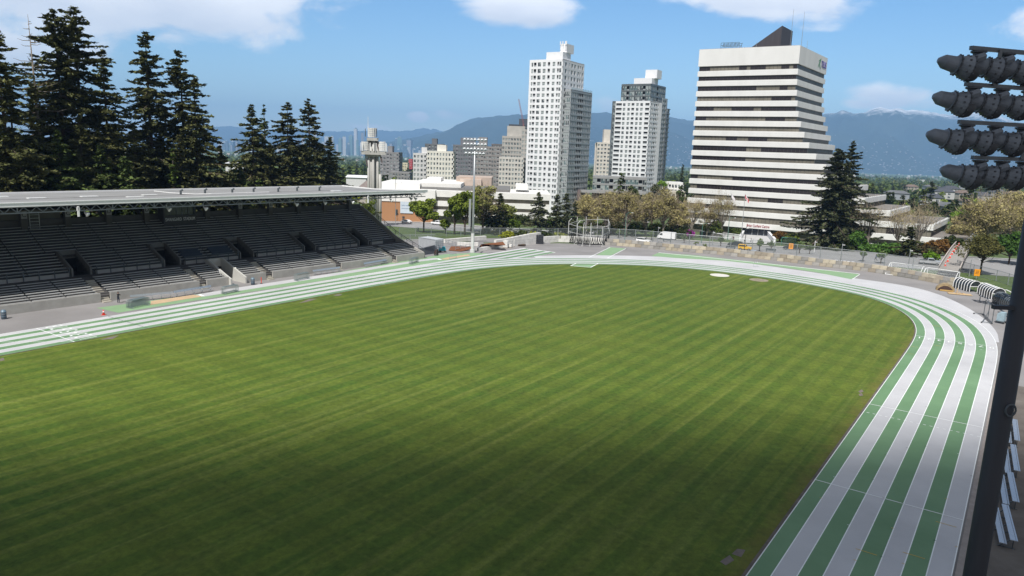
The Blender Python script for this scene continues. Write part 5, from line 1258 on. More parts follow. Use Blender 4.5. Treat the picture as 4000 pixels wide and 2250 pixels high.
block('apartment_block', 1483, 1560, 594, 560, 'grey apartment slab with stacked balconies, just right of the concrete mast', (.24, .235, .24), 16, 6, 0.0, 16, colk='dwdwww', crown=(.35, .6, 4.5))
block('apartment_block', 1520, 1602, 672, 540, 'lower grey apartment block below the grey slab', (.25, .245, .24), 7, 7, 0, 14, colk='wdwwdww')
block('apartment_block', 1614, 1668, 598, 440, 'pale grey side block with dark balconies, left of the cream block', (.58, .575, .57), 15, 4, 0, 14, colk='wwwd', crown=(.55, .95, 3.5))
block('apartment_block', 1668, 1774, 590, 430, 'cream apartment block with narrow windows behind the white mall roof', cr, 16, 9, 0, 14, colk='dwwdwwwwd', crown=(.35, .68, 3.6), frac=.5)
block('apartment_block', 1660, 1732, 562, 620, 'dark grey block top showing above the cream block', (.14, .145, .155), 12, 6, 0, 14, colk='wd', crown=(.35, .62, 4.5))
block('apartment_tower', 1770, 1860, 566, 520, 'dark blue grey apartment tower behind the far floodlight lamps', (.17, .17, .185), 18, 9, 0, 16, kinds='gtt', colk='wdwwtwdww', crown=(.3, .9, 5))
block('apartment_tower', 1858, 1962, 572, 500, 'brown grey apartment tower right of the far floodlight lamps', (.27, .25, .24), 17, 10, 0, 16, colk='wwdwwdwwdw', crown=(.1, .42, 6), frac=.6)
block('apartment_tower', 1920, 1962, 562, 560, 'narrow dark block top right of the brown tower', (.15, .14, .14), 14, 4, 0, 14)
block('apartment_tower', 1962, 2052, 532, 470, 'beige apartment tower just left of the tall white tower', (.42, .4, .365), 22, 8, 0, 16, kinds='gtb', colk='wwtw', crown=(.2, .98, 6.5), frac=.62)
block('apartment_block', 1950, 2048, 614, 440, 'beige lower block with white piers before the beige tower', (.56, .53, .49), 15, 8, 0, 14, colk='wwdwwdww', frac=.55)
block('apartment_block', 2038, 2062, 505, 455, 'thin beige tower edge with balconies beside the tall white tower', (.4, .38, .35), 24, 2, 0, 10)
block('apartment_tower', 1988, 2066, 486, 900, 'dark unfinished tower under the crane', (.075, .085, .1), 9, 7, 0, 22, colk='d', fh=3.2, frac=.8, crown=(.5, .98, 7))
block('apartment_block', 2333, 2386, 556, 520, 'cream and tan block seen between the two white towers', (.6, .56, .5), 12, 4, 0, 14, colk='wwdw', crown=(.5, .98, 9))
block('apartment_block', 2600, 2672, 712, 400, 'small white terraced block left of the offices', (.72, .72, .7), 3, 6, 0, 12, colk='wdww', frac=.7, sill=.6)
block('apartment_block', 2604, 2680, 748, 392, 'cream base storey under the small white terraced block', (.55, .5, .42), 2, 4, 0, 12, colk='d', frac=.5, fh=3.6)
# crane over the unfinished tower
P = aty(2046, 458, 900); r_ = empty('tower_crane', P, 0, 'thin reddish tower crane jib above the dark unfinished tower', 'crane')
CR_ = mat('crane_red', (.25, .1, .1), .6); a, b = Vector((0, 0, -8)), Vector(aty(2026, 387, 900))-P; q = MB(); sd_ = Vector((1.3, 0, .4))
for s in (-.5, .5): q.bar(a+sd_*s, b+sd_*s*.6, .4)
for k in range(14): p0, p1 = a.lerp(b, k/14), a.lerp(b, (k+1)/14); q.bar(p0+sd_*(.5 if k % 2 else -.5), p1+sd_*(-.5 if k % 2 else .5), .25)
q.build('jib', CR_, r_); q = MB(); q.b2(-.8, .8, -.8, .8, -60, -8); q.build('crane_mast', CR_, r_)

# ---- low white mall with brick end
def mall():
    MW = mat('mall_white', (.74, .725, .69), .8, .07, .25); D = 292; dr = (.73, .715, .68)
    z = lambda px, py, D_=D: aty(px, py, D_).z
    r_ = empty('shopping_mall', (0, D, 0), 0, 'low white mall with dark window strips and a brick end wall, behind the roadside trees', 'building')
    X = lambda px, py, D_=D: aty(px, py, D_).x
    def piece(name, pxl, pxr, pyt, pyb, dd, dep, m_, rz=0): 
        x0, x1 = X(pxl, (pyt+pyb)/2, D+dd), X(pxr, (pyt+pyb)/2, D+dd); q = MB(); q.b2(x0, x1, dd, dd+dep, z((pxl+pxr)/2, pyb, D+dd), z((pxl+pxr)/2, pyt, D+dd)); return q.build(name, m_, r_)
    BRK = mat('orange_brick', (.37, .185, .085), .9, sc_=2.5, c2=(.42, .22, .11), det=6, stretch=(1, 1, 3))
    bw = piece('brick_wall', 1486, 1690, 788, 872, -4, 20, BRK); piece('wall', 1462, 1700, 740, 788, -4.3, 20.5, MW); piece('wall', 1440, 1486, 740, 880, -4.2, 18, MW)
    q = MB(); x0, x1 = X(1564, 810, D-4), X(1614, 810, D-4); q.b2(x0, x1, -4.3, -4.05, z(1590, 833, D-4), z(1590, 788, D-4)); bb = q.build('billboard', mat('billboard_blue', (.55, .62, .68), .5, .04), r_)
    for tx, zz, sz in (("Let's make our", .68, .85), ('communities stronger', .42, .8)):
        me = text_mesh(tx, sz, .01); me.materials.append(mat('billboard_ink', (.12, .2, .32), .6)); o = link('lettering', me, bb); wd = max(v.co.x for v in me.vertices)*2
        o.location = ((x0+x1)/2+.2, -4.33, z(1590, 833, D-4)+(z(1590, 788, D-4)-z(1590, 833, D-4))*zz); o.rotation_euler = (R(90), 0, 0); o.scale = (min(1, (x1-x0)*.9/wd),)*2+(1,)
    for pxa in ((1549, 818, 840), (1576, 845, 852), (1576, 855, 862)): q = MB(); xx = X(pxa[0], pxa[1], D-4); q.b2(xx-.45, xx+.45, -4.15, -4.02, z(pxa[0], pxa[2], D-4), z(pxa[0], pxa[1], D-4)); q.build('window', GLASS, bw)
    # white bands and dark strips
    for nm, a, b, t, bt, dd, dep, m_ in (('wall', 1690, 2150, 752, 776, -2, 30, MW), ('window_strip', 1692, 2146, 776, 792, -.9, 28, GLASSG), ('wall', 1690, 2146, 792, 812, -2, 30, MW), ('window_strip', 1692, 2140, 812, 826, -.9, 28, GLASSG), ('wall', 1690, 2140, 826, 850, -2, 30, MW), ('window_strip', 1700, 2135, 850, 885, 0, 26, GLASSG),
                                       ('wall', 1610, 1800, 716, 742, 6, 40, MW), ('wall', 1480, 1640, 715, 742, 2, 30, MW), ('roof_room', 1668, 1722, 694, 714, 22, 12, MW), ('roof_room', 2014, 2062, 722, 742, 8, 14, MW), ('roof_room', 1782, 1920, 692, 726, 30, 20, mat('tan_render', (.45, .36, .3), .85, .08, .4)), ('roof_room', 1796, 1880, 700, 730, 26, 4, mat('tan_render2', (.55, .45, .38), .85, .06, .4)), ('chimney', 1558, 1568, 712, 730, 2.6, 1.5, MW), ('chimney', 1606, 1616, 716, 730, 3, 1.5, MW), ('chimney', 1730, 1736, 712, 722, 20, 1, MW)):
        piece(nm, a, b, t, bt, dd, dep, m_)
    piece('roof', 1640, 1990, 736, 752, 3, 34, mat('mall_roof', (.17, .165, .16), .95, .2, .2))
    q = MB(); q.b2(X(1730, 770), X(2140, 770), -.0, 26, z(1900, 772), z(1900, 768)); 
mall()
# small far roofs seen left of the concrete mast
for px0, px1, py, D, lab, c in ((1352, 1430, 684, 420, 'long white roofed shed behind the yellow green bush', (.75, .76, .77)), (880, 935, 632, 620, 'white flat roofed shed seen between the firs', (.78, .79, .8)), (905, 940, 655, 560, 'white low shed between the firs, lower one', (.75, .75, .75)), (440, 480, 650, 560, 'tan low building glimpsed between the left firs', (.45, .38, .32))):
    a, b = aty(px0, py, D), aty(px1, py, D); r_ = empty('shed', (a.x, a.y, 0), 0, lab, 'building'); q = MB(); q.b2(0, b.x-a.x, 0, 12, a.z-9, a.z-1.2); q.build('wall', mat('shed_wall', (.6, .6, .6), .8), r_)
    q = MB(); q.extr([(-.6, a.z-1.2), (6, a.z), (12.6, a.z-1.2)], (0, 0, 0), (1, 0, 0), (0, 1, 0), (0, 0, 1), -.5, b.x-a.x+.5); q.build('roof', mat('shed_roof%d' % px0, c, .6, .06), r_)
for px0, px1, py, D, lab in ((1390, 1490, 706, 360, 'house with a grey brown hipped roof behind the concrete mast'), (1496, 1570, 712, 380, 'house with a brown gabled roof right of the concrete mast')):
    a, b = aty(px0, py, D), aty(px1, py, D); L_ = b.x-a.x; r_ = empty('house', (a.x, a.y, 0), 0, lab, 'house'); q = MB(); q.b2(.6, L_-.6, .6, 9.4, a.z-11, a.z-4); q.build('wall', mat('house_wall', (.42, .38, .34), .85), r_)
    q = MB(); q.add([(0, 0, a.z-4), (L_, 0, a.z-4), (L_, 10, a.z-4), (0, 10, a.z-4), (L_*.32, 5, a.z), (L_*.68, 5, a.z)], [(0, 1, 5, 4), (1, 2, 5), (2, 3, 4, 5), (3, 0, 4)]); q.build('roof', mat('shingle', (.2, .165, .15), .9, .2, 1), r_)

# ---- concrete telecom mast behind the stand
def telecom():
    D = 255; B = aty(1452, 735, D); z = lambda py: aty(1455, py, D).z; s = D/2770.0
    r_ = empty('telecom_mast', (B.x, B.y, 0), R(8), 'clustered concrete telecom mast with ribbed drums and a needle, behind the stand', 'mast')
    CM = mat('mast_concrete', (.36, .35, .32), .9, sc_=1.0, c2=(.5, .49, .46), det=9, stretch=(1, 1, .2))
    zb, z1, z2, z3 = z(760)-12, z(604), z(550), z(508)
    for x, y, r, zt in ((-1.05, 0, .45, z2), (-.2, .3, .38, z2), (.55, -.2, .4, z2), (2.0, .2, .42, z2-.2), (2.9, 0, .45, z(680)), (1.2, 1.2, .4, z2)):
        q = MB(); q.cyl(x, y, zb, zt, r, 10); q.build('shaft', CM, r_, True)
    q = MB(); q.b2(-3.4, 4.9, -1.6, 2.0, z1, z1+1.25); q.b2(-1.8, 3.2, -1.0, 1.4, z1-.7, z1); q.build('platform', CM, r_)
    q = MB(); q.b2(-1.55, 2.3, -1.3, 1.6, z2, z2+1.0); q.build('platform', CM, r_)
    PAN = mat('drum_panel', (.7, .69, .66), .6, .08, 2)
    def drum(x, z0, h, r0, r1, sx=1.0):
        q = MB(); n = 12
        for k in range(5):
            ra, rb = r0+(r1-r0)*k/5, r0+(r1-r0)*(k+.85)/5
            q.tube([(x, 0, z0+h*k/5), (x, 0, z0+h*(k+.85)/5)], [ra, rb], n)
        for a in range(n): q.bar((x+r0*1.02*math.cos(a*.5236), r0*1.02*math.sin(a*.5236), z0), (x+r1*1.02*math.cos(a*.5236), r1*1.02*math.sin(a*.5236), z0+h), .09)
        q.build('drum', PAN, r_)
    drum(.15, z2+1.2, z(468)-z(505), 1.15, 1.45); drum(-2.0, z1+1.4, 3.0, 1.15, 1.4); drum(3.5, z1+1.4, 3.2, 1.4, 1.15)
    for x in (-3.5, -3.0, -.4, .9, 1.6, 4.7, 5.1): q = MB(); q.b2(x-.13, x+.13, -1.9, -1.65, z1+1.2, z1+4.0); q.build('panel_antenna', WHITE, r_)
    for x, y, a, b in ((-2.0, -1.9, z2+1.3, z2+4), (1.8, -1.8, z2+1.3, z2+4.2), (2.0, 1.5, z1+1, z2), (-2.0, 1.5, z1+1, z2), (1.0, -1.5, z1+1, z2)): q = MB(); q.cyl(x, y, a, b, .12, 6); q.build('strut', STEEL, r_)
    q = MB(); q.bar((1.6, -.5, z2+.2), (3.6, -.8, z1-2.6), .45); q.bar((-.6, -.5, z2), (-1.6, -.5, z1+2), .4); q.bar((-2.0, -.5, z1), (-1.5, -.5, z1-4), .4); q.build('brace', mat('brown_steel', (.1, .08, .075), .8), r_)
    q = MB(); q.cyl(-1.2, 0, z2+1.3, z(456), .11, 6, 0, .05); q.build('needle', WHITE, r_)
telecom()

# ---- footbridge over the road, right
def footbridge():
    r_ = empty('footbridge', at(3700, 1085), 0, 'arched concrete footbridge rising away over the road at right', 'bridge'); o = at(3700, 1085)
    cl_ = [atz(3706, 1062, 1.4), atz(3728, 1022, 3.4), atz(3755, 985, 5.0), atz(3790, 958, 5.6)]
    a, b, z_ = at(3706, 1062, 1.2), aty(3782, 945, 252), 0
    a = atz(3706, 1060, 1.5); b = aty(3786, 944, 250)
    n = 14; L_, Rr = [], []
    for k in range(n+1):
        t = k/n; p = a.lerp(b, t); p.z = a.z+(b.z-a.z)*t+2.0*math.sin(math.pi*t)*.8; d = (b-a).normalized(); s = Vector((d.y, -d.x, 0)).normalized()
        L_.append(p-s*2.0-o); Rr.append(p+s*2.0-o)
    q = MB()
    for k in range(n):
        dn_ = Vector((0, 0, -.7)); P = [L_[k], Rr[k], Rr[k+1], L_[k+1]]; q.add([p for p in P]+[p+dn_ for p in P], [(0, 1, 2, 3), (7, 6, 5, 4), (1, 5, 6, 2), (4, 0, 3, 7)])
    q.build('deck', mat('deck_concrete', (.3, .28, .255), .9, .15, .8), r_)
    for S, nm in ((L_, 'parapet'), (Rr, 'parapet')):
        q = MB(); q.tube([p+Vector((0, 0, 1.0)) for p in S], .12, 6)
        for k in range(n): q.add([S[k]-Vector((0, 0, .7)), S[k+1]-Vector((0, 0, .7)), S[k+1]+Vector((0, 0, .95)), S[k]+Vector((0, 0, .95))], [(0, 1, 2, 3)])
        q.build('parapet', mat('parapet_pink', (.5, .44, .4), .85, .12, 1), r_)
    for t in (4, 10): q = MB(); p = (L_[t]+Rr[t])/2; q.b2(p.x-.9, p.x+.9, p.y-.5, p.y+.5, p.z-8, p.z-.71); q.build('pier', CONC, r_)
    for k in range(1, 12):
        p = L_[k].lerp(Rr[k], .2)+o; c_ = empty('traffic_cone', p, 0, 'orange cone in the row up the left side of the footbridge', 'cone', 'orange cones on the footbridge')
        q = MB(); q.lathe([(0, .3), (.05, .3), (.06, .2), (.95, .06)], (0, 0, 0), (0, 0, 1), 8); q.build('body', ORANGE, c_); q = MB(); q.lathe([(.45, .15), (.65, .12)], (0, 0, 0), (0, 0, 1), 8); q.build('collar', WHITE, c_)
footbridge()
# ================================================================= TREES
BARK = mat('bark', (.09, .065, .048), .95, .3, 3, stretch=(3, 3, .5)); BARKG = mat('grey_bark', (.2, .175, .145), .95, .3, 3, stretch=(3, 3, .5))
def leafm(name, lo, hi, isl=.45, tr_=.25, rnd=.18): return mat(name, lo, .75, 0, .35, c2=hi, island=isl, trans=tr_, spec=.15, rnd=rnd, det=3)
FIR = leafm('fir_needles', (.06, .072, .024), (.13, .128, .046), .5, .1)
FIRG = leafm('fir_green', (.05, .075, .02), (.095, .125, .035), .5, .12)
CYP = leafm('cypress', (.06, .1, .02), (.12, .16, .03)); SPR = leafm('spruce_needles', (.05, .06, .028), (.1, .11, .05), .45, .1)
MAPLE = leafm('spring_leaves', (.13, .18, .022), (.22, .27, .04)); OLIVE = leafm('olive_buds', (.27, .235, .09), (.4, .35, .155), .4)
LIME = leafm('lime_leaves', (.1, .2, .015), (.19, .31, .025)); YELG = leafm('yellow_leaves', (.2, .23, .02), (.33, .34, .04)); DKG = leafm('dark_leaves', (.035, .05, .016), (.07, .085, .024)); RUST = leafm('rust_leaves', (.13, .065, .02), (.2, .115, .03)); TWIG = leafm('twig', (.3, .24, .16), (.42, .35, .24), .35, .1); PINK = leafm('magenta_flowers', (.3, .03, .28), (.5, .08, .45)); YOUNG = leafm('young_leaves', (.1, .15, .05), (.17, .22, .08))
def cards(C, Nn, S, rs, asp=1.0, T=None):
    """quads: centres C, normals Nn, half sizes S"""
    C = np.asarray(C, float); Nn = np.asarray(Nn, float); S = np.asarray(S, float)
    Nn /= np.linalg.norm(Nn, axis=1, keepdims=True)+1e-9
    if T is None: T = rs.normal(size=C.shape)
    T = np.asarray(T, float); T = T-Nn*(T*Nn).sum(1, keepdims=True); T /= np.linalg.norm(T, axis=1, keepdims=True)+1e-9; B = np.cross(Nn, T)
    S = S[:, None]; k = len(C); j = lambda: rs.uniform(.55, 1.15, (k, 1))
    V = np.stack([C-T*S*j()*asp, C-B*S*j()*.6, C+T*S*j()*asp, C+B*S*j()*.6], 1).reshape(-1, 3)
    return V
def fast_mesh(name, V, m_, smooth=False):
    n = len(V)//4; me = bpy.data.meshes.new(name); me.vertices.add(len(V)); me.vertices.foreach_set('co', V.astype(np.float32).ravel())
    me.loops.add(4*n); me.loops.foreach_set('vertex_index', np.arange(4*n, dtype=np.int32)); me.polygons.add(n); me.polygons.foreach_set('loop_start', np.arange(0, 4*n, 4, dtype=np.int32))
    try: me.polygons.foreach_set('loop_total', np.full(n, 4, dtype=np.int32))
    except Exception: pass
    me.materials.append(m_); me.update(calc_edges=True); return me
def conifer(h, r, seed, bare=.12, gap=.18, power=.85, card=.5, n_wh=None, droop=.28, dens=1.0, lean=0.0, tops=1, sweep=0.0):
    rs = np.random.RandomState(seed); C, Nn, S, T = [], [], [], []; q = MB()
    n_wh = n_wh or int(h/.62); tx = lambda z: lean*z/h*math.sin(z/h*2)
    q.tube([(tx(z), 0, z) for z in np.linspace(-1, h*.985, 9)], list(np.linspace(.016*h, .04, 9)), 7)
    side_w = rs.uniform(.75, 1.2, 8)
    for i in range(n_wh):
        t = bare+(1-bare)*((i+rs.uniform(-.4, .4))/n_wh); t = min(max(t, bare), .995); z = t*h
        if rs.rand() < gap*.5: continue
        L0 = r*((1-t)/(1-bare))**power*rs.uniform(.72, 1.1)+.3
        nb = rs.randint(4, 7)
        for b in range(nb):
            if rs.rand() < gap: continue
            a = rs.uniform(0, 2*math.pi); L_ = L0*rs.uniform(.35, 1.25)*side_w[int(a/(2*math.pi)*8) % 8]*(1+sweep*math.cos(a)); d = np.array([math.cos(a), math.sin(a), 0.])
            up0 = rs.uniform(-.05, .35) if t > .75 else rs.uniform(-droop, .12)
            k = max(5, int((L_+1.2)*3.0*dens)); zz = lambda s: up0*s*L_-droop*.45*L_*s*s+.22*L_*max(0, s-.65)**1.3
            e = np.array([tx(z), 0, z])+d*L_*.97+np.array([0, 0, zz(.97)])
            if L_ > 1.2: q.tube([(tx(z), 0, z), tuple(np.array([tx(z), 0, z])+d*L_*.5+np.array([0, 0, zz(.5)])), tuple(e)], [.02*L_+.02, .012*L_+.015, .01], 3, cap=False)
            lat = np.array([-d[1], d[0], 0])
            s = rs.uniform(.16, 1.0, k); w = (1-s)*.34*L_*rs.uniform(-1, 1, k)*.8+rs.normal(0, .14, k)
            zz_ = np.array([zz(x) for x in s])-np.abs(w)*.22+rs.normal(0, .10, k)
            C.append(np.array([tx(z), 0, z])+np.outer(s*L_, d)+np.outer(w, lat)+np.outer(zz_, [0, 0, 1]))
            nn = np.tile([0, 0, 1.], (k, 1))+rs.normal(0, .42, (k, 3)); Nn.append(nn); S.append(card*rs.uniform(.6, 1.25, k)*(.65+.35*min(1, L_/2.5))); T.append(np.tile(d, (k, 1))+np.outer(np.sign(w)*.8, lat)+rs.normal(0, .3, (k, 3)))
    V = cards(np.concatenate(C), np.concatenate(Nn), np.concatenate(S), rs, 1.25, np.concatenate(T))
    return V, q
def broadleaf(h, r, seed, n=5000, trunk=.22, card=.35, clumps=26, openness=.25, flat=1.0, crown0=None, limbs=7, twigs=0, vase=.0):
    rs = np.random.RandomState(seed); q = MB(); zc0 = h*(crown0 if crown0 is not None else trunk*1.1); cz = (zc0+h)/2; rz = (h-zc0)/2
    q.tube([(0, 0, -.5), (0, 0, h*trunk), (rs.normal(0, .1), rs.normal(0, .1), h*.6)], [.035*h*.6+.06, .028*h*.6+.05, .03], 7)
    cl, rad = [], []
    for i in range(clumps):
        v = rs.normal(size=3); v /= np.linalg.norm(v); rr = rs.uniform(.35, .88)
        v[2] = v[2] if v[2] > -.55 else -v[2]*.4
        cl.append([v[0]*r*rr, v[1]*r*rr, cz+v[2]*rz*rr*flat]); rad.append(r*rs.uniform(.2, .42))
    cl = np.array(cl); rad = np.array(rad)
    for i in range(min(limbs*3, clumps)):
        z0 = h*trunk*rs.uniform(.8, 1.25)+(h*.15*rs.rand() if i > limbs else 0); e = cl[i]; m = np.array([e[0]*.55, e[1]*.55, z0+(e[2]-z0)*.42])
        q.tube([(0, 0, z0), tuple(m+rs.normal(0, .06*r, 3)), tuple(e)], [.009*h+.01, .005*h+.01, .015], 5, cap=False)
    TV = []
    if twigs:
        C, D, S = [], [], []
        for i in range(twigs):
            j = rs.randint(clumps); c = cl[j]+rs.normal(size=3)*rad[j]*.8; d = (c-np.array([0, 0, h*.3])); d /= np.linalg.norm(d); d = d+rs.normal(0, .45, 3); C.append(c); D.append(d); S.append(rs.uniform(.5, 1.1)*r*.16)
        C, D, S = map(np.array, (C, D, S)); D /= np.linalg.norm(D, axis=1, keepdims=True); B = np.cross(D, rs.normal(size=D.shape)); B /= np.linalg.norm(B, axis=1, keepdims=True)
        w = .035; TV = np.stack([C-D*S[:, None]-B*w, C-D*S[:, None]+B*w, C+D*S[:, None]+B*w*.4, C+D*S[:, None]-B*w*.4], 1).reshape(-1, 3)
    j = rs.randint(0, clumps, n); v = rs.normal(size=(n, 3)); v /= np.linalg.norm(v, axis=1, keepdims=True); C = cl[j]+v*(rad[j]*rs.uniform(openness, 1, n)**.5)[:, None]*np.array([1, 1, .8])
    keep = C[:, 2] > zc0*.85; C = C[keep]; v = v[keep]
    V = cards(C, v*.6+rs.normal(0, .6, v.shape)+np.array([0, 0, .5]), card*rs.uniform(.5, 1.2, len(C)), rs, 1.0)
    return V, q, TV
def tree_root(name, loc, label, crown, q, m_, bark, group=None, cat='tree', twigs=None, rz=0.0, tm=None):
    r_ = empty(name, loc, rz, label, cat, group)
    link('crown', fast_mesh('crown', crown, m_), r_); q.build('trunk', bark, r_, True)
    if twigs is not None and len(twigs): link('twigs', fast_mesh('twigs', twigs, tm or TWIG), r_)
    return r_
GX = lambda px, py_top, D: None
def behind(px):                    # depth at which a sight line clears the back of the stand
    d = ray(px, 700); o = P1_+Vector((-us.y, us.x, 0))*31; n_ = (-us.y, us.x); k = d[0]*n_[0]+n_[1]
    y = (o.x*n_[0]+o.y*n_[1])/k if k > 0 else 0
    return y if (d[0]*y-P1_.x)*us.x+(y-P1_.y)*us.y < 3 else 0
def put_top(px, py, D):            # ground point under a tree top seen at a pixel, and the tree's height
    D = max(D, behind(px)+(D-115)*.55)
    t = aty(px, py, D); g = G(D); return Vector((t.x+.0, D, g)), t.z-g
# --- big firs behind the stand
g_f = 'tall firs behind the grandstand'
firs = [ # px, py of the top, distance, radius, seed, bare, gap, power, label, material
 (-12, 104, 128, 6.4, 11, .1, .14, .7, 'fir cut by the left edge of the view', FIR),
 (205, 34, 140, 7.4, 12, .16, .16, .52, 'tallest fir, left twin with a rounded ragged top', FIR), (288, 24, 146, 7.6, 13, .2, .22, .6, 'tallest fir, right twin with long flat branches', FIR),
 (398, 190, 138, 5.8, 14, .08, .18, .75, 'fir with a bent top right of the tallest twins', FIR), (566, 120, 150, 6.2, 15, .12, .26, .6, 'lone sparse fir with bare trunk gaps, in mid group', FIR),
 (700, 192, 146, 5.6, 16, .16, .24, .6, 'sparse fir with a forked top right of the lone fir', FIR), (754, 287, 140, 7.2, 17, .03, .06, .82, 'dense broad fir at the right end of the left grove', FIR),
 (984, 402, 165, 5.0, 18, .02, .12, .75, 'fir with a narrow top, left of the second grove', FIR), (1036, 405, 172, 2.6, 19, .1, .3, .8, 'thin pale spindly fir in the second grove', FIRG),
 (1118, 394, 168, 5.9, 20, .02, .12, .72, 'dense fir in the middle of the second grove', FIR), (1204, 384, 174, 5.6, 21, .1, .24, .5, 'fir with a flat bent top at the right of the second grove', FIR),
 (1284, 532, 178, 4.6, 22, .0, .12, .8, 'small separate fir right of the second grove', FIR),
 (300, 440, 132, 6.0, 23, .0, .06, .85, 'shorter dark fir in front of the tallest twins', FIR), (130, 335, 134, 6.8, 24, .0, .06, .85, 'broad brownish fir below the dead snag', FIR), (440, 452, 142, 4.6, 25, .0, .1, .85, 'short fir right of the bent-top fir', FIR),
 (30, 300, 134, 5.6, 26, .0, .08, .9, 'dark fir low at the left edge', FIR), (620, 385, 150, 4.0, 27, .12, .24, .7, 'small fir between the lone fir and the forked fir', FIR), (520, 480, 136, 5.6, 28, .0, .06, .9, 'short dense fir at the foot of the lone fir', FIR),
 (850, 560, 150, 4.2, 29, .0, .1, .9, 'low fir spreading at the right foot of the left grove', FIR), (1060, 560, 160, 5.2, 30, .0, .08, .9, 'short fir filling the second grove', FIR), (1190, 560, 162, 5.4, 31, .0, .08, .9, 'short fir low at the right of the second grove', FIR),
 (220, 500, 126, 6.4, 32, .0, .05, .9, 'short full fir right behind the roof, left', FIRG), (390, 560, 126, 5.6, 33, .0, .05, .9, 'short green fir right behind the roof, mid left', FIRG), (70, 520, 122, 6.0, 34, .0, .05, .9, 'short full fir near the left edge above the roof', FIR),
 (700, 520, 134, 5.0, 35, .0, .05, .9, 'short fir at the foot of the forked fir', FIR), (930, 620, 150, 4.0, 36, .0, .06, .9, 'lowest fir in the gap between the groves', FIRG), (480, 600, 120, 5.0, 37, .0, .05, .9, 'low green fir branches above the roof in the left grove', FIRG)]
for px, py, D, r, sd, bare, gap, pw, lab, m_ in firs:
    g, h = put_top(px, py, D); r *= (1.9 if py < 430 else 2.2)*(1.4 if px > 900 else 1)*g.y/D; V, q = conifer(h, r, sd, bare*.6, gap*.9, pw+(.08 if py < 200 else .3), .47, droop=.34, lean=random.uniform(-.6, .6), dens=3.8, n_wh=int(h/.55))
    tree_root('fir_tree', g, lab, V, q, m_, BARK, g_f, rz=random.uniform(0, 6))
# dead snag
g, h = put_top(108, 56, 136); q = MB(); rs = np.random.RandomState(5); q.tube([(0, 0, 0), (.3, 0, h*.5), (0, 0, h)], [.45, .3, .03], 8)
r_ = empty('dead_tree', g, 0, 'bare dead snag standing left of the tallest firs', 'tree'); q.build('trunk', BARKG, r_, True)
for i in range(34):
    z = h*rs.uniform(.55, .98); a = rs.uniform(0, 6.3); L_ = (h-z)*.32*rs.uniform(.4, 1.2)+.5; q = MB(); q.tube([(0.1, 0, z), (math.cos(a)*L_*.6, math.sin(a)*L_*.6, z-L_*.02), (math.cos(a)*L_, math.sin(a)*L_, z+L_*.12)], [.07, .05, .02], 4); q.build('branch', BARKG, r_)
# shrubs and cypress showing over the roof
def bush(px, py, D, r, lab, m_, sd, n=2500, card=.35, name='bush', cat='bush', hs=None, group=None, trunk=.12):
    g, h = put_top(px, py, D); h = max(h, 1.0) if hs is None else hs; V, q, tv = broadleaf(h, r, sd, n, trunk, card, 20, .3, crown0=.08); return tree_root(name, g, lab, V, q, m_, BARK, group, cat)
g, h = put_top(672, 575, 132); V, q = conifer(h, 3.0, 41, 0, .03, .8, .42, dens=1.6); tree_root('cypress_tree', g, 'bright yellow green cypress among the dark firs', V, q, CYP, BARK)
g, h = put_top(1010, 690, 140); V, q = conifer(h, 4.2, 42, 0, .03, .9, .42, dens=1.6); tree_root('cypress_tree', g, 'light green young cedar low before the second grove', V, q, CYP, BARK)
bush(52, 478, 190, 5, 'round light green broadleaf tree glimpsed between the left firs', MAPLE, 43, name='broadleaf_tree', cat='tree')
bush(20, 640, 150, 5, 'green tree glimpsed low at the left edge', MAPLE, 48, name='broadleaf_tree', cat='tree')
bush(1350, 690, 215, 5.2, 'yellow green bush right of the small separate fir', YELG, 44, 3500); bush(1435, 770, 210, 5, 'green tree peeping from behind the end of the stand', MAPLE, 45, 3000, name='broadleaf_tree', cat='tree')

# --- trees along the road
def btree(px, pyb, pyt, rpx, lab, m_, sd, name='broadleaf_tree', D=None, n=7000, card=.5, group=None, bark=BARK, trunk=.2, openn=.25, twigs=0, clumps=26, cr0=None, limbs=7):
    g = at(px, pyb) if D is None else Vector((aty(px, pyb, D).x, D, G(D))); t = aty(px, pyt, g.y); h = max(2, t.z-g.z); r = rpx*g.y/2770
    V, q, tv = broadleaf(h, r, sd, n, trunk, card, clumps, openn, crown0=cr0, limbs=limbs, twigs=twigs); return tree_root(name, (g.x, g.y, g.z), lab, V, q, m_, bark, group, 'tree', tv)
def ctree(px, pyb, pyt, rpx, lab, m_, sd, D=None, gap=.08, pw=.8, dens=2.2, card=.5, group=None, bare=.02):
    g = at(px, pyb) if D is None else Vector((aty(px, pyb, D).x, D, G(D))); t = aty(px, pyt, g.y); h = t.z-g.z; r = rpx*g.y/2770; V, q = conifer(h, r, sd, bare, gap, pw, card, dens=dens, n_wh=int(h/.45)); return tree_root('spruce_tree', (g.x, g.y, g.z), lab, V, q, m_, BARK, group)
btree(1655, 908, 765, 54, 'spreading spring green tree before the brick wall', MAPLE, 51, trunk=.26, n=8000, cr0=.2); btree(1775, 915, 752, 46, 'spring green tree left of the far floodlight mast', MAPLE, 52, n=8000, cr0=.18)
btree(1815, 918, 735, 52, 'taller loose spring green tree touching the far floodlight mast', MAPLE, 53, n=7500, openn=.1, cr0=.2); btree(1885, 915, 700, 58, 'tall thin-leaved tree just right of the far floodlight mast', leafm('thin_leaves', (.2, .2, .06), (.3, .3, .1)), 54, n=6000, openn=.05, twigs=1500, cr0=.15)
ctree(1905, 910, 770, 60, 'olive conifer under the thin-leaved tree', FIRG, 55); ctree(1950, 908, 752, 66, 'olive conifer right of the thin-leaved tree', leafm('olive_fir', (.05, .06, .018), (.085, .095, .03)), 56, D=238)
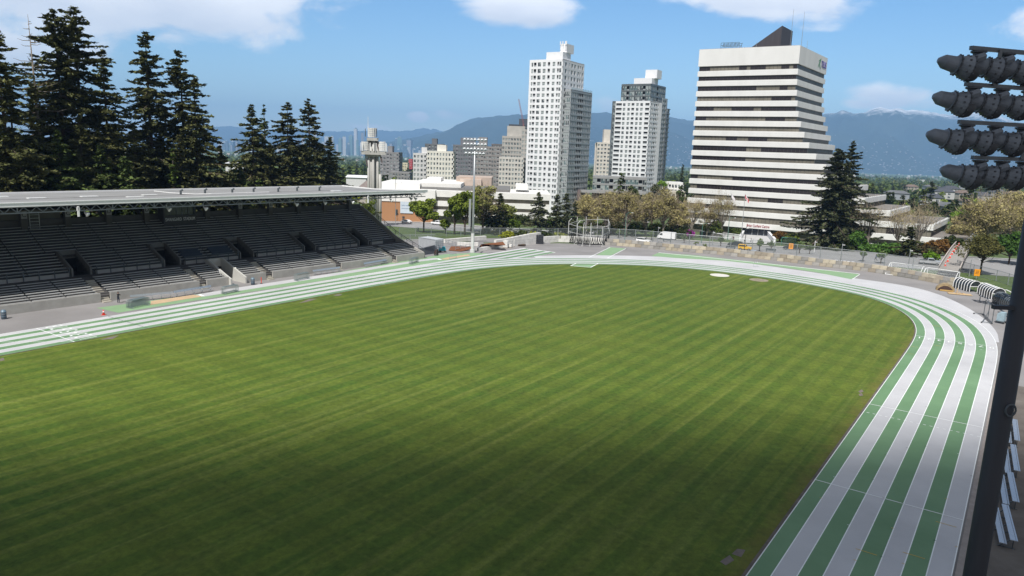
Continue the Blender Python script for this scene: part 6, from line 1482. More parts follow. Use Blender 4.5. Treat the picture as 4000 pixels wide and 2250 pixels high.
btree(1740, 912, 855, 22, 'small green tree left of the pickup', MAPLE, 57, n=1600); btree(1990, 912, 850, 42, 'low bright green tree before the white mall', leafm('lime2', (.1, .16, .02), (.17, .23, .03)), 58, n=3000); btree(2030, 900, 835, 36, 'dark undergrowth tree left of the two spruces', DKG, 59, n=2600)
btree(1840, 912, 725, 60, 'hazy olive green tree behind the far floodlight mast', leafm('thin_leaves2', (.17, .19, .05), (.26, .28, .08)), 571, n=6500, openn=.08, twigs=1200, cr0=.12, D=246); btree(1975, 908, 790, 50, 'olive green tree left of the two spruces', leafm('thin_leaves2', (.17, .19, .05), (.26, .28, .08)), 572, n=5000, openn=.08, cr0=.1, D=244)
ctree(2100, 900, 748, 76, 'full dark spruce, left of the pair before the mall end', SPR, 60, D=240); ctree(2172, 905, 757, 56, 'dark spruce, right of the pair before the mall end', SPR, 61, D=240); ctree(2208, 905, 752, 52, 'narrow dark spruce before the tall white tower', SPR, 62, D=244); ctree(2242, 900, 785, 36, 'short spruce at the left of the brown trees', SPR, 63, D=246)
btree(2160, 915, 862, 44, 'bright green shrub tree under the spruces', LIME, 64, n=2600); btree(2212, 915, 858, 36, 'green shrub tree right of the spruces', leafm('lime2', (.1, .16, .02), (.17, .23, .03)), 65, n=2000)
gb = 'brown budding trees along the far side of the road'
for i, (px, pb, pt, rp_x, lab) in enumerate([(2290, 905, 745, 58, 'brown budding tree, leftmost of the row'), (2365, 908, 738, 70, 'brown budding tree above the hammer cage'), (2445, 908, 745, 66, 'brown budding tree below the droopy cypress'), (2520, 908, 752, 62, 'brown budding tree right of the hammer cage'), (2590, 905, 735, 66, 'tallest grey brown tree of the row before the white terraced block'), (2650, 900, 790, 40, 'brown budding tree behind the white van')]):
    btree(px, pb, pt, rp_x, lab, OLIVE, 70+i, D=250+random.uniform(-4, 8), n=9000, card=.4, group=gb, bark=BARKG, openn=.1, twigs=2600, clumps=40, cr0=.12, limbs=10)
gl = 'hedge'
for i, (px, pt, w, m_, lab) in enumerate([(2300, 868, 60, MAPLE, 'yellow green hedge bush under the brown trees, leftmost'), (2380, 870, 60, MAPLE, 'yellow green hedge bush behind the hammer cage'), (2470, 868, 60, leafm('lime2', (.1, .16, .02), (.17, .23, .03)), 'green hedge bush between hammer cage and van'), (2560, 872, 60, MAPLE, 'green hedge bush left of the white van'), (2640, 880, 50, DKG, 'dark hedge bush behind the white van')]):
    btree(px, 912, pt, w, lab, m_, 90+i, name='bush', D=258, n=2200, trunk=.1, cr0=.02)
g = Vector((aty(2405, 800, 262).x, 262, G(262))); h = aty(2405, 668, 262).z-g.z; V, q = conifer(h, 3.0, 66, .1, .12, .25, .45, droop=.7, dens=1.6, lean=1.5); tree_root('cypress_tree', g, 'droopy yellow green cypress before the podium', V, q, CYP, BARK)
btree(2462, 880, 702, 30, 'dark green pine above the brown trees', FIRG, 67, D=275, n=2600); btree(2545, 880, 712, 44, 'dark round pine before the second white tower', SPR, 68, D=280, n=3200); btree(2655, 880, 718, 30, 'dark pine at the left edge of the offices', FIRG, 69, D=285, n=2400); ctree(2650, 880, 640, 26, 'dark fir behind the terraced block', SPR, 169, D=420)
btree(2585, 800, 702, 0+24, 'green roof tree on the small terraced block', LIME, 168, D=398, n=900, cr0=.75)
gt = 'bare trees before the offices'
for i, (px, pb, pt, w, lab) in enumerate([(2700, 925, 760, 52, 'bare twiggy tree at the left corner of the offices'), (2815, 930, 755, 56, 'bare twiggy tree before the flag poles'), (2760, 925, 800, 40, 'bare tree over the stone garden wall')]): btree(px, pb, pt, w, lab, OLIVE, 100+i, D=252, n=1100, card=.28, group=gt, bark=BARKG, openn=.05, twigs=1500, clumps=30, cr0=.3)
btree(2780, 925, 862, 50, 'low green tree before the stone garden wall', leafm('green_low', (.07, .1, .02), (.12, .15, .035)), 104, D=254, n=2600, cr0=.15); btree(2865, 925, 890, 30, 'olive shrub left of the plaza', leafm('green_low', (.07, .1, .02), (.12, .15, .035)), 105, D=256, n=1600, cr0=.1)
bushes = [(2690, 912, 895, 26, 'magenta rhododendron in front of the offices', PINK, 106), (2670, 905, 885, 40, 'dark rounded shrub left of the magenta flowers', DKG, 107), (3045, 925, 900, 22, 'rust red maple shrub right of the plaza', RUST, 108), (3090, 945, 915, 34, 'low green shrub behind the bus shelter', MAPLE, 109)]
for px, pb, pt, w, lab, m_, sd in bushes: btree(px, pb, pt, w, lab, m_, sd, name='bush', D=246, n=1500, trunk=.1, cr0=.02, card=.35)
btree(3048, 930, 903, 26, 'small rust coloured maple beside the plaza wall', RUST, 110, D=250, n=1800)
# big dark spruce pair in front of the offices
V = ctree(3232, 988, 575, 178, 'huge dark spruce standing in front of the offices', SPR, 120, D=228, gap=.04, pw=.8, dens=3.6, card=.55); ctree(3282, 985, 548, 110, 'taller thin-topped spruce merged behind the huge dark spruce', SPR, 121, D=236, gap=.1, pw=.75, dens=3, card=.5)
btree(3345, 985, 905, 46, 'bright green shrub tree at the right foot of the huge spruce', leafm('lime3', (.05, .11, .02), (.09, .17, .03)), 122, D=218, n=3000, cr0=.05); btree(3300, 1000, 955, 40, 'low green hedge under the huge spruce', DKG, 123, D=216, n=1800, cr0=.02)
ctree(3542, 1015, 882, 84, 'olive pyramidal conifer behind the left goal', leafm('olive_fir', (.05, .06, .018), (.085, .095, .03)), 124, D=196, dens=1.9)
for i, (px, pb, pt, w, lab) in enumerate([(3385, 985, 785, 70, 'bare grey tree left, over the lower office terraces'), (3500, 985, 800, 60, 'bare grey tree in the middle of the lower office terraces'), (3580, 990, 778, 74, 'bare grey tree right, over the lower office terraces')]): btree(px, pb, pt, w, lab, OLIVE, 125+i, D=222, n=200, card=.26, group='bare grey trees over the lower office terraces', bark=BARKG, openn=.05, twigs=900, clumps=34, cr0=.3, limbs=12)
btree(3660, 1000, 930, 56, 'rusty green shrub mass left of the footbridge', RUST, 130, D=205, n=2200, cr0=.02); btree(3720, 985, 918, 44, 'dark green shrub left of the footbridge top', DKG, 131, D=215, n=2200, cr0=.02); btree(3610, 1010, 960, 50, 'brown shrub behind the goals', leafm('brown_shrub', (.07, .055, .02), (.11, .085, .035)), 132, D=200, n=2000, cr0=.02); btree(3640, 1022, 1000, 30, 'bright green sapling behind the goals', LIME, 133, D=188, n=900, cr0=.02)
btree(3468, 985, 955, 60, 'green hedge below the lower office terraces', leafm('lime3', (.05, .11, .02), (.09, .17, .03)), 134, D=212, n=2600, cr0=.02); btree(3400, 990, 962, 46, 'green hedge left below the lower office terraces', leafm('lime3', (.05, .11, .02), (.09, .17, .03)), 135, D=212, n=1800, cr0=.02)
btree(3826, 1086, 918, 92, 'dark olive maple with a short trunk beside the orange sign', leafm('maple_dark', (.085, .085, .025), (.15, .14, .045)), 136, D=165, n=7500, card=.3, trunk=.28, cr0=.24)
btree(3945, 1000, 905, 70, 'green leafy tree at the right edge behind the maple', leafm('lime3', (.05, .11, .02), (.09, .17, .03)), 137, D=185, n=3600, cr0=.1)
for i, (px, pb, pt, w, lab) in enumerate([(3830, 940, 760, 92, 'large tan budding tree right of the footbridge'), (3920, 930, 735, 96, 'largest tan budding tree near the right edge'), (3990, 930, 725, 80, 'tan budding tree cut by the dark mast'), (3745, 930, 840, 46, 'tan budding tree above the footbridge')]): btree(px, pb, pt, w, lab, OLIVE, 140+i, D=235+8*i, n=9500, card=.42, group='tan budding trees at the right', bark=BARKG, openn=.08, twigs=2800, clumps=44, cr0=.1, limbs=14)
btree(3765, 900, 808, 56, 'bright green round tree right of the office terraces', LIME, 146, D=275, n=3600, cr0=.1); btree(3975, 760, 735, 60, 'dark green tree top right', FIRG, 147, D=330, n=2600, cr0=.1)
# young street trees behind the fence: copies of one
yv, yq, ytv = broadleaf(3.0, 1.25, 150, 900, .28, .24, 14, .2, crown0=.3); y0 = None
ypos = [(2415, 930, 1.0, 'behind the hammer cage'), (2545, 938, 1.0, 'left of the white van'), (2672, 950, .95, 'right of the white van'), (2815, 962, 1.05, 'just left of the dark estate car'), (2966, 982, 1.15, 'right of the yellow jeep'), (3012, 978, .9, 'left of the bus shelter'), (3122, 990, 1.05, 'beside the first orange sign'), (3162, 992, .9, 'right of the first orange sign'), (3440, 1030, 1.1, 'near the runner behind the fence'), (3370, 1022, 1.0, 'left of the runner behind the fence'), (2335, 935, .9, 'seen through the hammer cage')]
for i, (px, py, s, lab) in enumerate(ypos):
    g = at(px, py); o = tree_root('young_tree', g, 'young street tree '+lab, yv, yq, YOUNG, BARK, 'young street trees behind the fence') if y0 is None else copy_tree(y0, g, random.uniform(0, 6), 'young street tree '+lab, s)
    y0 = y0 or o
# weeds growing out of the block wall
for i, (px, py, lab) in enumerate([(2717, 972, 'yellow weed growing on the block wall, left one'), (2752, 978, 'yellow weed growing on the block wall, right one')]):
    g = at(px, py); V, q, tv = broadleaf(1.7, .7, 160+i, 200, .1, .2, 8, .2, crown0=.05); tree_root('weed', (g.x, g.y, .3), lab, V, q, MAPLE, BARK, None, 'plant')
# flower and ivy bed behind the fence in front of the mall
for i, (px, py, m_, lab) in enumerate([(1985, 920, YELG, 'yellow flowering bush before the mall, left'), (2080, 922, YELG, 'yellow flowering bush before the mall, middle'), (2190, 925, YELG, 'yellow flowering bush before the mall, right'), (2040, 918, DKG, 'dark hedge before the mall, left'), (2130, 920, DKG, 'dark hedge before the mall, right')]): btree(px, py+8, py-14, 34, lab, m_, 180+i, name='bush', D=222, n=900, cr0=.02, trunk=.1)

# ================================================================= CITY BEYOND: woods, houses, towers
rs = np.random.RandomState(9)
kinds = []
for i in range(4): V, q, tv = broadleaf(9+rs.rand()*3, 4.2, 200+i, 420, .2, 1.0, 14, .4, crown0=.1); kinds.append((V, q, [FIRG, DKG, MAPLE, leafm('mid_green', (.05, .075, .02), (.085, .11, .03))][i], 'broadleaf_tree'))
for i in range(2): V, q = conifer(15, 3.4, 210+i, .03, .08, .8, 1.0, n_wh=16, dens=.5); kinds.append((V, q, [SPR, FIRG][i], 'conifer_tree'))
protos = []
def far_tree(k, loc, s, label, group):
    while len(protos) < len(kinds): protos.append(None)
    if protos[k] is None:
        V, q, m_, nm = kinds[k]; r_ = empty(nm, loc, 0, label, 'tree', group); link('crown', fast_mesh('crown', V, m_), r_); q.build('trunk', BARK, r_); protos[k] = r_; r_.scale = (s,)*3; return r_
    return copy_tree(protos[k], loc, rs.uniform(0, 6), label, s, group=group)
WORD = ['dusky green broadleaf', 'dark broadleaf', 'light green broadleaf', 'mid green broadleaf', 'dark conifer', 'green conifer']
def scatter(n, px0, px1, y0, y1, where, group, wt, s0=.8, s1=1.4):
    for i in range(n):
        D = y0*(y1/y0)**rs.rand(); px = rs.uniform(px0, px1); x = aty(px, 650, D).x; k = rs.choice(6, p=wt)
        far_tree(k, (x, D, G(D)-.3), rs.uniform(s0, s1), WORD[k]+' tree '+where, group)
scatter(215, 3380, 4500, 320, 900, 'among the houses at right beyond the offices', 'trees among the right-hand houses', [.16, .28, .12, .18, .18, .08], .95, 1.55)
scatter(70, 1240, 1620, 420, 1100, 'in the suburb left of the apartment blocks', 'trees in the left-hand suburb', [.2, .25, .2, .2, .1, .05]); scatter(16, 2590, 2720, 480, 1000, 'in the gap between second tower and offices', 'trees in the gap beside the offices', [.15, .2, .25, .15, .15, .1]); scatter(40, -700, 800, 240, 800, 'in the park behind the left grove', 'park trees behind the left grove', [.25, .3, .1, .15, .12, .08]); scatter(24, 820, 1280, 400, 1000, 'glimpsed between the firs', 'far trees between the firs', [.2, .3, .1, .2, .1, .1])
# far woodland: one mass
def wood(name, n, y0, y1, px0, px1, m_, hs, seed):
    r2 = np.random.RandomState(seed); C = []; S = []
    for i in range(n):
        D = y0*(y1/y0)**r2.rand(); x = aty(r2.uniform(px0, px1), 620, D).x; h = hs*r2.uniform(.6, 1.3); k = 22; v = r2.normal(size=(k, 3)); v /= np.linalg.norm(v, axis=1, keepdims=True); C.append(np.array([x, D, G(D)+h*.55])+v*np.array([h*.5, h*.5, h*.5])*r2.uniform(.5, 1, (k, 1))); S.append(np.full(k, h*.26))
    C = np.concatenate(C); return tag(link(name, fast_mesh(name, cards(C, r2.normal(size=C.shape)+np.array([0, -.3, .6]), np.concatenate(S), r2), m_)), kind='stuff')
wood('woodland', 3600, 700, 4200, -300, 4300, FIRG, 11, 301); wood('woodland', 1500, 700, 4500, -300, 4300, leafm('far_green', (.06, .085, .025), (.1, .125, .035)), 10, 302); wood('woodland', 700, 900, 6500, -300, 4300, leafm('far_yellow', (.13, .14, .04), (.19, .19, .06)), 10, 303)
# houses
def house_mesh(w, d, h, rh, mw, mr):
    q = MB(); q.b2(-w/2, w/2, -d/2, d/2, 0, h); wallm = q.mesh('wall', mw); q = MB(); e = .5
    q.add([(-w/2-e, -d/2-e, h), (w/2+e, -d/2-e, h), (w/2+e, d/2+e, h), (-w/2-e, d/2+e, h), (-w*.28, 0, h+rh), (w*.28, 0, h+rh)], [(0, 1, 5, 4), (1, 2, 5), (2, 3, 4, 5), (3, 0, 4), (3, 2, 1, 0)])
    return wallm, q.mesh('roof', mr)
HM = [house_mesh(13, 10, 5.5, 2.6, mat('house_white', (.45, .45, .44), .8), mat('slate', (.06, .065, .078), .8, .2, 1)), house_mesh(12, 9, 5, 2.4, mat('house_cream', (.36, .33, .28), .8), mat('brown_roof', (.16, .12, .1), .85, .2, 1)), house_mesh(16, 9, 4.5, 2.0, mat('house_grey', (.28, .3, .33), .8), mat('grey_roof', (.12, .125, .135), .8, .15, 1))]
winh = winmesh(1.6, 1.3, 'g')
HL = ['white walled house with a slate roof', 'cream house with a brown roof', 'long grey house with a pale grey roof']
def house(k, loc, rz, where, group):
    r_ = empty('house', loc, rz, HL[k]+' '+where, 'house', group); link('wall', HM[k][0], r_); link('roof', HM[k][1], r_)
    for x in (-4, -1, 3):
        for z in (1.6, 4.0)[:1 if k == 2 else 2]: o = link('window', winh, r_); o.location = (x, -(5.02 if k == 0 else 4.52), z)
spots = [(3505, 738, 520, 2), (3690, 738, 560, 0), (3712, 728, 640, 0), (3760, 742, 600, 1), (3830, 752, 520, 0), (3680, 782, 420, 2), (3740, 786, 410, 2), (3900, 742, 700, 0), (3960, 745, 650, 1), (3640, 760, 480, 0), (3800, 770, 450, 1), (3560, 720, 800, 1), (3640, 718, 850, 2), (3780, 715, 850, 0), (3880, 718, 900, 1), (3985, 770, 480, 1)]
for px, py, D, k in spots: x = aty(px, py, D).x; house(k, (x, D, aty(px, py, D).z-7.5), rs.uniform(-.5, .3), 'in the suburb at right beyond the offices', 'houses of the right-hand suburb')
for i in range(40):
    D = rs.uniform(450, 1200); px = rs.choice([rs.uniform(1250, 1620), rs.uniform(2600, 2700), rs.uniform(860, 1260)], p=[.6, .12, .28]); x = aty(px, 650, D).x; house(int(rs.randint(3)), (x, D, G(D)), rs.uniform(-.6, .6), 'in the suburb far behind the stand', 'houses of the left-hand suburb')
# far town roofs: too many and too small to count
def town(name, n, y0, y1, px0, px1, seed, hill=False):
    r2 = np.random.RandomState(seed); q = MB()
    for i in range(n):
        D = r2.uniform(y0, y1); x = aty(r2.uniform(px0, px1), 620, D).x; s = r2.uniform(7, 16); z = G(D); q.box((x, D, z+s*.25), (s, s*.7, s*.5+4), r2.uniform(-.5, .5), int(r2.randint(3)))
    return tag(q.build(name, [mat('far_roof_pale', (.62, .62, .61), .8), mat('far_roof_grey', (.3, .31, .33), .8), mat('far_roof_tan', (.45, .4, .36), .8)]), kind='stuff')
town('far_town', 520, 2200, 8800, -400, 4400, 311)
# red and cream buildings left of the cream block
block('apartment_block', 1596, 1612, 622, 900, 'small red building left of the pale grey block', (.5, .06, .07), 4, 3, 0, 10); block('apartment_block', 1568, 1594, 636, 850, 'small cream building left of the red one', (.6, .55, .38), 3, 4, 0, 10)
# downtown skyline
def skyline():
    r2 = np.random.RandomState(77); tm = [mat('hi_glass', (.12, .17, .2), .2, .2, .01), mat('hi_pale', (.5, .5, .5), .7, .1, .01), mat('hi_teal', (.16, .26, .25), .3, .2, .01), mat('hi_grey', (.26, .26, .28), .7, .1, .01)]
    L_ = []
    for i in range(95):
        px = r2.uniform(860, 1640); e = math.exp(-((px-1330)/190)**2); hpx = r2.uniform(14, 34)+e*r2.uniform(6, 42); w = r2.uniform(8, 17); L_.append((px, hpx, w))
    L_ += [(1390, 92, 11), (1372, 66, 14), (1416, 78, 10), (1345, 62, 12), (1232, 72, 11), (1560, 66, 16), (1600, 56, 18), (1548, 60, 10), (1250, 55, 12), (1330, 52, 14)]
    for i, (px, hpx, w) in enumerate(L_):
        D = r2.uniform(8000, 8900); s = D/2770; x = aty(px, 610, D).x; z = G(D); h = (hpx+6)*s; k = int(r2.randint(4)); kn = ['dark glass', 'pale', 'teal glass', 'grey'][k]
        r_ = empty('high_rise', (x, D, z), r2.uniform(-.4, .4), ('slender tallest tower' if i == 95 else kn+' high-rise')+' in the hazy downtown skyline beyond the concrete mast', 'tower', 'downtown high-rises')
        q = MB(); q.b2(-w*s/2, w*s/2, -w*s/2, w*s/2, -5, h)
        for f in range(1, 9): q.b2(-w*s/2-.6, w*s/2+.6, -w*s/2-.6, -w*s/2, h*f/9-2, h*f/9+2)
        q.build('shaft', tm[k], r_); q = MB(); q.b2(-w*s*.25, w*s*.25, -w*s*.25, w*s*.25, h, h+5*s*r2.uniform(.3, 1)); q.build('roof_room', tm[(k+1) % 4], r_)
skyline()
# ================================================================= MOUNTAINS
def range_(name, prof, D, depth, amp, m_, seed, nx=420, ny=34, foot=-110, sub=1.0):
    px = np.array([p[0] for p in prof], float); py = np.array([p[1] for p in prof], float); xs = np.linspace(px[0], px[-1], nx); mb = MB()
    for j in range(ny):
        t = j/(ny-1)
        for i, x in enumerate(xs):
            y = np.interp(x, px, py); Dr = D+300*math.sin(x*.004+seed); top = aty(x, y, Dr); s = min(1, t/.82); f = s**1.15 if t < .82 else 1-.9*((t-.82)/.18)**1.3
            Dd = Dr-depth*(1-t/.82) if t < .82 else Dr+depth*.8*(t-.82)/.18
            wx = ray(x, y)[0]*Dd
            nz_ = noise.fractal(Vector((wx*.00075+seed, Dd*.0005, 0)), 1.0, 2.1, 6)
            rg = 1-abs(noise.fractal(Vector((wx*.0011+seed*2, Dd*.00035, 3)), 1, 2, 4))*1.3
            k = math.sin(math.pi*min(1, s))*amp; z = foot+(top.z-foot)*f+k*(nz_*.55+rg*.6)*(top.z-foot)*.5
            if .80 < t < .86: z += noise.fractal(Vector((wx*.008, Dd*.004, 1)), 1, 2, 4)*20*sub
            mb.v.append((wx, Dd, z))
    for j in range(ny-1):
        for i in range(nx-1): mb.f.append((j*nx+i, j*nx+i+1, (j+1)*nx+i+1, (j+1)*nx+i)); mb.m.append(0)
    return tag(mb.build(name, m_, smooth=True), kind='structure')
def mountain_mat(name, snow0, snow1, base=((.022, .035, .026), (.045, .06, .035))):
    m = mat(name, base[0], .95, c2=base[1], sc_=.0016, det=10, spec=.05); t = m.node_tree; n = t.nodes; L = t.links; p = n['Principled BSDF']; src = p.inputs['Base Color'].links[0].from_socket
    g = n.new('ShaderNodeTexCoord'); s = n.new('ShaderNodeSeparateXYZ'); L.new(g.outputs['Object'], s.inputs[0])
    nz_ = n.new('ShaderNodeTexNoise'); nz_.inputs['Scale'].default_value = .006; nz_.inputs['Detail'].default_value = 9; nz_.inputs['Roughness'].default_value = .75; L.new(g.outputs['Object'], nz_.inputs['Vector'])
    a = n.new('ShaderNodeMath'); a.operation = 'MULTIPLY_ADD'; L.new(nz_.outputs['Fac'], a.inputs[0]); a.inputs[1].default_value = 620; L.new(s.outputs[2], a.inputs[2])
    r = n.new('ShaderNodeMapRange'); r.inputs[1].default_value = snow0+310; r.inputs[2].default_value = snow1+310; L.new(a.outputs[0], r.inputs[0])
    x = n.new('ShaderNodeMix'); x.data_type = 'RGBA'; L.new(r.outputs[0], x.inputs[0]); L.new(src, x.inputs[6]); x.inputs[7].default_value = (.85, .86, .88, 1); L.new(x.outputs[2], p.inputs['Base Color']); return m
PF = [(1250, 592), (1380, 575), (1480, 558), (1560, 548), (1650, 530), (1740, 512), (1790, 485), (1850, 462), (1950, 452), (2060, 447), (2200, 446), (2300, 442), (2340, 440), (2365, 438), (2390, 444), (2420, 447), (2500, 452), (2560, 455), (2620, 457), (2650, 464), (2700, 470), (2760, 470), (2850, 464), (3000, 458), (3150, 452), (3225, 447), (3262, 443), (3290, 430), (3310, 434), (3335, 444), (3380, 438), (3415, 424), (3440, 417), (3470, 426), (3508, 423), (3545, 433), (3590, 428), (3640, 440), (3720, 450), (3765, 446), (3840, 436), (3880, 448), (3960, 474), (4080, 490), (4300, 480), (4700, 500)]
range_('mountain_range', PF, 12500, 3800, .8, mountain_mat('mountain_forest', 730, 920), 3.0)
PB = [(-500, 560), (0, 540), (400, 530), (700, 522), (800, 505), (840, 496), (900, 492), (960, 500), (1040, 512), (1100, 508), (1180, 513), (1240, 511), (1300, 513), (1400, 512), (1450, 510), (1490, 508), (1520, 512), (1580, 511), (1610, 509), (1628, 503), (1650, 501), (1672, 501), (1682, 508), (1692, 502), (1704, 505), (1725, 514), (1800, 520), (2300, 530)]
range_('far_mountain_range', PB, 19000, 4000, .5, mountain_mat('far_mountain_forest', 640, 780), 9.0, 300)
# hillside town at the foot of the mountains
q = MB(); r2 = np.random.RandomState(5); ob_ = bpy.data.objects['mountain_range']; me_ = ob_.data; nx_ = 420
for i in range(1500):
    j = int(min(20, abs(r2.normal(0, 4.2))))+1; c = int(r2.randint(60, 419)); a, b = me_.vertices[j*nx_+c].co, me_.vertices[(j+1)*nx_+c].co; cc = me_.vertices[j*nx_+c-1].co
    p = a+(b-a)*r2.rand()+(cc-a)*r2.rand(); s = r2.uniform(5, 13); q.box((p.x, p.y, p.z+s*.3), (s*1.4, s, s*.8), 0, int(r2.randint(3)))
tag(q.build('hillside_town', [mat('hill_roof_pale', (.42, .42, .42)), mat('hill_roof_grey', (.2, .21, .23)), mat('hill_roof_tan', (.3, .27, .25))]), kind='stuff')

# ================================================================= STREET: fence, cars, lamps, signs
def chain_fence(pts, lab, hgt=2.5, gap=5.6, name='chain_link_fence'):
    P = [(at0 if p[0] > 2300 and dz > 1 else at)(*p)+Vector((0, 0, dz)) for p, dz in pts]; o = P[0].copy(); r_ = empty(name, o, 0, lab, 'fence')
    MESHM = mat('chain_link', (.33, .37, .36), .6, .1, 2, metal=.4, alpha=.2); net = MB(); rail = MB()
    for a, b in zip(P, P[1:]):
        d = b-a; n = max(1, round(d.length/gap)); up_ = Vector((0, 0, hgt))
        net.add([a-o, b-o, b-o+up_, a-o+up_], [(0, 1, 2, 3)]); rail.tube([a-o+up_, b-o+up_], .045, 6); rail.tube([a-o+Vector((0, 0, .1)), b-o+Vector((0, 0, .1))], .02, 5)
        for k in range(n): p = a.lerp(b, k/n)-o; q = MB(); q.cyl(p.x, p.y, p.z-.4, p.z+hgt+.12, .085, 6); q.build('post', GALV, r_)
    net.build('mesh', MESHM, r_); rail.build('top_rail', GALV, r_); return r_
chain_fence([((1560, 925), 0), ((1800, 924), .2), ((2100, 930), .6), ((2355, 944), 1.2), ((2480, 956), 1.6), ((2690, 977), 1.65), ((2935, 1000), 1.65), ((3200, 1032), 1.65), ((3450, 1062), 1.65), ((3560, 1080), 1.65), ((3690, 1100), 1.4)], 'long grey chain link fence behind the block wall along the street')
chain_fence([((3735, 1055), 0), ((3800, 1075), 0), ((3890, 1098), 0), ((3985, 1128), 0), ((4080, 1160), 0)], 'short grey chain link fence right of the footbridge', 2.4)
chain_fence([((1500, 950), 0), ((1700, 945), 0)], 'low grey fence behind the shipping container', 2.0)
TY = mat('tyre', (.025, .025, .026), .8); RIM = mat('rim', (.35, .36, .37), .4, .1, 2, metal=.7); CG = mat('car_glass', (.02, .024, .028), .06, .2, 1)
LITE = mat('lamp_lens', (.7, .7, .68), .2); REDL = mat('tail_lens', (.35, .01, .01), .3)
def car(kind, loc, rz, paint, label, s=1.0):
    """profile swept across the width; x forward"""
    S_ = dict(sedan=(4.5, 1.75, [(-2.2, .35), (-2.25, .75), (-2.1, .98), (-1.5, 1.02), (-.95, 1.42), (.3, 1.45), (1.05, 1.0), (2.0, .88), (2.22, .65), (2.2, .32)], [(-1.4, 1.04), (-.92, 1.38), (.28, 1.41), (.95, 1.02)]),
              suv=(4.7, 1.85, [(-2.3, .4), (-2.35, .9), (-2.25, 1.1), (-1.95, 1.62), (-.3, 1.72), (.35, 1.62), (1.1, 1.12), (2.1, 1.0), (2.32, .75), (2.3, .38)], [(-2.08, 1.16), (-1.85, 1.58), (-.3, 1.66), (.32, 1.57), (1.0, 1.13)]),
              jeep=(4.0, 1.75, [(-1.95, .5), (-1.98, 1.1), (-1.92, 1.78), (.15, 1.82), (.45, 1.2), (1.9, 1.12), (1.98, .8), (1.95, .5)], [(-1.8, 1.2), (-1.8, 1.68), (.05, 1.72), (.3, 1.22)]),
              pickup=(5.7, 1.95, [(-2.8, .5), (-2.82, 1.15), (-.75, 1.15), (-.62, 1.82), (.75, 1.85), (1.35, 1.25), (2.7, 1.15), (2.82, .9), (2.8, .48)], [(-.6, 1.28), (-.52, 1.74), (.7, 1.77), (1.2, 1.28)]),
              van=(6.6, 2.0, [(-3.3, .4), (-3.3, 2.55), (-3.1, 2.75), (1.5, 2.78), (2.05, 2.5), (2.75, 1.55), (3.2, 1.2), (3.3, .8), (3.28, .38)], [(1.3, 1.5), (1.35, 2.2), (1.95, 2.25), (2.55, 1.55)]))[kind]
    L_, Wd, body, gl = S_; r_ = empty('van' if kind == 'van' else ('pickup_truck' if kind == 'pickup' else 'car'), loc, rz, label, {'van': 'van', 'pickup': 'pickup'}.get(kind, 'car')); r_.scale = (s,)*3
    hw = Wd/2; q = MB(); n = len(body); zt = max(z for x, z in body)
    def sec(prof, y, k): return [(x, y*(1-k*max(0, (z-1.0))/max(.1, zt-1.0)), z) for x, z in prof]
    P = sec(body, -hw, .13)+sec(body, hw, .13); q.add(P, [tuple(range(n)), tuple(range(n, 2*n))[::-1]]+[(i, n+i, n+(i+1) % n, (i+1) % n) for i in range(n)]); b_ = q.build('body', paint, r_)
    q = MB(); m = len(gl)
    for sg in (-1, 1): q.add([(x, y*1.0+sg*.012, z) for x, y, z in sec(gl, sg*hw, .13)], [tuple(range(m)) if sg < 0 else tuple(range(m))[::-1]])
    q.build('side_window', CG, r_)
    i0 = max(range(n-1), key=lambda i: body[i][1] if body[i+1][1] < body[i][1]-.25 and body[i][0] > 0 else -1)
    (xa, za), (xb, zb) = body[i0], body[i0+1]; q = MB(); wa = hw*(1-.13*max(0, za-1)/max(.1, zt-1))-.12; wb = hw*(1-.13*max(0, zb-1)/max(.1, zt-1))-.1; e = .02
    q.add([(xa+(xb-xa)*.1+e, -wa, za+(zb-za)*.1+e), (xa+(xb-xa)*.92+e, -wb, za+(zb-za)*.92+e), (xa+(xb-xa)*.92+e, wb, za+(zb-za)*.92+e), (xa+(xb-xa)*.1+e, wa, za+(zb-za)*.1+e)], [(0, 1, 2, 3)]); q.build('windscreen', CG, r_)
    if kind == 'pickup': q = MB(); q.b2(-2.7, -.85, -hw+.1, hw-.1, 1.152, 1.16); q.build('load_bed', mat('bed_dark', (.03, .03, .03)), r_); q = MB(); q.box((-1.4, 0, 1.4), (.8, 1.2, .5)); q.build('load', BLACK, r_)
    R_ = .34 if kind != 'jeep' else .4; ax = L_*.3
    for x in (-ax, ax):
        for sg in (-1, 1):
            q = MB(); q.tube([(x, sg*(hw-.2), R_), (x, sg*(hw+.015), R_)], R_, 14); w_ = q.build('wheel', TY, r_); q = MB(); q.tube([(x, sg*(hw+.016), R_), (x, sg*(hw+.03), R_)], R_*.6, 10); q.build('rim', RIM, w_)
    for sg in (-1, 1):
        q = MB(); q.box((L_/2-.1, sg*(hw-.28), .82), (.16, .34, .14)); q.build('headlight', LITE, r_); q = MB(); q.box((-L_/2+.04, sg*(hw-.16), .95), (.1, .2, .22)); q.build('tail_light', REDL, r_)
    q = MB(); q.b2(-L_/2-.02, L_/2+.02, -hw-.01, hw+.01, .3, .42); q.build('sill', mat('trim', (.03, .03, .032), .6), r_)
    return r_
WPT = mat('car_white', (.8, .8, .8), .25, .02); BPT = mat('car_black', (.02, .025, .035), .2, .1); YPT = mat('car_yellow', (.75, .42, .01), .35, .05); RPT = mat('car_red', (.25, .02, .025), .25, .1); GPT = mat('car_silver', (.4, .41, .42), .25, .05)
ra = math.atan2(rdir.y, rdir.x)
def cpos(px, py): p = at(px, py); return (p.x, p.y, p.z+.06)
car('sedan', cpos(1588, 872), ra+math.pi, WPT, 'white saloon car on the road before the brick wall', .93); car('pickup', cpos(1710, 879), ra, WPT, 'white pickup truck with a dark load, on the road behind the trees', .93)
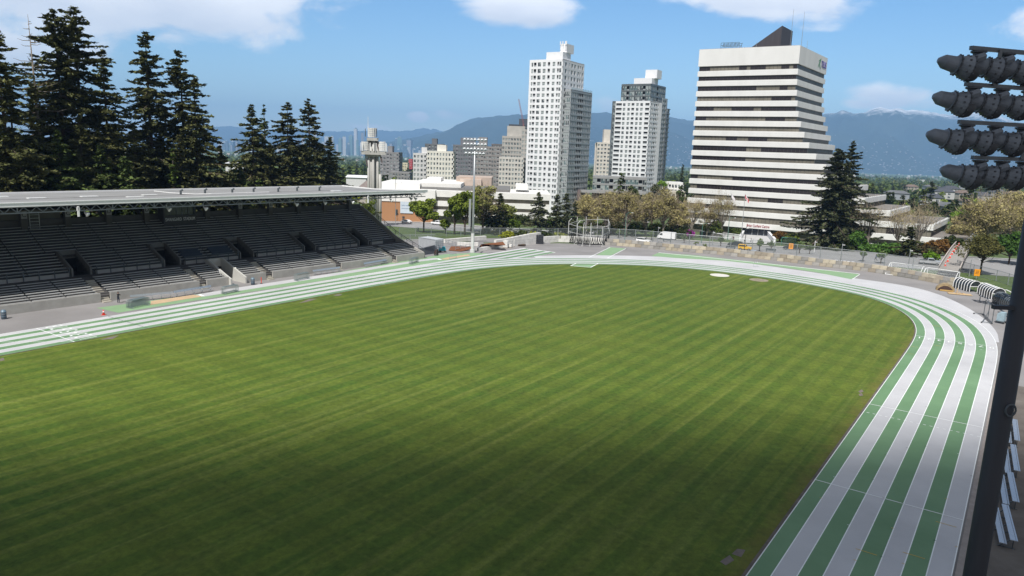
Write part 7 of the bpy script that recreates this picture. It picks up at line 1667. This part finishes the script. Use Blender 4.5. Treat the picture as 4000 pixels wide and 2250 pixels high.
car('van', cpos(2603, 936), ra+math.pi, WPT, 'tall white delivery van on the road, facing left', .92); car('suv', cpos(2512, 948), ra, WPT, 'white estate car half hidden by the block wall', .9); car('suv', cpos(2872, 963), ra+math.pi, BPT, 'dark blue black estate car left of the yellow jeep', .95)
car('jeep', cpos(2910, 979), ra, YPT, 'small yellow jeep with dark spare wheel, just above the wall', .9); car('suv', cpos(3088, 976), ra+math.pi, BPT, 'dark estate car behind the first orange sign', .9); car('sedan', cpos(2325, 918), ra, WPT, 'white car seen through the hammer cage', .9); car('sedan', cpos(2400, 916), ra, RPT, 'dark red car behind the first young tree', .9); car('suv', cpos(2355, 921), ra, BPT, 'dark car seen at the right of the hammer cage', .85)
car('pickup', cpos(3632, 1034), ra, GPT, 'grey pickup truck on the road under the footbridge', .85)
# flags
def flag(px, pyb, pyt, lab, maple, D=250):
    b = Vector((aty(px, pyb, D).x, D, G(D))); h = aty(px, pyt, D).z-b.z; r_ = empty('flag_pole', b, 0, lab, 'flag pole'); q = MB(); q.cyl(0, 0, 0, h, .13, 8, 0, .06); q.build('pole', GALV, r_)
    q = MB(); n = 8; P = []
    for j in range(5):
        for i in range(n+1): t = i/n; P.append((t*1.3+.05, .2*math.sin(t*5), h-.15-j*.3-t*1.7-.12*t*t))
    q.v = P; q.f = [(j*(n+1)+i, (j+1)*(n+1)+i, (j+1)*(n+1)+i+1, j*(n+1)+i+1) for j in range(4) for i in range(n)]; q.m = [1 if maple and (i < 2 or i >= 6 or (3 <= i < 5 and 1 <= j < 3)) else 0 for j in range(4) for i in range(n)]
    q.build('flag', [mat('flag_white', (.75, .72, .74), .8), mat('flag_red', (.6, .03, .04), .8)], r_)
flag(2842, 930, 754, 'flag pole with a drooping pale flag before the offices', False); flag(2895, 930, 757, 'flag pole with a drooping red and white maple flag before the offices', True)
# street lamps and poles
def lamp_post(px, pyb, pyt, lab, m_, head=True, D=None, arm=1.6):
    b = at(px, pyb) if D is None else Vector((aty(px, pyb, D).x, D, G(D))); h = aty(px, pyt, b.y).z-b.z; r_ = empty('street_lamp', b, 0, lab, 'street lamp', 'poles along the street'); q = MB(); q.tube([(0, 0, 0), (0, 0, h*.94), (arm*.4, 0, h), (arm, 0, h)] if head else [(0, 0, 0), (0, 0, h)], [.1, .07, .05, .05] if head else [.1, .07], 7); q.build('pole', m_, r_)
    q = MB(); q.box((arm+.25 if head else .25, 0, h-.02 if head else h-.4), (.6, .25, .12)); q.build('lamp_head', WHITE, r_)
GRP = mat('green_pole', (.08, .2, .15), .5); BKP = mat('black_pole', (.02, .02, .022), .5)
for px, pb, pt, lab, m_, hd in [(2523, 948, 862, 'black pole left of the white van', BKP, False), (2739, 950, 872, 'green street lamp by the stone garden wall', GRP, True), (2568, 948, 885, 'grey pole beside the white van', GALV, False), (2907, 985, 885, 'black pole at the front of the yellow jeep', BKP, False), (2782, 958, 902, 'grey pole behind the fence left of the estate car', GALV, False), (3282, 1035, 950, 'grey pole behind the fence at the huge spruce', GALV, False), (3545, 1062, 972, 'grey pole behind the left goal', GALV, False), (3785, 1080, 1010, 'pale lamp post beside the footbridge foot', GALV, True), (2440, 942, 830, 'green street lamp above the hammer cage', GRP, True), (2842, 940, 850, 'green street lamp before the bare trees', GRP, True), (1466, 900, 742, 'slim grey pole behind the end of the stand', GALV, False), (1545, 880, 648, 'thin pale pole before the grey slab', GALV, False), (1490, 870, 655, 'thin pale pole left of the grey slab', GALV, False), (2435, 925, 850, 'thin dark pole behind the hammer cage', BKP, False), (3180, 985, 940, 'pale post at the bus stop', WHITE, False)]: lamp_post(px, pb, pt, lab, m_, hd)
def board(px, py, w, h, lab, z, m_):
    g = at(px, py); r_ = empty('warning_sign', g, R(-20), lab, 'sign', 'orange road signs'); q = MB(); q.b2(-.06, .06, .0, .08, 0, z+h); q.build('post', GALV, r_); q = MB(); q.b2(-w/2, w/2, -.06, -.003, z, z+h); b_ = q.build('board', m_, r_)
    q = MB(); [q.b2(-w*.3, w*.3, -.075, -.0605, z+h*f, z+h*(f+.06)) for f in (.3, .5, .7)]; q.build('lettering', BLACK, b_)
SIGO = mat('sign_orange', (.85, .33, .01), .5, .04); board(3087, 990, 1.1, 1.5, 'square orange sign in front of the dark estate car', 1.2, SIGO); board(3813, 1090, 1.1, 1.5, 'square orange sign before the dark olive maple', .7, SIGO)
# bus shelter, fence-side benches, marker posts
p = at(3080, 958); r_ = empty('bus_shelter', p, ra, 'green glass bus shelter right of the plaza', 'bus shelter'); GF = mat('shelter_green', (.03, .2, .15), .4)
q = MB(); q.b2(-2.3, 2.3, -.8, .8, 2.35, 2.5); q.build('roof', GF, r_)
for x in (-2.2, 2.2):
    for y in (-.7, .7): q = MB(); q.b2(x-.06, x+.06, y-.06, y+.06, 0, 2.35); q.build('post', GF, r_)
q = MB(); q.b2(-2.1, 2.1, .68, .72, .3, 2.2); q.b2(-2.22, -2.18, -.6, .6, .3, 2.2); q.build('glass_panel', mat('shelter_glass', (.25, .38, .35), .1, .1, 1, alpha=.5), r_); q = MB(); q.b2(-1.6, 1.6, .2, .6, .42, .5); q.build('bench', GALV, r_)
for px, py, lab in ((3010, 985, 'low street bench behind the wall right of the yellow jeep'), (2605, 945, 'low street bench below the white van'), (2853, 975, 'low rail before the dark estate car')):
    g = at(px, py); r_ = empty('street_bench', g, ra, lab, 'bench'); q = MB(); q.b2(-1.3, 1.3, -.2, .2, .42, .5); q.b2(-1.3, 1.3, .16, .22, .6, .95); q.build('seat', STEEL, r_)
    for x in (-1.1, 1.1): q = MB(); q.b2(x-.05, x+.05, -.2, .22, 0, .95); q.build('leg', STEEL, r_)
for k, px in enumerate((1630, 1634.5)): g = at(px, 903); r_ = empty('marker_post', g, 0, 'white marker post on the grass, '+('left' if k == 0 else 'right')+' of a pair', 'post'); q = MB(); q.b2(-.16, .16, -.1, .1, 0, 1.15); q.build('post', WHITE, r_); q = MB(); q.b2(-.18, .18, -.12, .12, 1.15, 1.22); q.build('cap', WHITE, r_)
# ================================================================= AIR
# the cloud whose shadow lies over the near part of the field: a real cloud overhead, behind the camera
def shadow_cloud(gx, gy, rx, ry, hgt, thick, dens_, rz=0.0):
    c = Vector((gx, gy, 0))+SD*(hgt/SD.z); q = MB(); q.sph((0, 0, 0), (rx, ry, thick), 40, 20)
    m = bpy.data.materials.new('cloud_vapour'); m.use_nodes = True; n = m.node_tree.nodes; n.clear(); o = n.new('ShaderNodeOutputMaterial'); v = n.new('ShaderNodeVolumePrincipled'); v.inputs['Color'].default_value = (1, 1, 1, 1); v.inputs['Density'].default_value = dens_; m.node_tree.links.new(v.outputs[0], o.inputs['Volume'])
    ob = q.build('cloud', m, None, True); ob.location = c; ob.rotation_euler = (0, 0, rz); return tag(ob, kind='stuff')
shadow_cloud(-3, 11, 106, 46, 1750, 40, .055, R(9))
# haze over everything
q = MB(); q.b2(-17000, 17000, -420, 23500, -112, 1120)
m = bpy.data.materials.new('haze_air'); m.use_nodes = True; n = m.node_tree.nodes; n.clear(); o = n.new('ShaderNodeOutputMaterial'); v = n.new('ShaderNodeVolumePrincipled')
v.inputs['Color'].default_value = (.33, .6, 1, 1); v.inputs['Density'].default_value = 8.5e-5; v.inputs['Anisotropy'].default_value = -.2; m.node_tree.links.new(v.outputs[0], o.inputs['Volume'])
tag(q.build('haze', m), kind='stuff')
